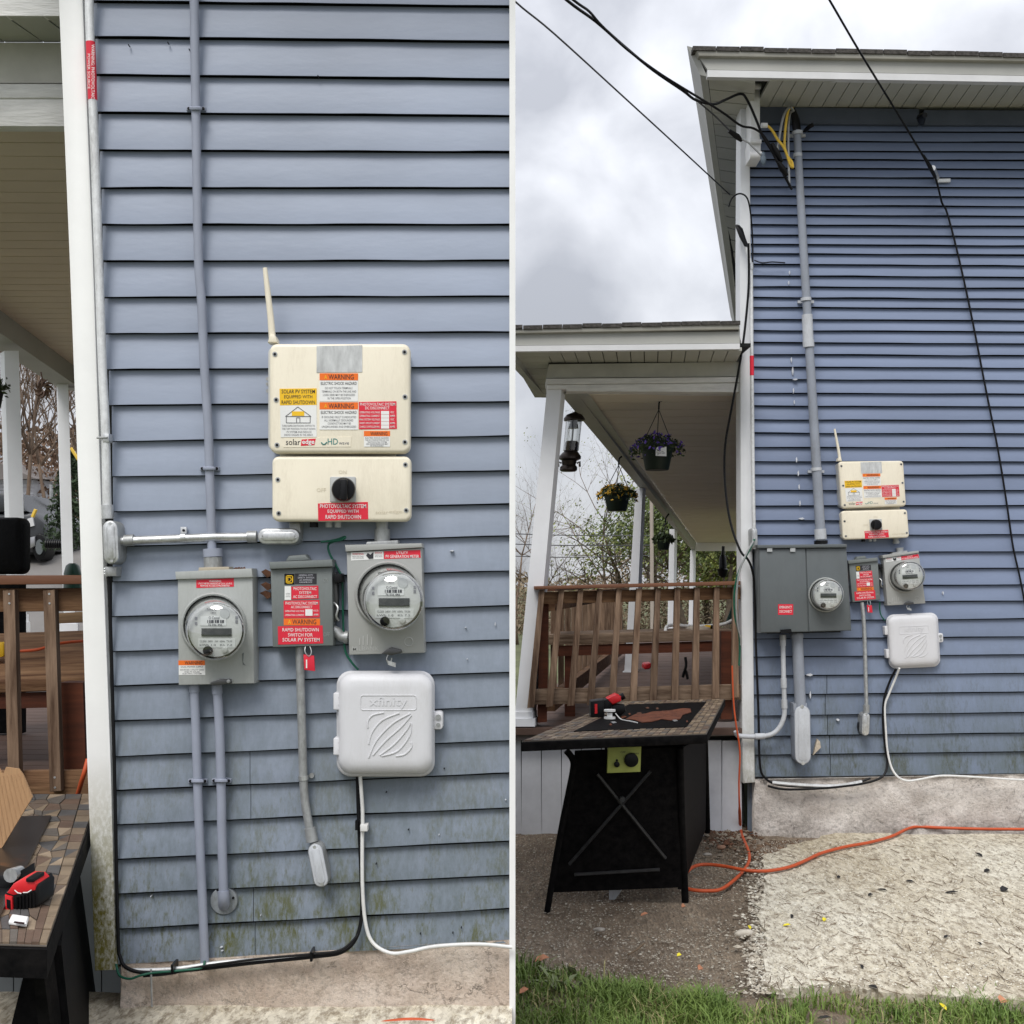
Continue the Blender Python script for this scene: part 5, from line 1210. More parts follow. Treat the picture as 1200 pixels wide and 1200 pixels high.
tl = thing('deck_table', 'weathered wooden plank table behind the near railing, far left', 'table', (-1.9, 5.0, 0.88))
MT = Map(4.9)
solid('table_top', [G(-60, 742, 1.4 - 0.012) if False else W(-60, 744, 5.6), W(112, 738, 5.6), W(112, 793, 4.9), W(-60, 800, 4.9)], (0, 0, -0.05), RAILW, tl, bev=0.006)
prism('apron_board', MT, [(-60, 815), (112, 809), (112, 828), (-60, 832)], -0.05, -0.02, REDW, tl)
for x in (-40, 88): prism('leg', MT, rect(x, 815, x + 16, 905), -0.1, -0.03, REDW, tl)
wb = prism('timber_offcut', Map(5.2), [(62, 719), (112, 716), (112, 729), (64, 731)], -0.06, 0.0, mat('tan_wood', (0.30, 0.19, 0.10), .8, var=.3, scale=8, stretch=(.5, 4, 6)), None, bev=0.006); tag(wb, 'short pale timber offcut behind the near railing', 'timber')
oc = tube('extension_cord', smooth_pts([W(-20, 772, 5.2), W(10, 765, 5.15), W(25, 763, 5.15), W(45, 761, 5.15), W(70, 754, 5.2), W(100, 751, 5.3)], 5), 0.006, CABO, None, 8); tag(oc, 'orange cord lying over the plank table behind the near railing', 'cord')
yb = prism('yellow_case', Map(5.1), rrect(-20, 753, 4.5, 770, 3), -0.06, 0.0, mat('yellow_plastic', (0.70, 0.42, 0.02), 0.4), None, bev=0.004); tag(yb, 'yellow plastic case at the left edge on the plank table', 'case')
oc2 = tube('extension_cord', smooth_pts([W(103, 890, 4.2), W(99, 905, 4.18), W(95, 918, 4.2), W(91, 932, 4.24)], 4), 0.008, CABO, None, 8); tag(oc2, 'short upright orange cord against the near railing below', 'cord')

# ---------------------------------------------------------------- near tile-topped table
TC = [mat('slate_tile_%d' % i, c, 0.55, var=0.22, scale=14, bump=0.15) for i, c in enumerate(((0.13, 0.095, 0.07), (0.17, 0.125, 0.085), (0.115, 0.10, 0.085), (0.22, 0.165, 0.11), (0.13, 0.085, 0.06), (0.085, 0.082, 0.08), (0.30, 0.23, 0.16)))]
GROUT = mat('table_grout', (0.10, 0.085, 0.07), 0.9)
zt = 0.90
tt = thing('fire_table', 'tile-topped black table with red tool battery on it, lower left corner', 'table', (-1.3, 3.1, 0.0))
fr, br_ = G(55, 1113, zt), G(119, 932, zt)
fl, bl = G(-75, 1109, zt), Vector((-2.15, br_.y, zt))
solid('table_top', [fl, fr, br_, bl], (0, 0, -0.055), BLKPAINT, tt)
def tp(u, v, z=0.0):     # u across (1 = right edge), v front to back
    a = fl + (fr - fl) * u; b = bl + (br_ - bl) * u
    p = a + (b - a) * v
    return Vector((p.x, p.y, zt + z))
solid('grout_bed', [tp(0.01, .008, .001), tp(.99, .008, .001), tp(.99, .992, .001), tp(.01, .992, .001)], (0, 0, 0.002), GROUT, tt)
nu, nv = 15, 18
jit = {}
for j in range(nv + 1):
    for i in range(nu + 1):
        edge_ = i in (0, nu, nu - 1) or j in (0, nv, 1)
        a = 0.0 if edge_ else 0.3
        jit[i, j] = (0.012 + 0.976 * (i + random.uniform(-a, a)) / nu, 0.01 + 0.98 * (j + random.uniform(-a, a)) / nv)
for j in range(nv):
    for i in range(5, nu):
        q = [jit[i, j], jit[i + 1, j], jit[i + 1, j + 1], jit[i, j + 1]]
        cu, cv = sum(p[0] for p in q) / 4, sum(p[1] for p in q) / 4
        q = [(cu + (p[0] - cu) * 0.955, cv + (p[1] - cv) * 0.955) for p in q]
        h = 0.003 + random.uniform(0.001, 0.004)
        parts = [q]
        if random.random() < 0.35 and 2 < j: parts = [[q[0], q[1], q[2]], [q[0], q[2], q[3]]]
        for pp in parts:
            m_ = TC[6] if random.random() < 0.06 else random.choice(TC[:6])
            if i >= nu - 1 and random.random() < 0.5: m_ = random.choice((TC[3], TC[1], TC[6]))
            cu, cv = sum(p[0] for p in pp) / len(pp), sum(p[1] for p in pp) / len(pp)
            pp = [(cu + (p[0] - cu) * 0.98, cv + (p[1] - cv) * 0.98) for p in pp]
            solid('tile', [tp(u, v, .002) for u, v in pp], (0, 0, h), m_, tt)
INSET = mat('brown_patched_plate', (0.012, 0.012, 0.013), 0.28, col2=(0.10, 0.035, 0.015), scale=6, lo=0.56, hi=0.66, spec=0.5)  # glossy black with random brown patches
solid('inset_plate', [G(28, 958, zt + .01), G(60, 957, zt + .01), G(25, 1030, zt + .01), G(-12, 1095, zt + .01), G(-75, 1095, zt + .01), G(-75, 958, zt + .01)], (0, 0, 0.004), INSET, tt)
solid('leg', [G(38, 1130, .84), G(50, 1130, .84), G(70, 1130, .1) if False else G(52, 1130, .84) + Vector((.06, .1, -.84)), G(38, 1130, .84) + Vector((.04, .1, -.84))], (0, 0.06, 0), BLKPAINT, tt)
solid('front_panel', [fl + Vector((.1, .22, -.055)), fr + Vector((-.07, .22, -.055)), fr + Vector((.12, .05, -.88)), fl + Vector((-.05, .05, -.88))], (0, 0.02, 0), BLKPAINT, tt)
solid('side_panel', [fr + Vector((-.05, .22, -.055)), br_ + Vector((-.06, -.1, -.055)), br_ + Vector((0.02, -.02, -.88)), fr + Vector((.10, .05, -.88))], (-0.02, 0, 0), BLKPAINT, tt)

MCB = Map(3.28)
cb_ = thing('cardboard_box', 'open brown cardboard box at the left edge on the near tiled table', 'box', (-1.4, 3.3, 0.9))
prism('flap', MCB, [(-60, 870), (-2, 898), (2, 906), (4, 906.5), (7, 899), (22, 901), (27, 908), (38, 934), (0, 997), (-60, 1090)], -0.006, 0.0, CARD, cb_)
for k in range(9):                                   # corrugation showing through the liner
    t_ = k / 9
    tube('corrugation', [MCB(26 - 40 * t_, 906 + 6 * t_, .0005), MCB(37 - 38 * t_, 935 + 61 * t_, .0005)], .0011, CARD, cb_, 4)
solid('inner_flap', [MCB(-60, 905, -.02), MCB(-4, 925, -.02), MCB(4, 985, -.10), MCB(-60, 1000, -.10)], (0, .005, 0), CARD, cb_)
MBT = Map(2.70)
ba = thing('battery_pack', 'red and black power tool battery standing on the near tiled table', 'battery', G(25, 1073, zt))
prism('body', MBT, [(6, 1046), (42, 1034), (46, 1040), (45, 1061), (38, 1067), (17, 1073), (6, 1068)], -0.09, 0.0, BLACK, ba, bev=0.006)
prism('red_face', MBT, [(5, 1049), (14, 1051), (15, 1073), (6, 1069)], -0.05, 0.006, TOOLRED, ba, bev=0.003)
prism('red_top', MBT, [(7, 1047), (15, 1036), (26, 1030), (38, 1031), (43, 1036), (41, 1044), (15, 1050)], -0.07, 0.004, TOOLRED, ba, bev=0.006)
for k in range(6):
    prism('grip_rib', MBT, [(19 + k * 4, 1052 - k * 1.2), (20.6 + k * 4, 1051.6 - k * 1.2), (20.6 + k * 4, 1069 - k * 1.3), (19 + k * 4, 1069.6 - k * 1.3)], -0.001, 0.004, BLKPAINT, ba)
for x0, y0, x1, y1 in ((17, 1043, 25, 1047), (27, 1046, 37, 1043)):
    tube('white_stripe', [MBT(x0, y0, 0.0055), MBT((x0 + x1) / 2, (y0 + y1) / 2 + 1.5, 0.0065), MBT(x1, y1, 0.0055)], 0.0012, CABW, ba, 6)
prism('latch_button', MBT, rrect(30, 1029, 40, 1034, 1.5), -0.05, 0.009, BLACK, ba, bev=0.002)
prism('contact_slot', MBT, [(7.5, 1054), (12, 1055), (12.4, 1066), (8, 1064)], 0.004, 0.0075, BLACK, ba)
tool = thing('power_tool', 'black power tool with silver chuck at the left edge of the near table', 'power tool', G(0, 1060, zt))
prism('body', Map(2.85), [(-40, 1020), (8, 1028), (16, 1024), (25, 1020), (25, 1030), (12, 1042), (2, 1060), (-40, 1070)], -0.08, 0.0, BLACK, tool, bev=0.006)
tube('chuck', [W(12, 1026, 2.83), W(24, 1020, 2.88)], [0.016, 0.011], STEEL, tool, 12)
bl_ = thing('blade_holder', 'small white plastic blade holder on the near tiled table', 'tool', G(22, 1082, zt))
solid('body', [G(10, 1084, zt + .009), G(14, 1076, zt + .009), G(34, 1079, zt + .009), G(31, 1087, zt + .009)], (0, 0, .009), WHITE, bl_, bev=0.002)
solid('slot', [G(16, 1081.5, zt + .0185), G(17, 1080, zt + .0185), G(29, 1081.6, zt + .0185), G(28, 1083.2, zt + .0185)], (0, 0, .001), BLACK, bl_)

# ---------------------------------------------------------------- far tile-topped table with the black tapered body
zf = 0.87
ft = thing('fire_table', 'tile-topped black tapered table with crossed braces in front of the porch railing', 'table', (0.7, 6.6, 0))
FL_, FR_, BR_, BL_ = G(610, 870, zf), G(829, 861, zf), G(850, 819.5, zf), G(722, 823, zf)
solid('table_top', [FL_, FR_, BR_, BL_], (0, 0, -0.042), BLKPAINT, ft, bev=0.004)
def fp_(u, v, z=0.0):
    a = FL_ + (FR_ - FL_) * u; b = BL_ + (BR_ - BL_) * u
    p = a + (b - a) * v
    return Vector((p.x, p.y, zf + z))
solid('grout_bed', [fp_(.006, .006), fp_(.994, .006), fp_(.994, .994), fp_(.006, .994)], (0, 0, .003), GROUT, ft)
vs, fs, mi = [], [], []
NU, NV = 26, 30
for j in range(NV):
    for i in range(NU):
        u0, v0 = .01 + .98 * i / NU, .01 + .98 * j / NV
        cu, cv = u0 + .49 / NU, v0 + .49 / NV
        if .20 < cu < .84 and .17 < cv < .86: continue
        w, h = .44 / NU, .44 / NV
        z = .005 + random.uniform(0, .003)
        b = len(vs)
        vs += [fp_(cu + a * w * random.uniform(.85, 1.05), cv + c * h * random.uniform(.85, 1.05), z) for a, c in ((-1, -1), (1, -1), (1, 1), (-1, 1))]
        vs += [Vector((p.x, p.y, zf + .001)) for p in vs[b:b + 4]]
        fs.append((b, b + 1, b + 2, b + 3)); fs += [(b + k, b + 4 + k, b + 4 + (k + 1) % 4, b + (k + 1) % 4) for k in range(4)]
        mi += [random.choice((0, 1, 1, 2, 3, 3, 6, 4))] * 5
o = mesh_obj('tile_mosaic', vs, fs, None, ft)
for m_ in TC: o.data.materials.append(m_)
for p, k in zip(o.data.polygons, mi): p.material_index = k
o['kind'] = 'stuff'
solid('inset_plate', [fp_(.19, .16, .003), fp_(.85, .16, .003), fp_(.85, .87, .003), fp_(.19, .87, .003)], (0, 0, .006), BLKPAINT, ft)
RUSTR = mat('flaking_red_rust', (0.07, 0.022, 0.012), 0.9, col2=(0.20, 0.065, 0.03), scale=22, bump=0.5)
rp_ = [(733, 843), (741, 839), (748, 836), (754, 837.5), (764, 834.5), (785, 833), (800, 830.5), (809, 831), (810, 835), (800, 838), (797, 843), (786, 844.5), (775, 843), (764, 846), (752, 847), (744, 844)]
solid('rust_patch', [G(x, y, zf + .0105) for x, y in rp_], (0, 0, .003), RUSTR, ft)
random.seed(55)
for _ in range(16):
    x, y = random.uniform(705, 805), random.uniform(829, 850); w_ = random.uniform(1.5, 5)
    solid('rust_flake', [G(x, y, zf + .0108), G(x + w_, y - random.uniform(.3, 1.4), zf + .0108), G(x + w_ * 1.5, y + .8, zf + .0108), G(x + w_ * .6, y + 1.5, zf + .0108)], (0, 0, .002), random.choice((RUSTR, RUST, STEEL_D)), ft)
# tapered body
yf_, yb_ = 6.2, 7.75
q = [W(674, 880, 6.12), W(799, 876, 6.12), W(797, 1040, 6.28), W(647, 1046, 6.28)]
solid('front_panel', q, (0, 0.02, 0), BLKPAINT, ft)
solid('side_panel', [W(800, 876, 6.13), W(828, 862, 7.5), W(827, 972, 7.75), W(799, 1042, 6.29)], (-0.02, 0, 0), BLKPAINT, ft)
solid('back_panel', [W(710, 866, 7.5), W(828, 862, 7.5), W(827, 972, 7.75), W(700, 974, 7.75)], (0, 0.02, 0), BLKPAINT, ft)
tube('leg', smooth_pts([W(664, 880, 6.08), W(671, 890, 6.09), W(671, 905, 6.1), W(660, 960, 6.14), W(650, 1015, 6.16), W(641, 1070, 6.17)], 4), 0.016, BLKPAINT, ft, 8)
tube('leg', [W(797, 876, 6.1), W(799, 960, 6.2), W(803, 1057, 6.33)], 0.018, BLKPAINT, ft, 8)
tube('leg', [W(826, 862, 7.5), W(829, 975, 7.85)], 0.018, BLKPAINT, ft, 8)
BRC = mat('worn_black_bar', (0.05, 0.05, 0.052), 0.35, metal=0.5, var=0.3, scale=30)
def bar(x0, y0, x1, y1):
    d = lambda y: 6.10 + (y - 880) / 165 * 0.16 - 0.006
    tube('brace', [W(x0, y0, d(y0)), W(x1, y1, d(y1))], 0.0085, BRC, ft, 6)
bar(700, 907, 780, 1006); bar(762, 904, 667, 1013); bar(673, 1025, 773, 1019)
d_ = disc('brace_bolt', Map(6.14), 729.5, 937, 3.2, -0.02, 0.012, BRC, ft, n=10)
prism('foot', Map(6.4), [(714, 1042), (731, 1040), (718, 1058), (714, 1058)], -0.02, 0.0, PVC_L, ft)
cp = prism('control_panel', Map(6.1), [(712.5, 876), (751.5, 875), (750.5, 904.5), (711.5, 906)], -0.02, 0.016, LIME, ft, bev=0.002)
MCP = Map(6.1)
disc('knob', MCP, 740, 891, 8.3, -0.0, 0.035, BLACK, cp, n=24, bev=0.004)
disc('knob', MCP, 723, 896, 3.4, -0.0, 0.03, BLACK, cp, n=16, bev=0.003)
disc('button', MCP, 723, 891, 1.4, -0.0, 0.02, BLACK, cp, n=10)
letters(MCP, [('MAX', 742, 882, 749, 884), ('OFF', 727, 880.5, 733, 882.5)], 0.0172, INK, cp)
# things lying on it
MD = Map(6.75)
dr = thing('power_drill', 'red and black cordless tool lying on the tile-topped table, right half', 'power tool', G(704, 843, zf))
prism('battery', MD, [(692, 822), (708, 820), (708.5, 842), (692, 844)], -0.10, 0.0, BLACK, dr, bev=0.01)
prism('battery_stripe', MD, [(697, 825), (700, 825), (700, 836), (697, 836.5)], -0.01, 0.004, TOOLRED, dr)
prism('body', MD, [(704, 822), (716, 817), (718, 823), (716, 833), (708, 836)], -0.09, -0.005, BLACK, dr, bev=0.01)
prism('head', MD, [(711, 819), (722, 813.5), (728, 816), (728, 822), (718, 826)], -0.09, 0.005, TOOLRED, dr, bev=0.012)
tube('chuck', [W(727, 817.5, 6.78), W(731.5, 815, 6.78)], 0.018, BLACK, dr, 10)
prism('handle', MD, [(712, 828), (722, 825), (732, 826), (734, 834), (728, 839), (713, 838)], -0.08, -0.015, BLACK, dr, bev=0.012)
sp = thing('string_spool', 'small white spool of string lying on the tile-topped table', 'spool', G(714, 846, zf))
c0 = G(714.5, 845, zf)
for z0, r in ((.012, .03), (.032, .014), (.05, .03)):
    loft('flange' if r > .02 else 'core', [[(c0.x + r * math.cos(2 * PI * i / 20), c0.y + r * math.sin(2 * PI * i / 20), zf + z0 + dz) for i in range(20)] for dz in ((0, .01) if r > .02 else (-.012, .01))], WHITE, sp)
tube('string', smooth_pts([(c0.x + .03, c0.y, zf + .04), G(728, 843, zf + .012), G(738, 845, zf + .012), G(747, 847, zf + .012)], 4), 0.003, CABW, sp, 5)

# ---------------------------------------------------------------- hanging things under the far porch
def leaf_cloud(name, n, fn, size, m, parent=None, flat=0.0):
    vs, fs = [], []
    for _ in range(n):
        c = fn(); s = size * random.uniform(.6, 1.3)
        d = Vector((random.gauss(0, 1), random.gauss(0, 1), random.gauss(0, 1))).normalized()
        e = d.orthogonal().normalized(); e = Matrix.Rotation(random.uniform(0, 6.28), 3, d) @ e
        g = d.cross(e); b = len(vs)
        vs += [c - e * s, c - g * s * .45 + d * s * .12, c + e * s, c + g * s * .45 + d * s * .12]
        fs.append((b, b + 1, b + 2, b + 3))
    return mesh_obj(name, vs, fs, m, parent)
def basket(px, ytop, ybot, w, Y, hook, label, petals, npet, spread, tag_=False, nleaf=420):
    k = Y / FPX
    t = thing('hanging_basket', label, 'flower basket', W(px, ybot, Y))
    top, bot = W(px, ytop, Y), W(px, ybot, Y)
    R = w * k / 2
    prof = [(.62, 0), (.66, .03), (.86, .7), (.97, .9), (1.03, .92), (1.03, 1.0), (.95, 1.0), (.9, .85)]
    H = top.z - bot.z
    loft('pot', [[(bot.x + R * r * math.cos(2 * PI * i / 24), Y + R * r * math.sin(2 * PI * i / 24), bot.z + H * h) for i in range(24)] for r, h in prof], POTG, t)
    S = spread * k / 2
    def f():
        a, r = random.uniform(0, 6.28), math.sqrt(random.random())
        return Vector((bot.x + S * r * math.cos(a), Y + S * r * math.sin(a), top.z - .04 * (r ** 3) * S / .15 + (1 - r * r * .7) * S * .38 * random.random() - random.random() ** 3 * S * .35 * (r > .8)))
    leaf_cloud('foliage', nleaf, f, .016 * Y / 9, LEAFD, t)['kind'] = 'stuff'
    if npet:
        def g():
            p = f(); p.z += .012; return p
        leaf_cloud('flowers', npet, g, .017 * Y / 9, petals, t)['kind'] = 'stuff'
    hk = W(hook[0], hook[1], Y)
    for a in (0.4, 2.5, 4.6):
        tube('hanger_wire', [hk, (bot.x + R * math.cos(a), Y + R * math.sin(a), top.z)], .0028 * Y / 9, BLACK, t, 5)
    tube('hook', smooth_pts([hk, hk + Vector((.004, 0, .05)), W(hook[0] + 4, hook[1] - 10, Y)], 4), .006 * Y / 9, BLACK, t, 6)
    if tag_:
        mp = Map(Y - R)
        c = prism('plant_tag', mp, [(768.5, 524), (781, 523.5), (781, 534.5), (768.5, 534)], -.004, 0.004, WHITE, t)
        letters(mp, [('PANSY MIX', 770, 530, 779.5, 532)], .0055, INKG, c)
    return t
basket(770, 521, 551, 42, 8.35, (772, 480), 'hanging basket with purple flowers and white tag under the far porch ceiling', PURPLE, 150, 66, True, 560)
basket(723, 576, 599, 34, 10.2, (725, 545), 'hanging basket of yellow flowers under the far porch beam', YPETAL, 150, 48)
basket(777.5, 630, 644.5, 19, 15.0, (780, 612), 'small dark hanging basket beside the far porch columns', PURPLE, 0, 26)
fd = thing('bird_feeder', 'bronze bird feeder with clear tube hanging beside the front porch column', 'bird feeder', W(668, 553, 8.6))
def lathe(name, cx, Y, prof, m, parent, n=24):
    k = Y / FPX
    return loft(name, [[(W(cx + dx, 0, Y).x + r * k * math.cos(2 * PI * i / n), Y + r * k * math.sin(2 * PI * i / n), W(0, y, Y).z) for i in range(n)] for r, y, dx in prof], m, parent)
BRONZE = mat('dark_bronze', (0.035, 0.026, 0.022), 0.35, metal=0.6, var=0.3, scale=20)
lathe('cap', 0, 8.6, [(12.3, 493, 673), (12.5, 490.5, 673), (9, 486, 673.2), (3, 483.5, 673.5), (1, 482.5, 673.5)], BRONZE, fd)
lathe('clear_tube', 0, 8.6, [(9.3, 528, 669), (9.3, 493, 672.5)], glass_mat('feeder_tube', (0.86, 0.87, 0.86), 0.2), fd)
lathe('inner_baffle', 0, 8.6, [(6, 502, 672), (4, 494, 672.5), (6.5, 489, 672.8)], mat('smoky_plastic', (0.10, 0.11, 0.12), 0.3), fd)
lathe('seed_cup', 0, 8.6, [(8, 529, 669), (8, 519, 670), (6.5, 517, 670)], BRONZE, fd)
tube('centre_rod', [W(670, 520, 8.6), W(672.3, 495, 8.6)], .006, STEEL_D, fd, 6)
lathe('perch_ring', 0, 8.6, [(8.5, 540, 667.5), (12.8, 538, 667.8), (13, 535, 668), (10, 531, 668.5), (8, 529, 669)], BRONZE, fd)
lathe('tray', 0, 8.6, [(8.5, 552.5, 666), (10.3, 551, 666), (10.3, 547.5, 666.3), (8, 545, 666.6), (9, 540, 667)], BRONZE, fd)
for s in (-1, 1): tube('perch', [W(667 + s * 9, 543, 8.58), W(667 + s * 12.5, 541, 8.58), W(667 + s * 12.5, 547, 8.58)], .007, BRONZE, fd, 6)
tube('hanger_wire', [W(673.5, 483, 8.6), W(675.5, 465, 8.6)], .003, STEEL_D, fd, 5)
ln = thing('lantern', 'dark hanging lantern at the far end of the porch by the corner board', 'lantern', W(847, 677, 16))
lathe('body', 847, 16, [(2, 677, 0), (5, 674, 0), (6.5, 668.5, 0), (7, 667.5, 0), (4.5, 666, 0), (4, 654, 0), (2.5, 650, 0)], BLACK, ln, 14)
tube('hanger', [W(847, 650, 16), W(847.5, 640, 16)], .02, BLACK, ln, 5)
# ================================================================ OVERHEAD AND WALL CABLES, far house
def wcable(name, pts, r, m, label, cat='cable', curve=5, seg=7):
    return tag(tube(name, smooth_pts([W(*p) for p in pts], curve), r, m, None, seg), label, cat)
WG = mat('dark_grey_wire', (0.06, 0.06, 0.065), 0.5)
wcable('overhead_wire', [(560, -44, 6.2), (604, 2, 6.4), (650, 40, 6.7), (740, 122, 7.5), (800, 177, 8.4), (855, 228, 9.7)], .005, WG, 'thin overhead wire crossing the sky to the side eave, lower of the slanting wires', 'wire')
wcable('overhead_wire', [(610, -48, 6.3), (664, 0, 6.5), (698, 25, 6.7), (730, 53, 6.9), (765, 82, 7.15), (800, 106, 7.35), (815, 117, 7.45), (836, 122, 7.5), (850, 117, 7.55), (868, 110, 7.62), (876, 118, 7.68), (886, 140, 7.7), (894, 160, 7.72), (905, 178, 7.74), (915, 198, 7.76), (928, 222, 7.8)], .008, CABK, 'thick black service cable twisting across the sky and drooping beside the bracket', 'cable')
wcable('overhead_wire', [(616, -46, 6.3), (672, 0, 6.48), (690, 13, 6.6), (705, 30, 6.72), (735, 58, 6.92), (770, 84, 7.17), (800, 103, 7.33), (830, 121, 7.45), (850, 134, 7.55), (868, 147, 7.62), (882, 150, 7.66), (892, 156, 7.69), (899, 165, 7.7), (904, 175, 7.72)], .007, CABK, 'second black service cable wound round the first, ending by the bracket', 'cable')
wcable('overhead_wire', [(818, 119, 7.46), (838, 136, 7.55), (856, 154, 7.62)], .005, WG, 'short bare messenger wire under the twisted cables at the eave', 'wire', 3)
cl_ = thing('wire_clamp', 'dark wedge clamp holding the messenger wire near the white bracket', 'clamp', W(862, 158, 7.64))
tube('clamp_body', [W(854, 153, 7.62), W(864, 160, 7.65), W(869, 165, 7.67)], [.012, .018, .01], BLACK, cl_, 7)
tube('clamp_tail', [W(869, 163, 7.66), W(877, 167, 7.68), W(884, 174, 7.7), (W(892, 182, 7.72))], .006, STEEL_D, cl_, 6)
ins = loft('insulator', [[W(894.5 + r * math.cos(2 * PI * i / 14), y + .4 * r * math.sin(2 * PI * i / 14), 7.72 - .004 * r * math.sin(2 * PI * i / 14)) for i in range(14)] for r, y in ((1.5, 193), (3.2, 190), (3.6, 184), (2.2, 182), (2.6, 180), (1, 178))], mat('blue_grey_porcelain', (0.10, 0.13, 0.16), 0.2), None); tag(ins, 'small blue-grey insulator below the white bracket', 'insulator')
wcable('yellow_cable', [(893, 148, 7.72), (899, 147.5, 7.72), (905, 153, 7.74), (911, 163, 7.75), (918, 172, 7.76), (922, 181, 7.77), (926, 193, 7.78), (929, 196, 7.79), (928, 190, 7.79), (923, 183, 7.79), (919.5, 172, 7.79), (920, 155, 7.79), (922, 138, 7.8), (925, 127, 7.82), (929, 127, 7.85)], .008, CABY, 'yellow cable looping between the bracket and the weather head')
wcable('grey_cable', [(910, 182, 7.78), (912, 170, 7.78), (916, 145, 7.79), (920, 132, 7.8), (926, 126, 7.82), (930, 130, 7.85)], .008, STEEL_D, 'grey cable loop left of the weather head')
wcable('grey_cable', [(925, 215, 7.8), (924, 180, 7.79), (924, 150, 7.8), (926, 133, 7.82), (930, 130, 7.86)], .007, STEEL_D, 'grey cable hanging just beside the mast below the weather head')
for x0, y0, x1, y1, lb in ((904, 168, 916, 190, 'upper black splice sleeve on the drooping service cables'), (912, 190, 922, 206, 'lower black splice sleeve on the drooping service cables')):
    sp_ = tube('cable_splice', [W(x0, y0, 7.73), W((x0 + x1) / 2, (y0 + y1) / 2, 7.74), W(x1, y1, 7.76)], [.012, .021, .012], BLACK, None, 8); tag(sp_, lb, 'splice')
wcap = tube('wire_connector', [W(892.5, 147, 7.71), W(898.5, 147, 7.72)], .016, CABW, None, 8); tag(wcap, 'white cap on the end of the yellow cable by the bracket', 'cap')
bk = tube('eave_hook', smooth_pts([W(944, 153, 7.9), W(948, 149, 7.85), (W(953, 146, 7.83))], 3), [.014] * 7, BLACK, None, 6); tag(bk, 'small black hook on the wall right of the weather head', 'hook')
# wire that comes over the roof edge and down the wall
wcable('wall_wire', [(955, -28, 6.6), (972, 0, 6.75), (1007, 60, 7.1), (1050, 130, 7.45), (1080, 180, 7.68), (1095, 206, 7.78), (1100, 222, 7.85), (1104, 238, 7.93), (1110, 250, 7.95), (1123, 300, 7.955), (1138, 368, 7.955), (1155, 455, 7.955), (1170, 530, 7.955), (1180, 592, 7.955), (1187, 640, 7.955), (1195, 676, 7.955), (1202, 712, 7.955)], .0062, CABK, 'black wire coming over the roof edge and running down the blue wall at right', 'wire')
ph = thing('wire_anchor', 'small silver anchor plate gripping the black wire on the upper wall', 'bracket', MR(1104, 212, .03))
prism('plate', MR, [(1099, 209.5), (1114, 209), (1114, 213), (1099, 213.5)], .03, .05, EMTW, ph, bev=.002)
tube('grip', [W(1082, 182, 7.7), W(1090, 196, 7.76), W(1096, 208, 7.82)], [.008, .013, .010], BLACK, ph, 7)
tube('stud', [W(1093, 197, 7.78), W(1098, 209, 7.96)], .018, STEEL, ph, 8)
sp2 = tube('eave_spotlight', [W(1080, 143, 7.9), W(1079, 138, 7.82), W(1084, 135, 7.75)], [.022, .026, .016], BLACK, None, 8); tag(sp2, 'small black fitting in the notch under the eave at right', 'fitting')
wcable('porch_cable', [(877, 285, 7.8), (877.5, 330, 7.86), (874, 375, 7.88), (868, 420, 7.88), (857, 480, 7.9), (850, 520, 7.95), (849, 555, 7.98), (852, 590, 7.96), (858, 620, 7.93), (868, 646, 7.88), (876, 655, 7.86), (881.5, 668, 7.88), (884, 690, 7.9), (886, 760, 7.93), (889, 840, 7.93), (890.5, 895, 7.93), (897, 912, 7.93), (915, 920, 7.93), (960, 922, 7.93), (1000, 918, 7.93), (1020, 912, 7.93)], .0075, CABK, 'black cable swinging from the corner board across the porch and down the wall')
wcable('green_wire', [(884, 632, 7.82), (878, 645, 7.8), (868, 664, 7.8), (861, 690, 7.82), (861, 720, 7.83), (866, 742, 7.84), (867, 760, 7.86), (866, 780, 7.87)], .0065, CABG, 'green wire hanging in a loop in front of the white corner board', 'wire')
wcable('grey_cable', [(883, 634, 7.81), (874, 650, 7.79), (866, 672, 7.79), (863, 700, 7.8), (864, 730, 7.82), (868, 748, 7.84), (868, 756, 7.85)], .006, STEEL_D, 'grey cable looping beside the green wire at the corner board')
wcable('eave_cable', [(854, 242, 7.85), (858, 232, 7.75), (866, 227, 7.72), (874, 230, 7.76), (878, 240, 7.8), (880.5, 260, 7.88), (882, 285, 7.92), (882, 310, 7.93)], .005, CABK, 'thin black loop where the lower wire meets the side eave', 'cable')
wcable('white_cable', [(1054, 783, 7.88), (1049, 796, 7.92), (1041, 815, 7.94), (1037, 828, 7.945), (1038, 855, 7.945), (1040, 880, 7.945), (1045, 900, 7.93), (1053, 911, 7.91), (1064, 915, 7.9), (1080, 913, 7.9), (1105, 909, 7.9), (1150, 911, 7.9), (1210, 914, 7.9), (1330, 912, 7.9), (1455, 915, 7.9)], .0068, CABW, 'white cable looping from the rounded cable box down to the foundation, right half')
wcable('black_cable', [(1050, 784, 7.9), (1043, 798, 7.945), (1036, 820, 7.95), (1035, 850, 7.95), (1038, 880, 7.95), (1040, 895, 7.94), (1036, 908, 7.92), (1024, 915, 7.91), (1000, 920, 7.91), (960, 924, 7.91), (920, 925, 7.91), (900, 921, 7.91)], .0075, CABK, 'black cable under the rounded cable box running left along the foundation, right half')
wcable('ground_pipe', [(905, 917, 7.93), (940, 920, 7.92), (980, 921, 7.92), (1010, 916, 7.92)], .011, EMTW, 'pale pipe lying along the top of the foundation, right half', 'pipe')
wcable('green_wire', [(1031, 706, 7.93), (1031, 715, 7.94), (1033, 722, 7.94), (1037, 727, 7.94)], .004, CABG, 'thin green wire above the rounded cable box, right half', 'wire', 3)
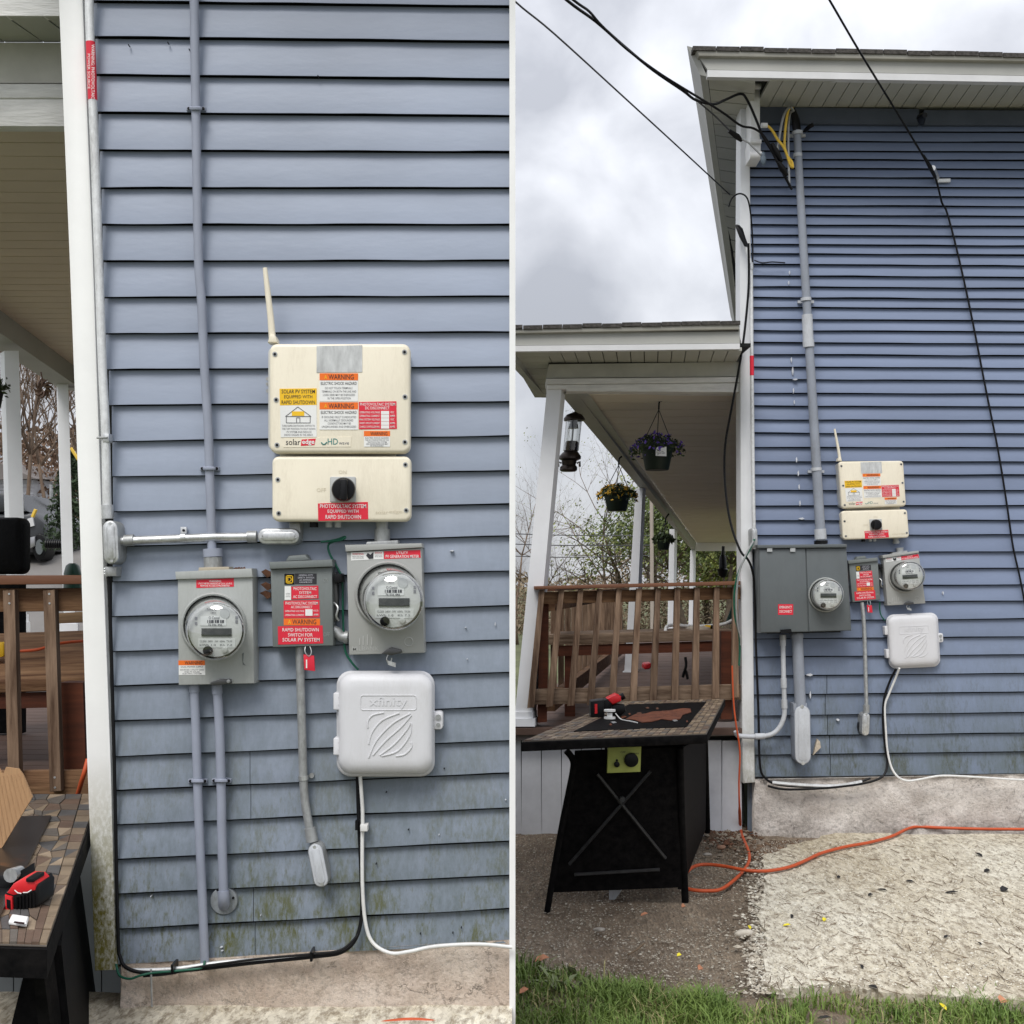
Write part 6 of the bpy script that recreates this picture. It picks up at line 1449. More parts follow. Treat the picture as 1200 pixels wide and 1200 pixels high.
wcable('twig_wire', [(884, 305, 7.94), (893, 308, 7.93), (905, 307, 7.93), (920, 308, 7.94)], .004, CABK, 'thin black wire end on the siding left of the mast', 'wire', 3)
scar = prism('torn_patch', MR, [(953, 885), (958, 866), (961, 869), (962, 876), (956, 882)], .02, .05, mat('torn_card', (0.50, 0.43, 0.34), 0.8, var=0.3, scale=40), None); tag(scar, 'torn pale paper scrap stuck beside the long oval cover', 'scrap')

# ================================================================ ORANGE EXTENSION CORD
ground_r = lambda pts, z=0.03: [G(x, y, z) for x, y in pts]
c1 = [W(858, 780, 7.86), W(859.5, 820, 7.86), W(862, 845, 7.85), W(867, 880, 7.86), W(866, 915, 7.88), W(866.5, 945, 7.9)]
c1 += ground_r([(868, 972), (872, 985), (877, 997), (878, 1008), (873, 1018), (862, 1030), (845, 1042), (828, 1044), (812, 1043), (800, 1040)])
tag(tube('extension_cord', smooth_pts(c1, 5), [.0055] * 26 + [.0095] * (len(smooth_pts(c1, 5)) - 26), CABO, None, 8), 'orange cord hanging from the deck and curling under the tile-topped table', 'cord')
c2 = ground_r([(803, 1024), (812, 1016), (826, 1013), (848, 1015), (875, 1020), (900, 1020.5), (925, 1016), (945, 1008), (962, 1000), (990, 992.5), (1020, 987), (1045, 980), (1062, 972), (1075, 969), (1100, 970), (1150, 971.5), (1215, 972), (1330, 974), (1450, 976)], .062)
tag(tube('extension_cord', smooth_pts(c2, 5), .0095, CABO, None, 8), 'long orange cord lying across the pale slab along the foundation', 'cord')
tag(tube('extension_cord', smooth_pts([W(425, 1205, 3.40), W(452, 1198, 3.42), (W(480, 1195, 3.43)), W(506, 1197, 3.42), W(535, 1205, 3.40)], 4), .006, CABO, None, 8), 'orange cord on the apron at the bottom edge of the left half', 'cord')
tag(tube('extension_cord', smooth_pts([W(93, 1150, 3.8), W(95, 1175, 3.75), W(99, 1190, 3.7), W(101, 1210, 3.6)], 4), .008, CABO, None, 8), 'orange cord in the shadow under the near tiled table', 'cord')

# ================================================================ LITTER, STONES, GRASS
def pebble(c, r, m, name, label, cat, group=None):
    bm = bmesh.new(); bmesh.ops.create_icosphere(bm, subdivisions=2, radius=1)
    sd_ = random.random() * 50
    sc_ = Vector((random.uniform(.8, 1.4), random.uniform(.7, 1.1), random.uniform(.35, .55)))
    for v in bm.verts:
        n_ = 1 + .45 * mnoise.noise(v.co * 1.3 + Vector((sd_, 0, 0)))
        v.co = Vector((v.co.x * sc_.x, v.co.y * sc_.y, v.co.z * sc_.z)) * r * n_ + c
    return tag(bm_obj(name, bm, m, None, True), label, cat, group)
BRK = mat('reddish_stone', (0.26, 0.15, 0.10), 0.9, var=0.3, scale=30)
P1_PALE = mat('pale_mortar', (0.55, 0.50, 0.42), .9, var=.2, scale=30)
STN = mat('grey_stone', (0.34, 0.31, 0.27), 0.9, var=0.25, scale=30)
for x, y, r, m_, lb in ((958, 1009, .035, BRK, 'reddish stone below the orange cord at the slab edge'), (845.5, 993, .03, BRK, 'tan stone on the earth between the table and the foundation'), (829, 1001, .022, STN, 'pale flat stone on the earth beside the black table'), (938, 1019, .022, BRK, 'small reddish stone under the orange cord left of the slab'), (702, 1089, .02, STN, 'pale stone on the earth in front of the black table'), (873, 1094, .034, P1_PALE, 'large pale stone at the seam between earth and slab')):
    pebble(G(x, y, .03), r, m_, 'stone', lb, 'stone')
# scattered gravel: too many and too small to count
def gravel(name, n, area, rr, mats, seed, z=0.0):
    random.seed(seed)
    base = [(1, 0, 0), (-1, 0, 0), (0, 1, 0), (0, -1, 0), (0, 0, 1), (0, 0, -1)]
    F = [(0, 2, 4), (2, 1, 4), (1, 3, 4), (3, 0, 4), (2, 0, 5), (1, 2, 5), (3, 1, 5), (0, 3, 5)]
    vs, fs, mi = [], [], []
    for _ in range(n):
        c = area()
        if c is None: continue
        r = random.uniform(*rr) * (1 if random.random() < .9 else 1.8)
        a = random.uniform(0, 6.28); b = len(vs)
        for v in base:
            x, y = v[0] * math.cos(a) - v[1] * math.sin(a), v[0] * math.sin(a) + v[1] * math.cos(a)
            k = r * random.uniform(.55, 1.25)
            vs.append((c.x + x * k, c.y + y * k, c.z + v[2] * k * .6))
        fs += [tuple(b + i for i in f) for f in F]; mi += [random.randrange(len(mats))] * 8
    o = mesh_obj(name, vs, fs, None)
    for m_ in mats: o.data.materials.append(m_)
    o.data.polygons.foreach_set('material_index', mi)
    return o
P1 = [mat('gravel_a', (0.42, 0.38, 0.31), .9, var=.2), mat('gravel_b', (0.26, 0.22, 0.17), .9, var=.2), mat('gravel_c', (0.19, 0.155, 0.12), .9, var=.2), mat('gravel_d', (0.46, 0.42, 0.35), .9, var=.1)]
def area_e():
    px, py = random.uniform(596, 905), 975 + 225 * random.random() ** 1.1
    return G(px, py, 0.004)
g1 = gravel('gravel', 15000, area_e, (.0018, .0055), [P1[0], P1[1], P1[1], P1[2], P1[3]], 3); tag(g1, 'loose gravel scattered over the brown earth yard', 'gravel', kind='stuff')
P2 = [mat('chip_a', (0.68, 0.64, 0.54), .9, var=.15), mat('chip_b', (0.45, 0.40, 0.32), .9, var=.15), mat('chip_c', (0.22, 0.19, 0.15), .9, var=.15), mat('chip_d', (0.76, 0.73, 0.65), .9, var=.1)]
def area_s():
    px, py = random.uniform(885, 1215), random.uniform(985, 1158)
    return G(px, py, 0.046)
g2 = gravel('pebble_chips', 9000, area_s, (.002, .005), [P2[0], P2[3], P2[1], P2[0], P2[2]], 4); tag(g2, 'small stone chips over the pale concrete slab', 'gravel', kind='stuff')
def area_j():
    px, py = random.gauss(895, 14), random.uniform(1000, 1165)
    return G(px, py, 0.03)
g3 = gravel('broken_edge_rubble', 2400, area_j, (.004, .012), [P1[0], P1[1], P2[0], P1[3], P1[2], P2[1]], 5); tag(g3, 'rubble along the broken left edge of the pale slab', 'rubble', kind='stuff')
def area_k():
    px, py = random.gauss(912, 22), 986 + abs(random.gauss(0, 12))
    return G(px, py, 0.03)
g4 = gravel('earth_clods', 900, area_k, (.006, .018), [mat('clod_a', (0.11, 0.07, 0.045), .95, var=.3), mat('clod_b', (0.17, 0.11, 0.07), .95, var=.3), P1[2]], 6); tag(g4, 'reddish earth clods at the foot of the grey foundation', 'earth', kind='stuff')
def area_l():
    px, py = random.gauss(850, 16), 966 + abs(random.gauss(0, 10))
    return G(px, py, 0.02)
g5 = gravel('leaf_mould', 700, area_l, (.008, .02), [RUST, MATS['clod_a'], P1[1]], 8); tag(g5, 'dark leaf mould between the black table and the corner board', 'leaf litter', kind='stuff')
# twigs and pine needles on the slab
random.seed(11)
vs, fs = [], []
for _ in range(230):
    px, py = random.uniform(893, 1205), 985 + 178 * random.random() ** .8
    c = G(px, py, .050); a = random.uniform(0, PI); L_ = random.uniform(.02, .07); bnd = random.uniform(-.35, .35)
    pts = [c + Vector((math.cos(a + bnd * t) * L_ * t, math.sin(a + bnd * t) * L_ * t * 2.2, 0)) for t in (-.5, 0, .5)]
    tube_geo(pts, random.uniform(.001, .0019), 3, vs, fs)
tag(mesh_obj('twig_litter', vs, fs, mat('dry_twig', (0.15, 0.105, 0.065), .9, var=.3)), 'thin twigs and needles strewn over the pale slab', 'twigs', kind='stuff')
DKL = mat('dark_dead_leaf', (0.022, 0.020, 0.020), .8, var=.3, scale=30)
ORL = mat('orange_dead_leaf', (0.45, 0.20, 0.11), .8, var=.2, scale=30)
YEL = mat('yellow_petal_bright', (0.78, 0.66, 0.04), .6, var=.1)
def dead_leaf(x, y, L_, W_, ang, m, label, z=.05):
    c = G(x, y, z); k = c.y / FPX
    L_, W_ = L_ * k, W_ * k
    e = Vector((math.cos(ang), math.sin(ang) * 1.6, .12)); g = Vector((-math.sin(ang), math.cos(ang) * 1.6, .1))
    pts = []
    for i, (u, w, h) in enumerate(((-.5, 0, 0), (-.2, -.45, .25), (.15, -.4, .3), (.5, 0, .05), (.2, .42, .3), (-.25, .4, .2))):
        pts.append(c + e * u * L_ + g * w * W_ + Vector((0, 0, h * W_)))
    pts.append(c + Vector((0, 0, .03 * W_)))
    vs_ = pts + [p + Vector((0, 0, .0015)) for p in pts]
    f_ = []
    for i in range(6): f_ += [(i, (i + 1) % 6, 6), (7 + (i + 1) % 6, 7 + i, 13), (i, 7 + i, 7 + (i + 1) % 6, (i + 1) % 6)]
    o = mesh_obj('fallen_leaf' if m is not YEL else 'yellow_petal', vs_, f_, m)
    return tag(o, label, 'leaf' if m is not YEL else 'petal')
for x, y, L_, W_, a, m_, lb in (
    (1147, 1002, 10, 6, 1.9, DKL, 'dark dead leaf on the slab nearest the orange cord at right'), (1157, 1021, 9, 6, .2, DKL, 'small curled dark leaf second below the orange cord at right'),
    (1177, 1043, 12, 9, .5, DKL, 'largest blackish leaf near the right edge of the slab'), (1115, 1046, 15, 4, -.1, DKL, 'long thin dark leaf in the middle right of the slab'),
    (1066, 1033, 9, 4, -.7, DKL, 'narrow grey-brown leaf in the middle of the slab'), (1034, 1043, 11, 4, -.8, DKL, 'slanted dark leaf left of the slab middle'),
    (1020, 1049, 6, 5, 0, DKL, 'tiny round dark leaf left of the slab middle'), (1109, 1098, 7, 4, .1, DKL, 'small dark leaf at the lower middle of the slab'),
    (1148, 1106, 5, 4, 2, DKL, 'tiny dark leaf at the lower right of the slab'), (1010, 1133, 8, 4, 1.4, DKL, 'upright dark leaf near the grass on the slab'),
    (1023, 1157, 12, 6, -1, DKL, 'brownish leaf where the slab meets the grass'), (928, 1074, 8, 4, 1.2, DKL, 'dark leaf at the broken left edge of the slab'),
    (983, 1028, 6, 4, .6, DKL, 'dark fragment below the cord at the left of the slab'), (966, 1193, 16, 5, -.1, DKL, 'dark leaf lying in the grass at the bottom edge'),
    (922, 1084.5, 9, 4, 0, YEL, 'yellow petal at the broken left edge of the slab'), (966, 1078, 8, 5, 1, YEL, 'yellow petal on the left part of the slab'),
    (878.5, 1087, 8, 4, 1.5, YEL, 'yellow petal on the seam left of the slab'), (1105, 1180, 13, 6, 1.7, YEL, 'large yellow petal standing in the grass'),
    (796, 1120, 6, 6, .3, YEL, 'yellow petal on the brown earth in front of the table'),
    (755, 1072, 10, 5, .4, ORL, 'orange-brown leaf on the earth in front of the black table'), (801, 1063, 5, 8, .2, ORL, 'small orange leaf by the right foot of the black table'),
    (635, 1125, 18, 11, .3, ORL, 'large rusty leaf at the edge of the grass at left'), (614, 1162, 13, 9, .6, ORL, 'orange leaf lying in the grass at the left edge'),
    (1176, 1174, 9, 14, .4, ORL, 'pinkish leaf standing at the slab edge in the grass'), (821, 1136, 6, 10, .4, ORL, 'dark reddish leaf on the earth near the grass')):
    dead_leaf(x, y, L_, W_, a, m_, lb)
tw = tube('fallen_twig', [G(736, 1119, .03), G(746, 1113, .035), G(755, 1105.5, .03)], .004, MATS['dry_twig'], None, 5); tag(tw, 'single reddish twig on the earth above the grass', 'twig')

# grass: blades too many to count
def grass(name, n, area, h, m, seed):
    random.seed(seed)
    vs, fs = [], []
    for _ in range(n):
        c = area()
        if c is None: continue
        a = random.uniform(0, 6.28); hh = random.uniform(*h) * (.55 + .9 * max(0, .5 + nz(c.x * 5 + seed, c.y * 3))); w = random.uniform(.0016, .0034)
        d = Vector((math.cos(a), math.sin(a), 0)); s = Vector((-d.y, d.x, 0)) * w
        ln_ = random.uniform(.25, 1.0) * hh
        p1, p2 = c + d * ln_ * .35 + Vector((0, 0, hh * .6)), c + d * ln_ + Vector((0, 0, hh * random.uniform(.6, .95)))
        b = len(vs)
        vs += [c - s, c + s, p1 + s * .8, p1 - s * .8, p2]
        fs += [(b, b + 1, b + 2, b + 3), (b + 3, b + 2, b + 4)]
    o = mesh_obj(name, vs, fs, m)
    return o
GR1 = mat('green_grass', (0.075, 0.135, 0.022), .6, col2=(0.20, 0.275, 0.06), scale=7)
GR2 = mat('yellowed_grass', (0.30, 0.27, 0.12), .7, var=.3, scale=8)
def gedge(px): 
    tab = [(590, 1136), (640, 1143), (668, 1140), (700, 1162), (760, 1166), (820, 1182), (870, 1192), (905, 1190), (960, 1182), (1010, 1178), (1060, 1184), (1120, 1187), (1500, 1190)]
    for (a, va), (b, vb) in zip(tab, tab[1:]):
        if a <= px <= b: return va + (vb - va) * (px - a) / (b - a)
    return 1160
def area_g():
    px = random.uniform(590, 1480); py = gedge(px) + random.gauss(0, 5) + 150 * random.random() ** 1.5
    if py < 1105: return None
    if px > 860 and random.random() < .55: return None
    if 600 < px < 700 and random.random() < .35: return None
    if 1150 < py < 1160 and 620 < px < 690 and random.random() < .8: return None
    c = G(px, py, 0)
    return c if nz(c.x * 4, c.y * 4) > -.42 else None
gg = grass('grass', 36000, area_g, (.03, .10), GR1, 21); tag(gg, 'uneven green grass along the bottom of the right half', 'grass', kind='stuff')
gy = grass('dry_grass', 5000, area_g, (.02, .085), GR2, 22); tag(gy, 'dry yellow blades among the green grass at the bottom', 'grass', kind='stuff')
soil = sheet('soil', lambda u, v: Vector((-0.2 + 4.6 * u, 2.2 + 2.58 * v + .12 * nz(u * 9, 1.7) , .004 + .018 * (1 - v) + .012 * nz(u * 25, v * 20))), 60, 40, mat('dark_soil', (0.085, 0.07, 0.04), .95, col2=(0.19, 0.16, 0.10), scale=12, bump=.6, bscale=60))
# broad-leaved weed in the grass
wd = thing('weed', 'pale broad-leaved weed growing in the grass left of centre', 'weed', G(662, 1165, 0))
for k in range(13):
    a = random.uniform(0, 6.28); L_ = random.uniform(.07, .13); c = G(660 + random.uniform(-12, 14), 1158 + random.uniform(-16, 8), .01)
    d = Vector((math.cos(a), math.sin(a), random.uniform(.3, 1.2))).normalized(); s = d.cross(Vector((0, 0, 1))).normalized()
    vs_ = [c, c + d * L_ * .35 + s * .013, c + d * L_ * .7 + s * .011, c + d * L_ - Vector((0, 0, .015)), c + d * L_ * .7 - s * .011, c + d * L_ * .35 - s * .013]
    mesh_obj('leaf', vs_, [(0, 1, 2, 3), (0, 3, 4, 5)], mat('pale_weed_leaf', (0.19, 0.22, 0.11), .6, var=.2), wd)

# ================================================================ TREES AND FAR THINGS
def tree(name, label, base, height, spread, levels, bark, leaf=None, nleaf=0, lsize=.1, seed=1, kids=4, group=None, trunk_r=None, lean=0.0, upward=.55):
    random.seed(seed)
    t = thing(name, label, 'tree', base, group)
    tv, tf, bv, bf = [], [], [], []
    tips = []
    def grow(p, d, L_, r, lv):
        n = 4 if lv < 2 else 3
        pts, rr = [p], [r]
        q, dd = p.copy(), d.copy()
        for i in range(n):
            dd = (dd + Vector((random.gauss(0, .13), random.gauss(0, .13), random.gauss(.02, .09)))).normalized()
            q = q + dd * L_ / n
            pts.append(q.copy()); rr.append(r * (1 - .62 * (i + 1) / n))
        V, Fc = (tv, tf) if lv == 0 else (bv, bf)
        tube_geo(pts, rr, 7 if lv == 0 else (4 if lv < 3 else 3), V, Fc)
        if lv >= levels:
            tips.extend(pts[1:]); return
        for k in range(kids + (2 if lv == 0 else 0)):
            i = random.randint(1 if lv else 2, n)
            f = rr[i]
            ax = dd.orthogonal().normalized(); ax = Matrix.Rotation(random.uniform(0, 6.28), 3, dd) @ ax
            nd = (dd * upward + ax * spread * random.uniform(.6, 1.2) + Vector((0, 0, .18))).normalized()
            grow(pts[i], nd, L_ * random.uniform(.48, .72), f * .75, lv + 1)
        grow(pts[-1], dd, L_ * .6, rr[-1], lv + 1)
    b = Vector(base)
    grow(b, Vector((lean, 0, 1)).normalized(), height * .42, trunk_r or height * .022, 0)
    mesh_obj('trunk', tv, tf, bark, t, True)
    mesh_obj('branches', bv, bf, bark, t, True)
    if leaf:
        vs_, fs_ = [], []
        for _ in range(nleaf):
            c = random.choice(tips) + Vector((random.gauss(0, 1), random.gauss(0, 1), random.gauss(0, 1))) * lsize * 2.2
            s = lsize * random.uniform(.5, 1.2)
            d = Vector((random.gauss(0, 1), random.gauss(0, 1), random.gauss(0, 1))).normalized(); e = d.orthogonal().normalized(); g = d.cross(e)
            k = len(vs_); vs_ += [c - e * s, c - g * s * .5, c + e * s, c + g * s * .5]; fs_.append((k, k + 1, k + 2, k + 3))
        mesh_obj('crown', vs_, fs_, leaf, t)
    return t
def gz(px, Y, z=-.06): return Vector(((px - 600) * Y / FPX, Y, z))
tree('bare_tree', 'leafless spreading tree seen between the front column and railing', gz(668, 30), 3.9, 1.0, 5, BARK, seed=5, kids=3, trunk_r=.06)
tree('bare_tree', 'leafless pale tree left of the front porch column', gz(606, 33), 5.6, .9, 4, BARKP, seed=9, kids=4, trunk_r=.05)
tree('budding_tree', 'tall thin budding tree behind the bird feeder', gz(706, 36), 8.0, .75, 4, BARKP, LEAFY, 500, .03, seed=14, kids=3, trunk_r=.05)
tree('leafy_tree', 'yellow-green leafy tree left of the second porch column', gz(726, 34), 4.9, .95, 4, BARK, LEAFY, 1100, .045, seed=15, kids=3)
tree('leafy_tree', 'yellow-green leafy tree between the second and third porch columns', gz(772, 36), 5.6, .95, 4, BARK, LEAFY, 3000, .05, seed=16, kids=3)
tree('leafy_tree', 'mid-green tree behind the thin far porch columns', gz(806, 34), 4.8, .95, 4, BARK, LEAFM, 5500, .06, seed=17, kids=3)
tree('leafy_tree', 'mid-green tree at the far porch end beside the corner board', gz(850, 33), 5.0, 1.0, 4, BARK, LEAFM, 9000, .06, seed=18, kids=3)
tree('leafy_tree', 'yellow-green tree behind the dark hanging lantern', gz(830, 40), 5.6, 1.0, 4, BARK, LEAFY, 8000, .07, seed=19, kids=3)
random.seed(31)
def hedge_pt():
    px = random.uniform(600, 900); Y = random.uniform(38, 44)
    p = gz(px, Y); p.z = random.random() ** 1.4 * (1.75 + .5 * nz(px * .05, 2) + (.9 if px > 720 else 0)); return p
hd = leaf_cloud('far_wood', 15000, hedge_pt, .07, mat('far_wood_leaf', (0.22, 0.17, 0.11), .8, var=.5, scale=.8)); tag(hd, 'hazy line of far undergrowth behind the porch railing', 'undergrowth', kind='stuff')
po = thing('utility_pole', 'pale wooden utility pole behind the second porch column', 'utility pole', gz(765, 31))
tube('pole', [gz(764.5, 31), W(763, 500, 31)], [.05, .042], POLEW, po, 10)
for k, (yl, yr, lb) in enumerate(((625, 628, 'topmost'), (637, 639, 'middle'), (651, 651, 'lowest'))):
    tag(tube('power_line', smooth_pts([W(540, yl - 2, 33), W(650, yl + 2, 32), W(763, yr, 31)], 4), .012, WG, None, 4), '%s of the faint power lines behind the front porch column' % lb, 'wire')
# white hose, yellow flowers and small things standing on the deck
wh_ = tube('garden_hose', smooth_pts([W(780, 741, 8.75), W(781, 735, 8.8), W(788, 732.5, 8.9), W(815, 734, 8.95), W(845, 732, 8.9), W(858, 727, 8.8), W(868, 719, 8.7)], 5), .012, CABW, None, 8); tag(wh_, 'white hose lying on the plank table behind the railing', 'hose')
cush = loft('cushion', [[W(822 + 19 * math.cos(2 * PI * i / 18) * s, y, 9.0 + .25 * math.sin(2 * PI * i / 18) * s) for i in range(18)] for s, y in ((.9, 741), (1.0, 738), (.97, 735.5), (.8, 733.5))], mat('beige_cloth', (0.40, 0.34, 0.27), .9, var=.2, scale=30), None); tag(cush, 'flat beige cushion on the plank table behind the railing', 'cushion')
yt = thing('yellow_tool', 'small yellow plastic tool on the plank table behind the railing', 'tool', W(830, 738, 8.8))
prism('body', Map(8.8), [(825, 734), (829, 732.5), (835, 733), (836, 737), (830, 739), (825, 738)], -.06, 0, MATS['yellow_plastic'], yt, bev=.01)
tube('grip', [W(833, 734, 8.78), W(838, 736, 8.78)], .012, BLACK, yt, 6)
gc = solid('green_chair_back', [W(850, 732, 9.2), W(866, 730, 9.2), W(866, 696, 9.3), W(861, 703, 9.3)], (0, .03, 0), mat('dark_green_canvas', (0.012, 0.05, 0.035), .8), None); tag(gc, 'dark green canvas chair back behind the railing by the corner board', 'chair')
rc_ = solid('red_cooler', [W(755, 778, 10.5), W(764, 777, 10.5), W(763, 783.5, 10.5), W(755, 785, 10.5)], (0, .2, 0), TOOLRED, None, bev=.01); tag(rc_, 'small red box on the deck seen through the railing', 'box')
tag(tube('black_strap', smooth_pts([W(803, 770, 8.5), W(804, 780, 8.5), W(800, 794, 8.5), W(803, 785, 8.5), W(806, 796, 8.5)], 4), .009, BLACK, None, 6), 'black strap dangling below the plank table', 'strap')

# ---------------------------------------------------------------- far left: driveway, truck, shed, trees
drv = mat('grey_driveway', (0.17, 0.16, 0.15), .9, var=.15, scale=1.5)
sheet('driveway', lambda u, v: Vector((-11 + 9.2 * u - (v * 16) * .06, 9.0 + 26 * v, -.05 + 1.9 * min(1, v * 4.5) ** .8 + .6 * v)), 12, 24, drv)
def dz(Y):
    v = (Y - 9) / 26; return -.05 + 1.9 * min(1, v * 4.5) ** .8 + .6 * v
sh = thing('shed', 'small white clapboard shed with grey roof beyond the porch, far left', 'shed', gz(0, 24, dz(24)))
MS = Map(24)
for k in range(10):
    y0 = 562 + k * 4.4
    prism('siding_board', MS, [(-60, y0), (38, y0 + .5), (38, y0 + 4.2), (-60, y0 + 3.9)], -.1, .02 + .012 * (k % 2), SKIRT, sh)
prism('wall', MS, rect(-60, 560, 38, 625), -2.0, 0, SKIRT, sh)
solid('roof', [W(-60, 542, 23.7), W(0, 543, 23.7), W(42, 561, 23.7), W(-60, 563, 23.7)], (0, 2.4, .15), mat('grey_roof', (0.19, 0.17, 0.16), .9, var=.2, scale=2), sh)
# dark pickup seen past the porch column
tk = thing('pickup_truck', 'dark grey pickup truck parked on the driveway beyond the porch, far left', 'truck', gz(40, 14, dz(14)))
MK = Map(14)
CARP = mat('dark_car_paint', (0.025, 0.027, 0.03), .25, var=.1, spec=.6)
prism('body', MK, [(-70, 604), (30, 602), (38, 600), (52, 612), (53.5, 625), (52, 645), (30, 650), (-70, 652)], -1.6, 0, CARP, tk, bev=.05)
prism('cab', MK, [(-70, 575), (15, 577), (33, 600), (-70, 603)], -1.5, -.12, CARP, tk, bev=.05)
prism('windscreen', MK, [(8, 580), (15, 580), (29, 599), (14, 600)], -1.0, -.1, DARKGLASS, tk)
wl_ = disc('wheel', MK, 46, 641, 8.5, -.25, .03, BLACK, tk, n=22, ry=16, bev=.02)
disc('rim', MK, 46, 641, 4.5, -.02, .045, GREYBOX_R, wl_, n=16, ry=9)
prism('bumper', MK, [(33, 630), (41, 628), (41, 640), (34, 644)], -.02, .06, mat('dull_chrome', (0.35, 0.35, 0.36), .3, metal=.7), tk, bev=.02)
prism('headlight', MK, [(32, 608), (38, 606), (40, 616), (33, 618)], -.02, .03, mat('headlight_glass', (0.6, 0.6, 0.6), .15), tk)
tube('yellow_strap', [W(38, 606, 13.6), W(42, 597, 13.6)], .02, CABY, tk, 6)
gr = thing('black_grill', 'black covered barbecue on the deck behind the railing, far left', 'grill', W(5, 690, 6.0))
MGR = Map(5.9)
prism('lid', MGR, rrect(-60, 606, 26, 673, 9), -.10, 0, mat('black_vinyl_cover', (0.004, 0.004, 0.0045), .6, spec=.1, var=.4, scale=30, bump=.3), gr, bev=.03)
prism('cabinet', MGR, rect(-60, 674, 24, 860), -.10, -.03, BLKPAINT, gr, bev=.01)
mp_ = thing('corrugated_pipe', 'black corrugated drain pipe lying behind the column, far left', 'pipe', W(65, 645, 12.5))
for k in range(9): tube('rib', [W(54 + k * 2.6, 637.5, 12.5), W(55.6 + k * 2.6, 637.5, 12.5)], .045, BLACK, mp_, 12)
grc = loft('green_chair_back', [[W(85 + w * math.cos(a * PI / 8), y, 6.2 + .1 * math.sin(a * PI / 8)) for a in range(16)] for w, y in ((11, 690), (10.5, 672), (8, 663), (4, 660))], mat('green_plastic', (0.008, 0.05, 0.03), .45), None); tag(grc, 'rounded dark green chair back above the near railing by the corner board', 'chair')
pst = tube('steel_post', [W(60, 612, 15), W(60, 568, 15)], .022, STEEL_D, None, 8); tag(pst, 'thin grey post standing between the two near porch columns', 'post')
ylr = tube('yellow_rod', [W(83, 525, 9.5), W(92, 539, 9.5)], .012, CABY, None, 6); tag(ylr, 'short yellow rod beside the corner board, far left', 'rod')
# metal wind spinner hanging from the porch beam
ws = thing('wind_spinner', 'brown metal sun-shaped wind spinner hanging between the near porch columns', 'wind spinner', W(51, 466, 7.4))
SPN = mat('brown_metal_spinner', (0.16, 0.10, 0.075), .4, metal=.5, var=.2)
for k in range(10):
    a = 2 * PI * k / 10
    pts = [W(51 + r * math.cos(a + tw_) , 456 + r * math.sin(a + tw_), 7.4 - .02 * (r / 12)) for r, tw_ in ((3.5, 0), (6, .12), (9, .35), (12, .72))]
    tube('blade', pts, [.012, .011, .008, .003], SPN, ws, 5)
tube('ring', [W(51 + 4 * math.cos(a * PI / 8), 456 + 4 * math.sin(a * PI / 8), 7.4) for a in range(17)], .008, SPN, ws, 5)
tube('hanger', [W(50, 447, 7.4), W(48, 436, 7.4)], .004, SPN, ws, 5)
hb = thing('hanging_basket', 'dark hanging flower basket cut by the left edge of the photo', 'flower basket', W(-3, 478, 6.0))
loft('pot', [[W(-4 + r * math.cos(2 * PI * i / 16), y, 6.0 + r * .004 * math.sin(2 * PI * i / 16)) for i in range(16)] for r, y in ((5, 478), (8.5, 460))], BLACK, hb)
leaf_cloud('foliage', 160, lambda: W(-3 + random.gauss(0, 6), 455 + random.gauss(0, 4), 6.0 + random.gauss(0, .03)), .014, LEAFD, hb)
tube('hanger_wire', [W(-4, 460, 6.0), W(-3, 400, 6.0)], .004, BLACK, hb, 5)
for k, (px, Y, h, sd, lb) in enumerate(((8, 19, 6.2, 41, 'nearest the left edge'), (34, 17, 5.8, 42, 'between the spinner and the near column'), (46, 21, 6.6, 43, 'standing behind the wind spinner'), (58, 18, 5.6, 44, 'right of the wind spinner'), (76, 20, 6.4, 45, 'behind the second near column'), (92, 19, 6.2, 46, 'beside the mossy corner board'), (22, 23, 7, 47, 'above the shed roof'))):
    tree('bare_tree', 'bare brown tree %s, far left' % lb, gz(px, Y, dz(Y)), h, .55, 5, BARKP, seed=sd, kids=4, trunk_r=.032, upward=.9, group='bare trees beyond the near porch')
ev = thing('evergreen_shrub', 'dark evergreen shrub beside the corner board, far left', 'shrub', gz(80, 13, dz(13)))
def evp():
    a, v = random.uniform(0, 6.28), random.random()
    r = .30 * (1 - v) ** .6 * math.sqrt(random.random())
    return Vector((W(82, 0, 13).x + r * math.cos(a), 13 + r * math.sin(a), 1.9 + 1.0 * v))
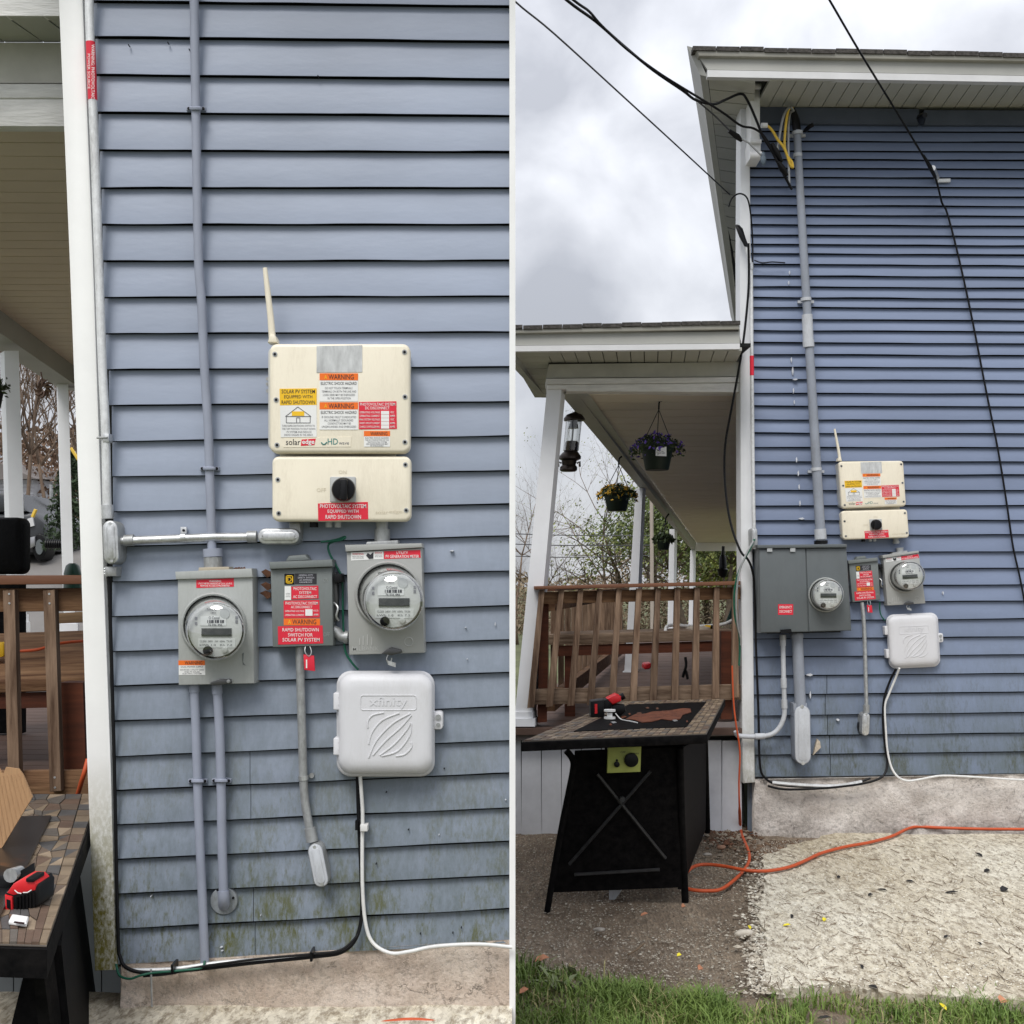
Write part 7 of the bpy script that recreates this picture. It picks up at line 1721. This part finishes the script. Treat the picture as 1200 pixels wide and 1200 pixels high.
leaf_cloud('crown', 2200, evp, .03, EVERG, ev)
tube('trunk', [(W(82, 0, 13).x, 13, dz(13)), (W(82, 0, 13).x, 13, 2.6)], .03, BARK, ev, 6)
random.seed(33)
def brush():
    p = W(random.uniform(-20, 110), 0, random.uniform(24, 30)); p.z = dz(p.y) + .1 + random.random() ** 1.6 * 2.3; return p
bs = leaf_cloud('far_brush', 9000, brush, .07, mat('brown_brush', (0.16, 0.10, 0.065), .9, var=.4, scale=2)); tag(bs, 'brown brushwood mass beyond the driveway, far left', 'undergrowth', kind='stuff')

# ---------------------------------------------------------------- paint chips and specks on the two walls
CHIP = mat('bare_paint_chip', (0.62, 0.64, 0.68), .6, var=.1)
random.seed(77)
def chip(M, x, y, w, h, parent, m):
    prism('paint_chip', M, [(x, y), (x + w * .6, y - h * .3), (x + w, y + h * .4), (x + w * .5, y + h), (x - w * .2, y + h * .5)], .012, .0265 if M is ML else .036, m, parent)
for x, y, w, h in ((927, 420, 1.2, 5), (928.5, 432, 1.5, 8), (930, 444, 5, 1.5), (929.5, 456, 1.2, 5), (930.5, 470, 1, 4), (933, 537, 1.5, 5), (935, 553, 1.6, 5), (936, 569, 1.4, 5), (937, 588, 1.4, 5), (946, 790, 7, 2.5), (949, 812, 1.6, 7), (937, 607, 6, 2), (1105, 694, 1, 3), (981, 843, 3, 2), (924, 330, 1, 4), (925, 318, 1, 4)):
    chip(MR, x, y, w, h, houseR, CHIP)
for x, y, w, h in ((580, 730, .8, 4), (545, 735, 1.5, .8), (547, 772, 1, 1), (528, 645, 4, 1.2), (592, 937, 1.5, 1), (514, 978, 1, 1.2), (305, 1072, 1, 1.5), (258, 1110, 2.4, 1), (259, 1114, 2.4, 1), (176, 1050, 1, 1.4)):
    chip(ML, x, y, w, h, houseL, CHIP)
for x, y in ((221, 57), (150, 52), (196, 49), (372, 88), (440, 1012), (540, 1087), (492, 1094), (530, 1093), (478, 972), (452, 928), (520, 900)):
    chip(ML, x, y, 1.3, 1.3, houseL, BLACK)
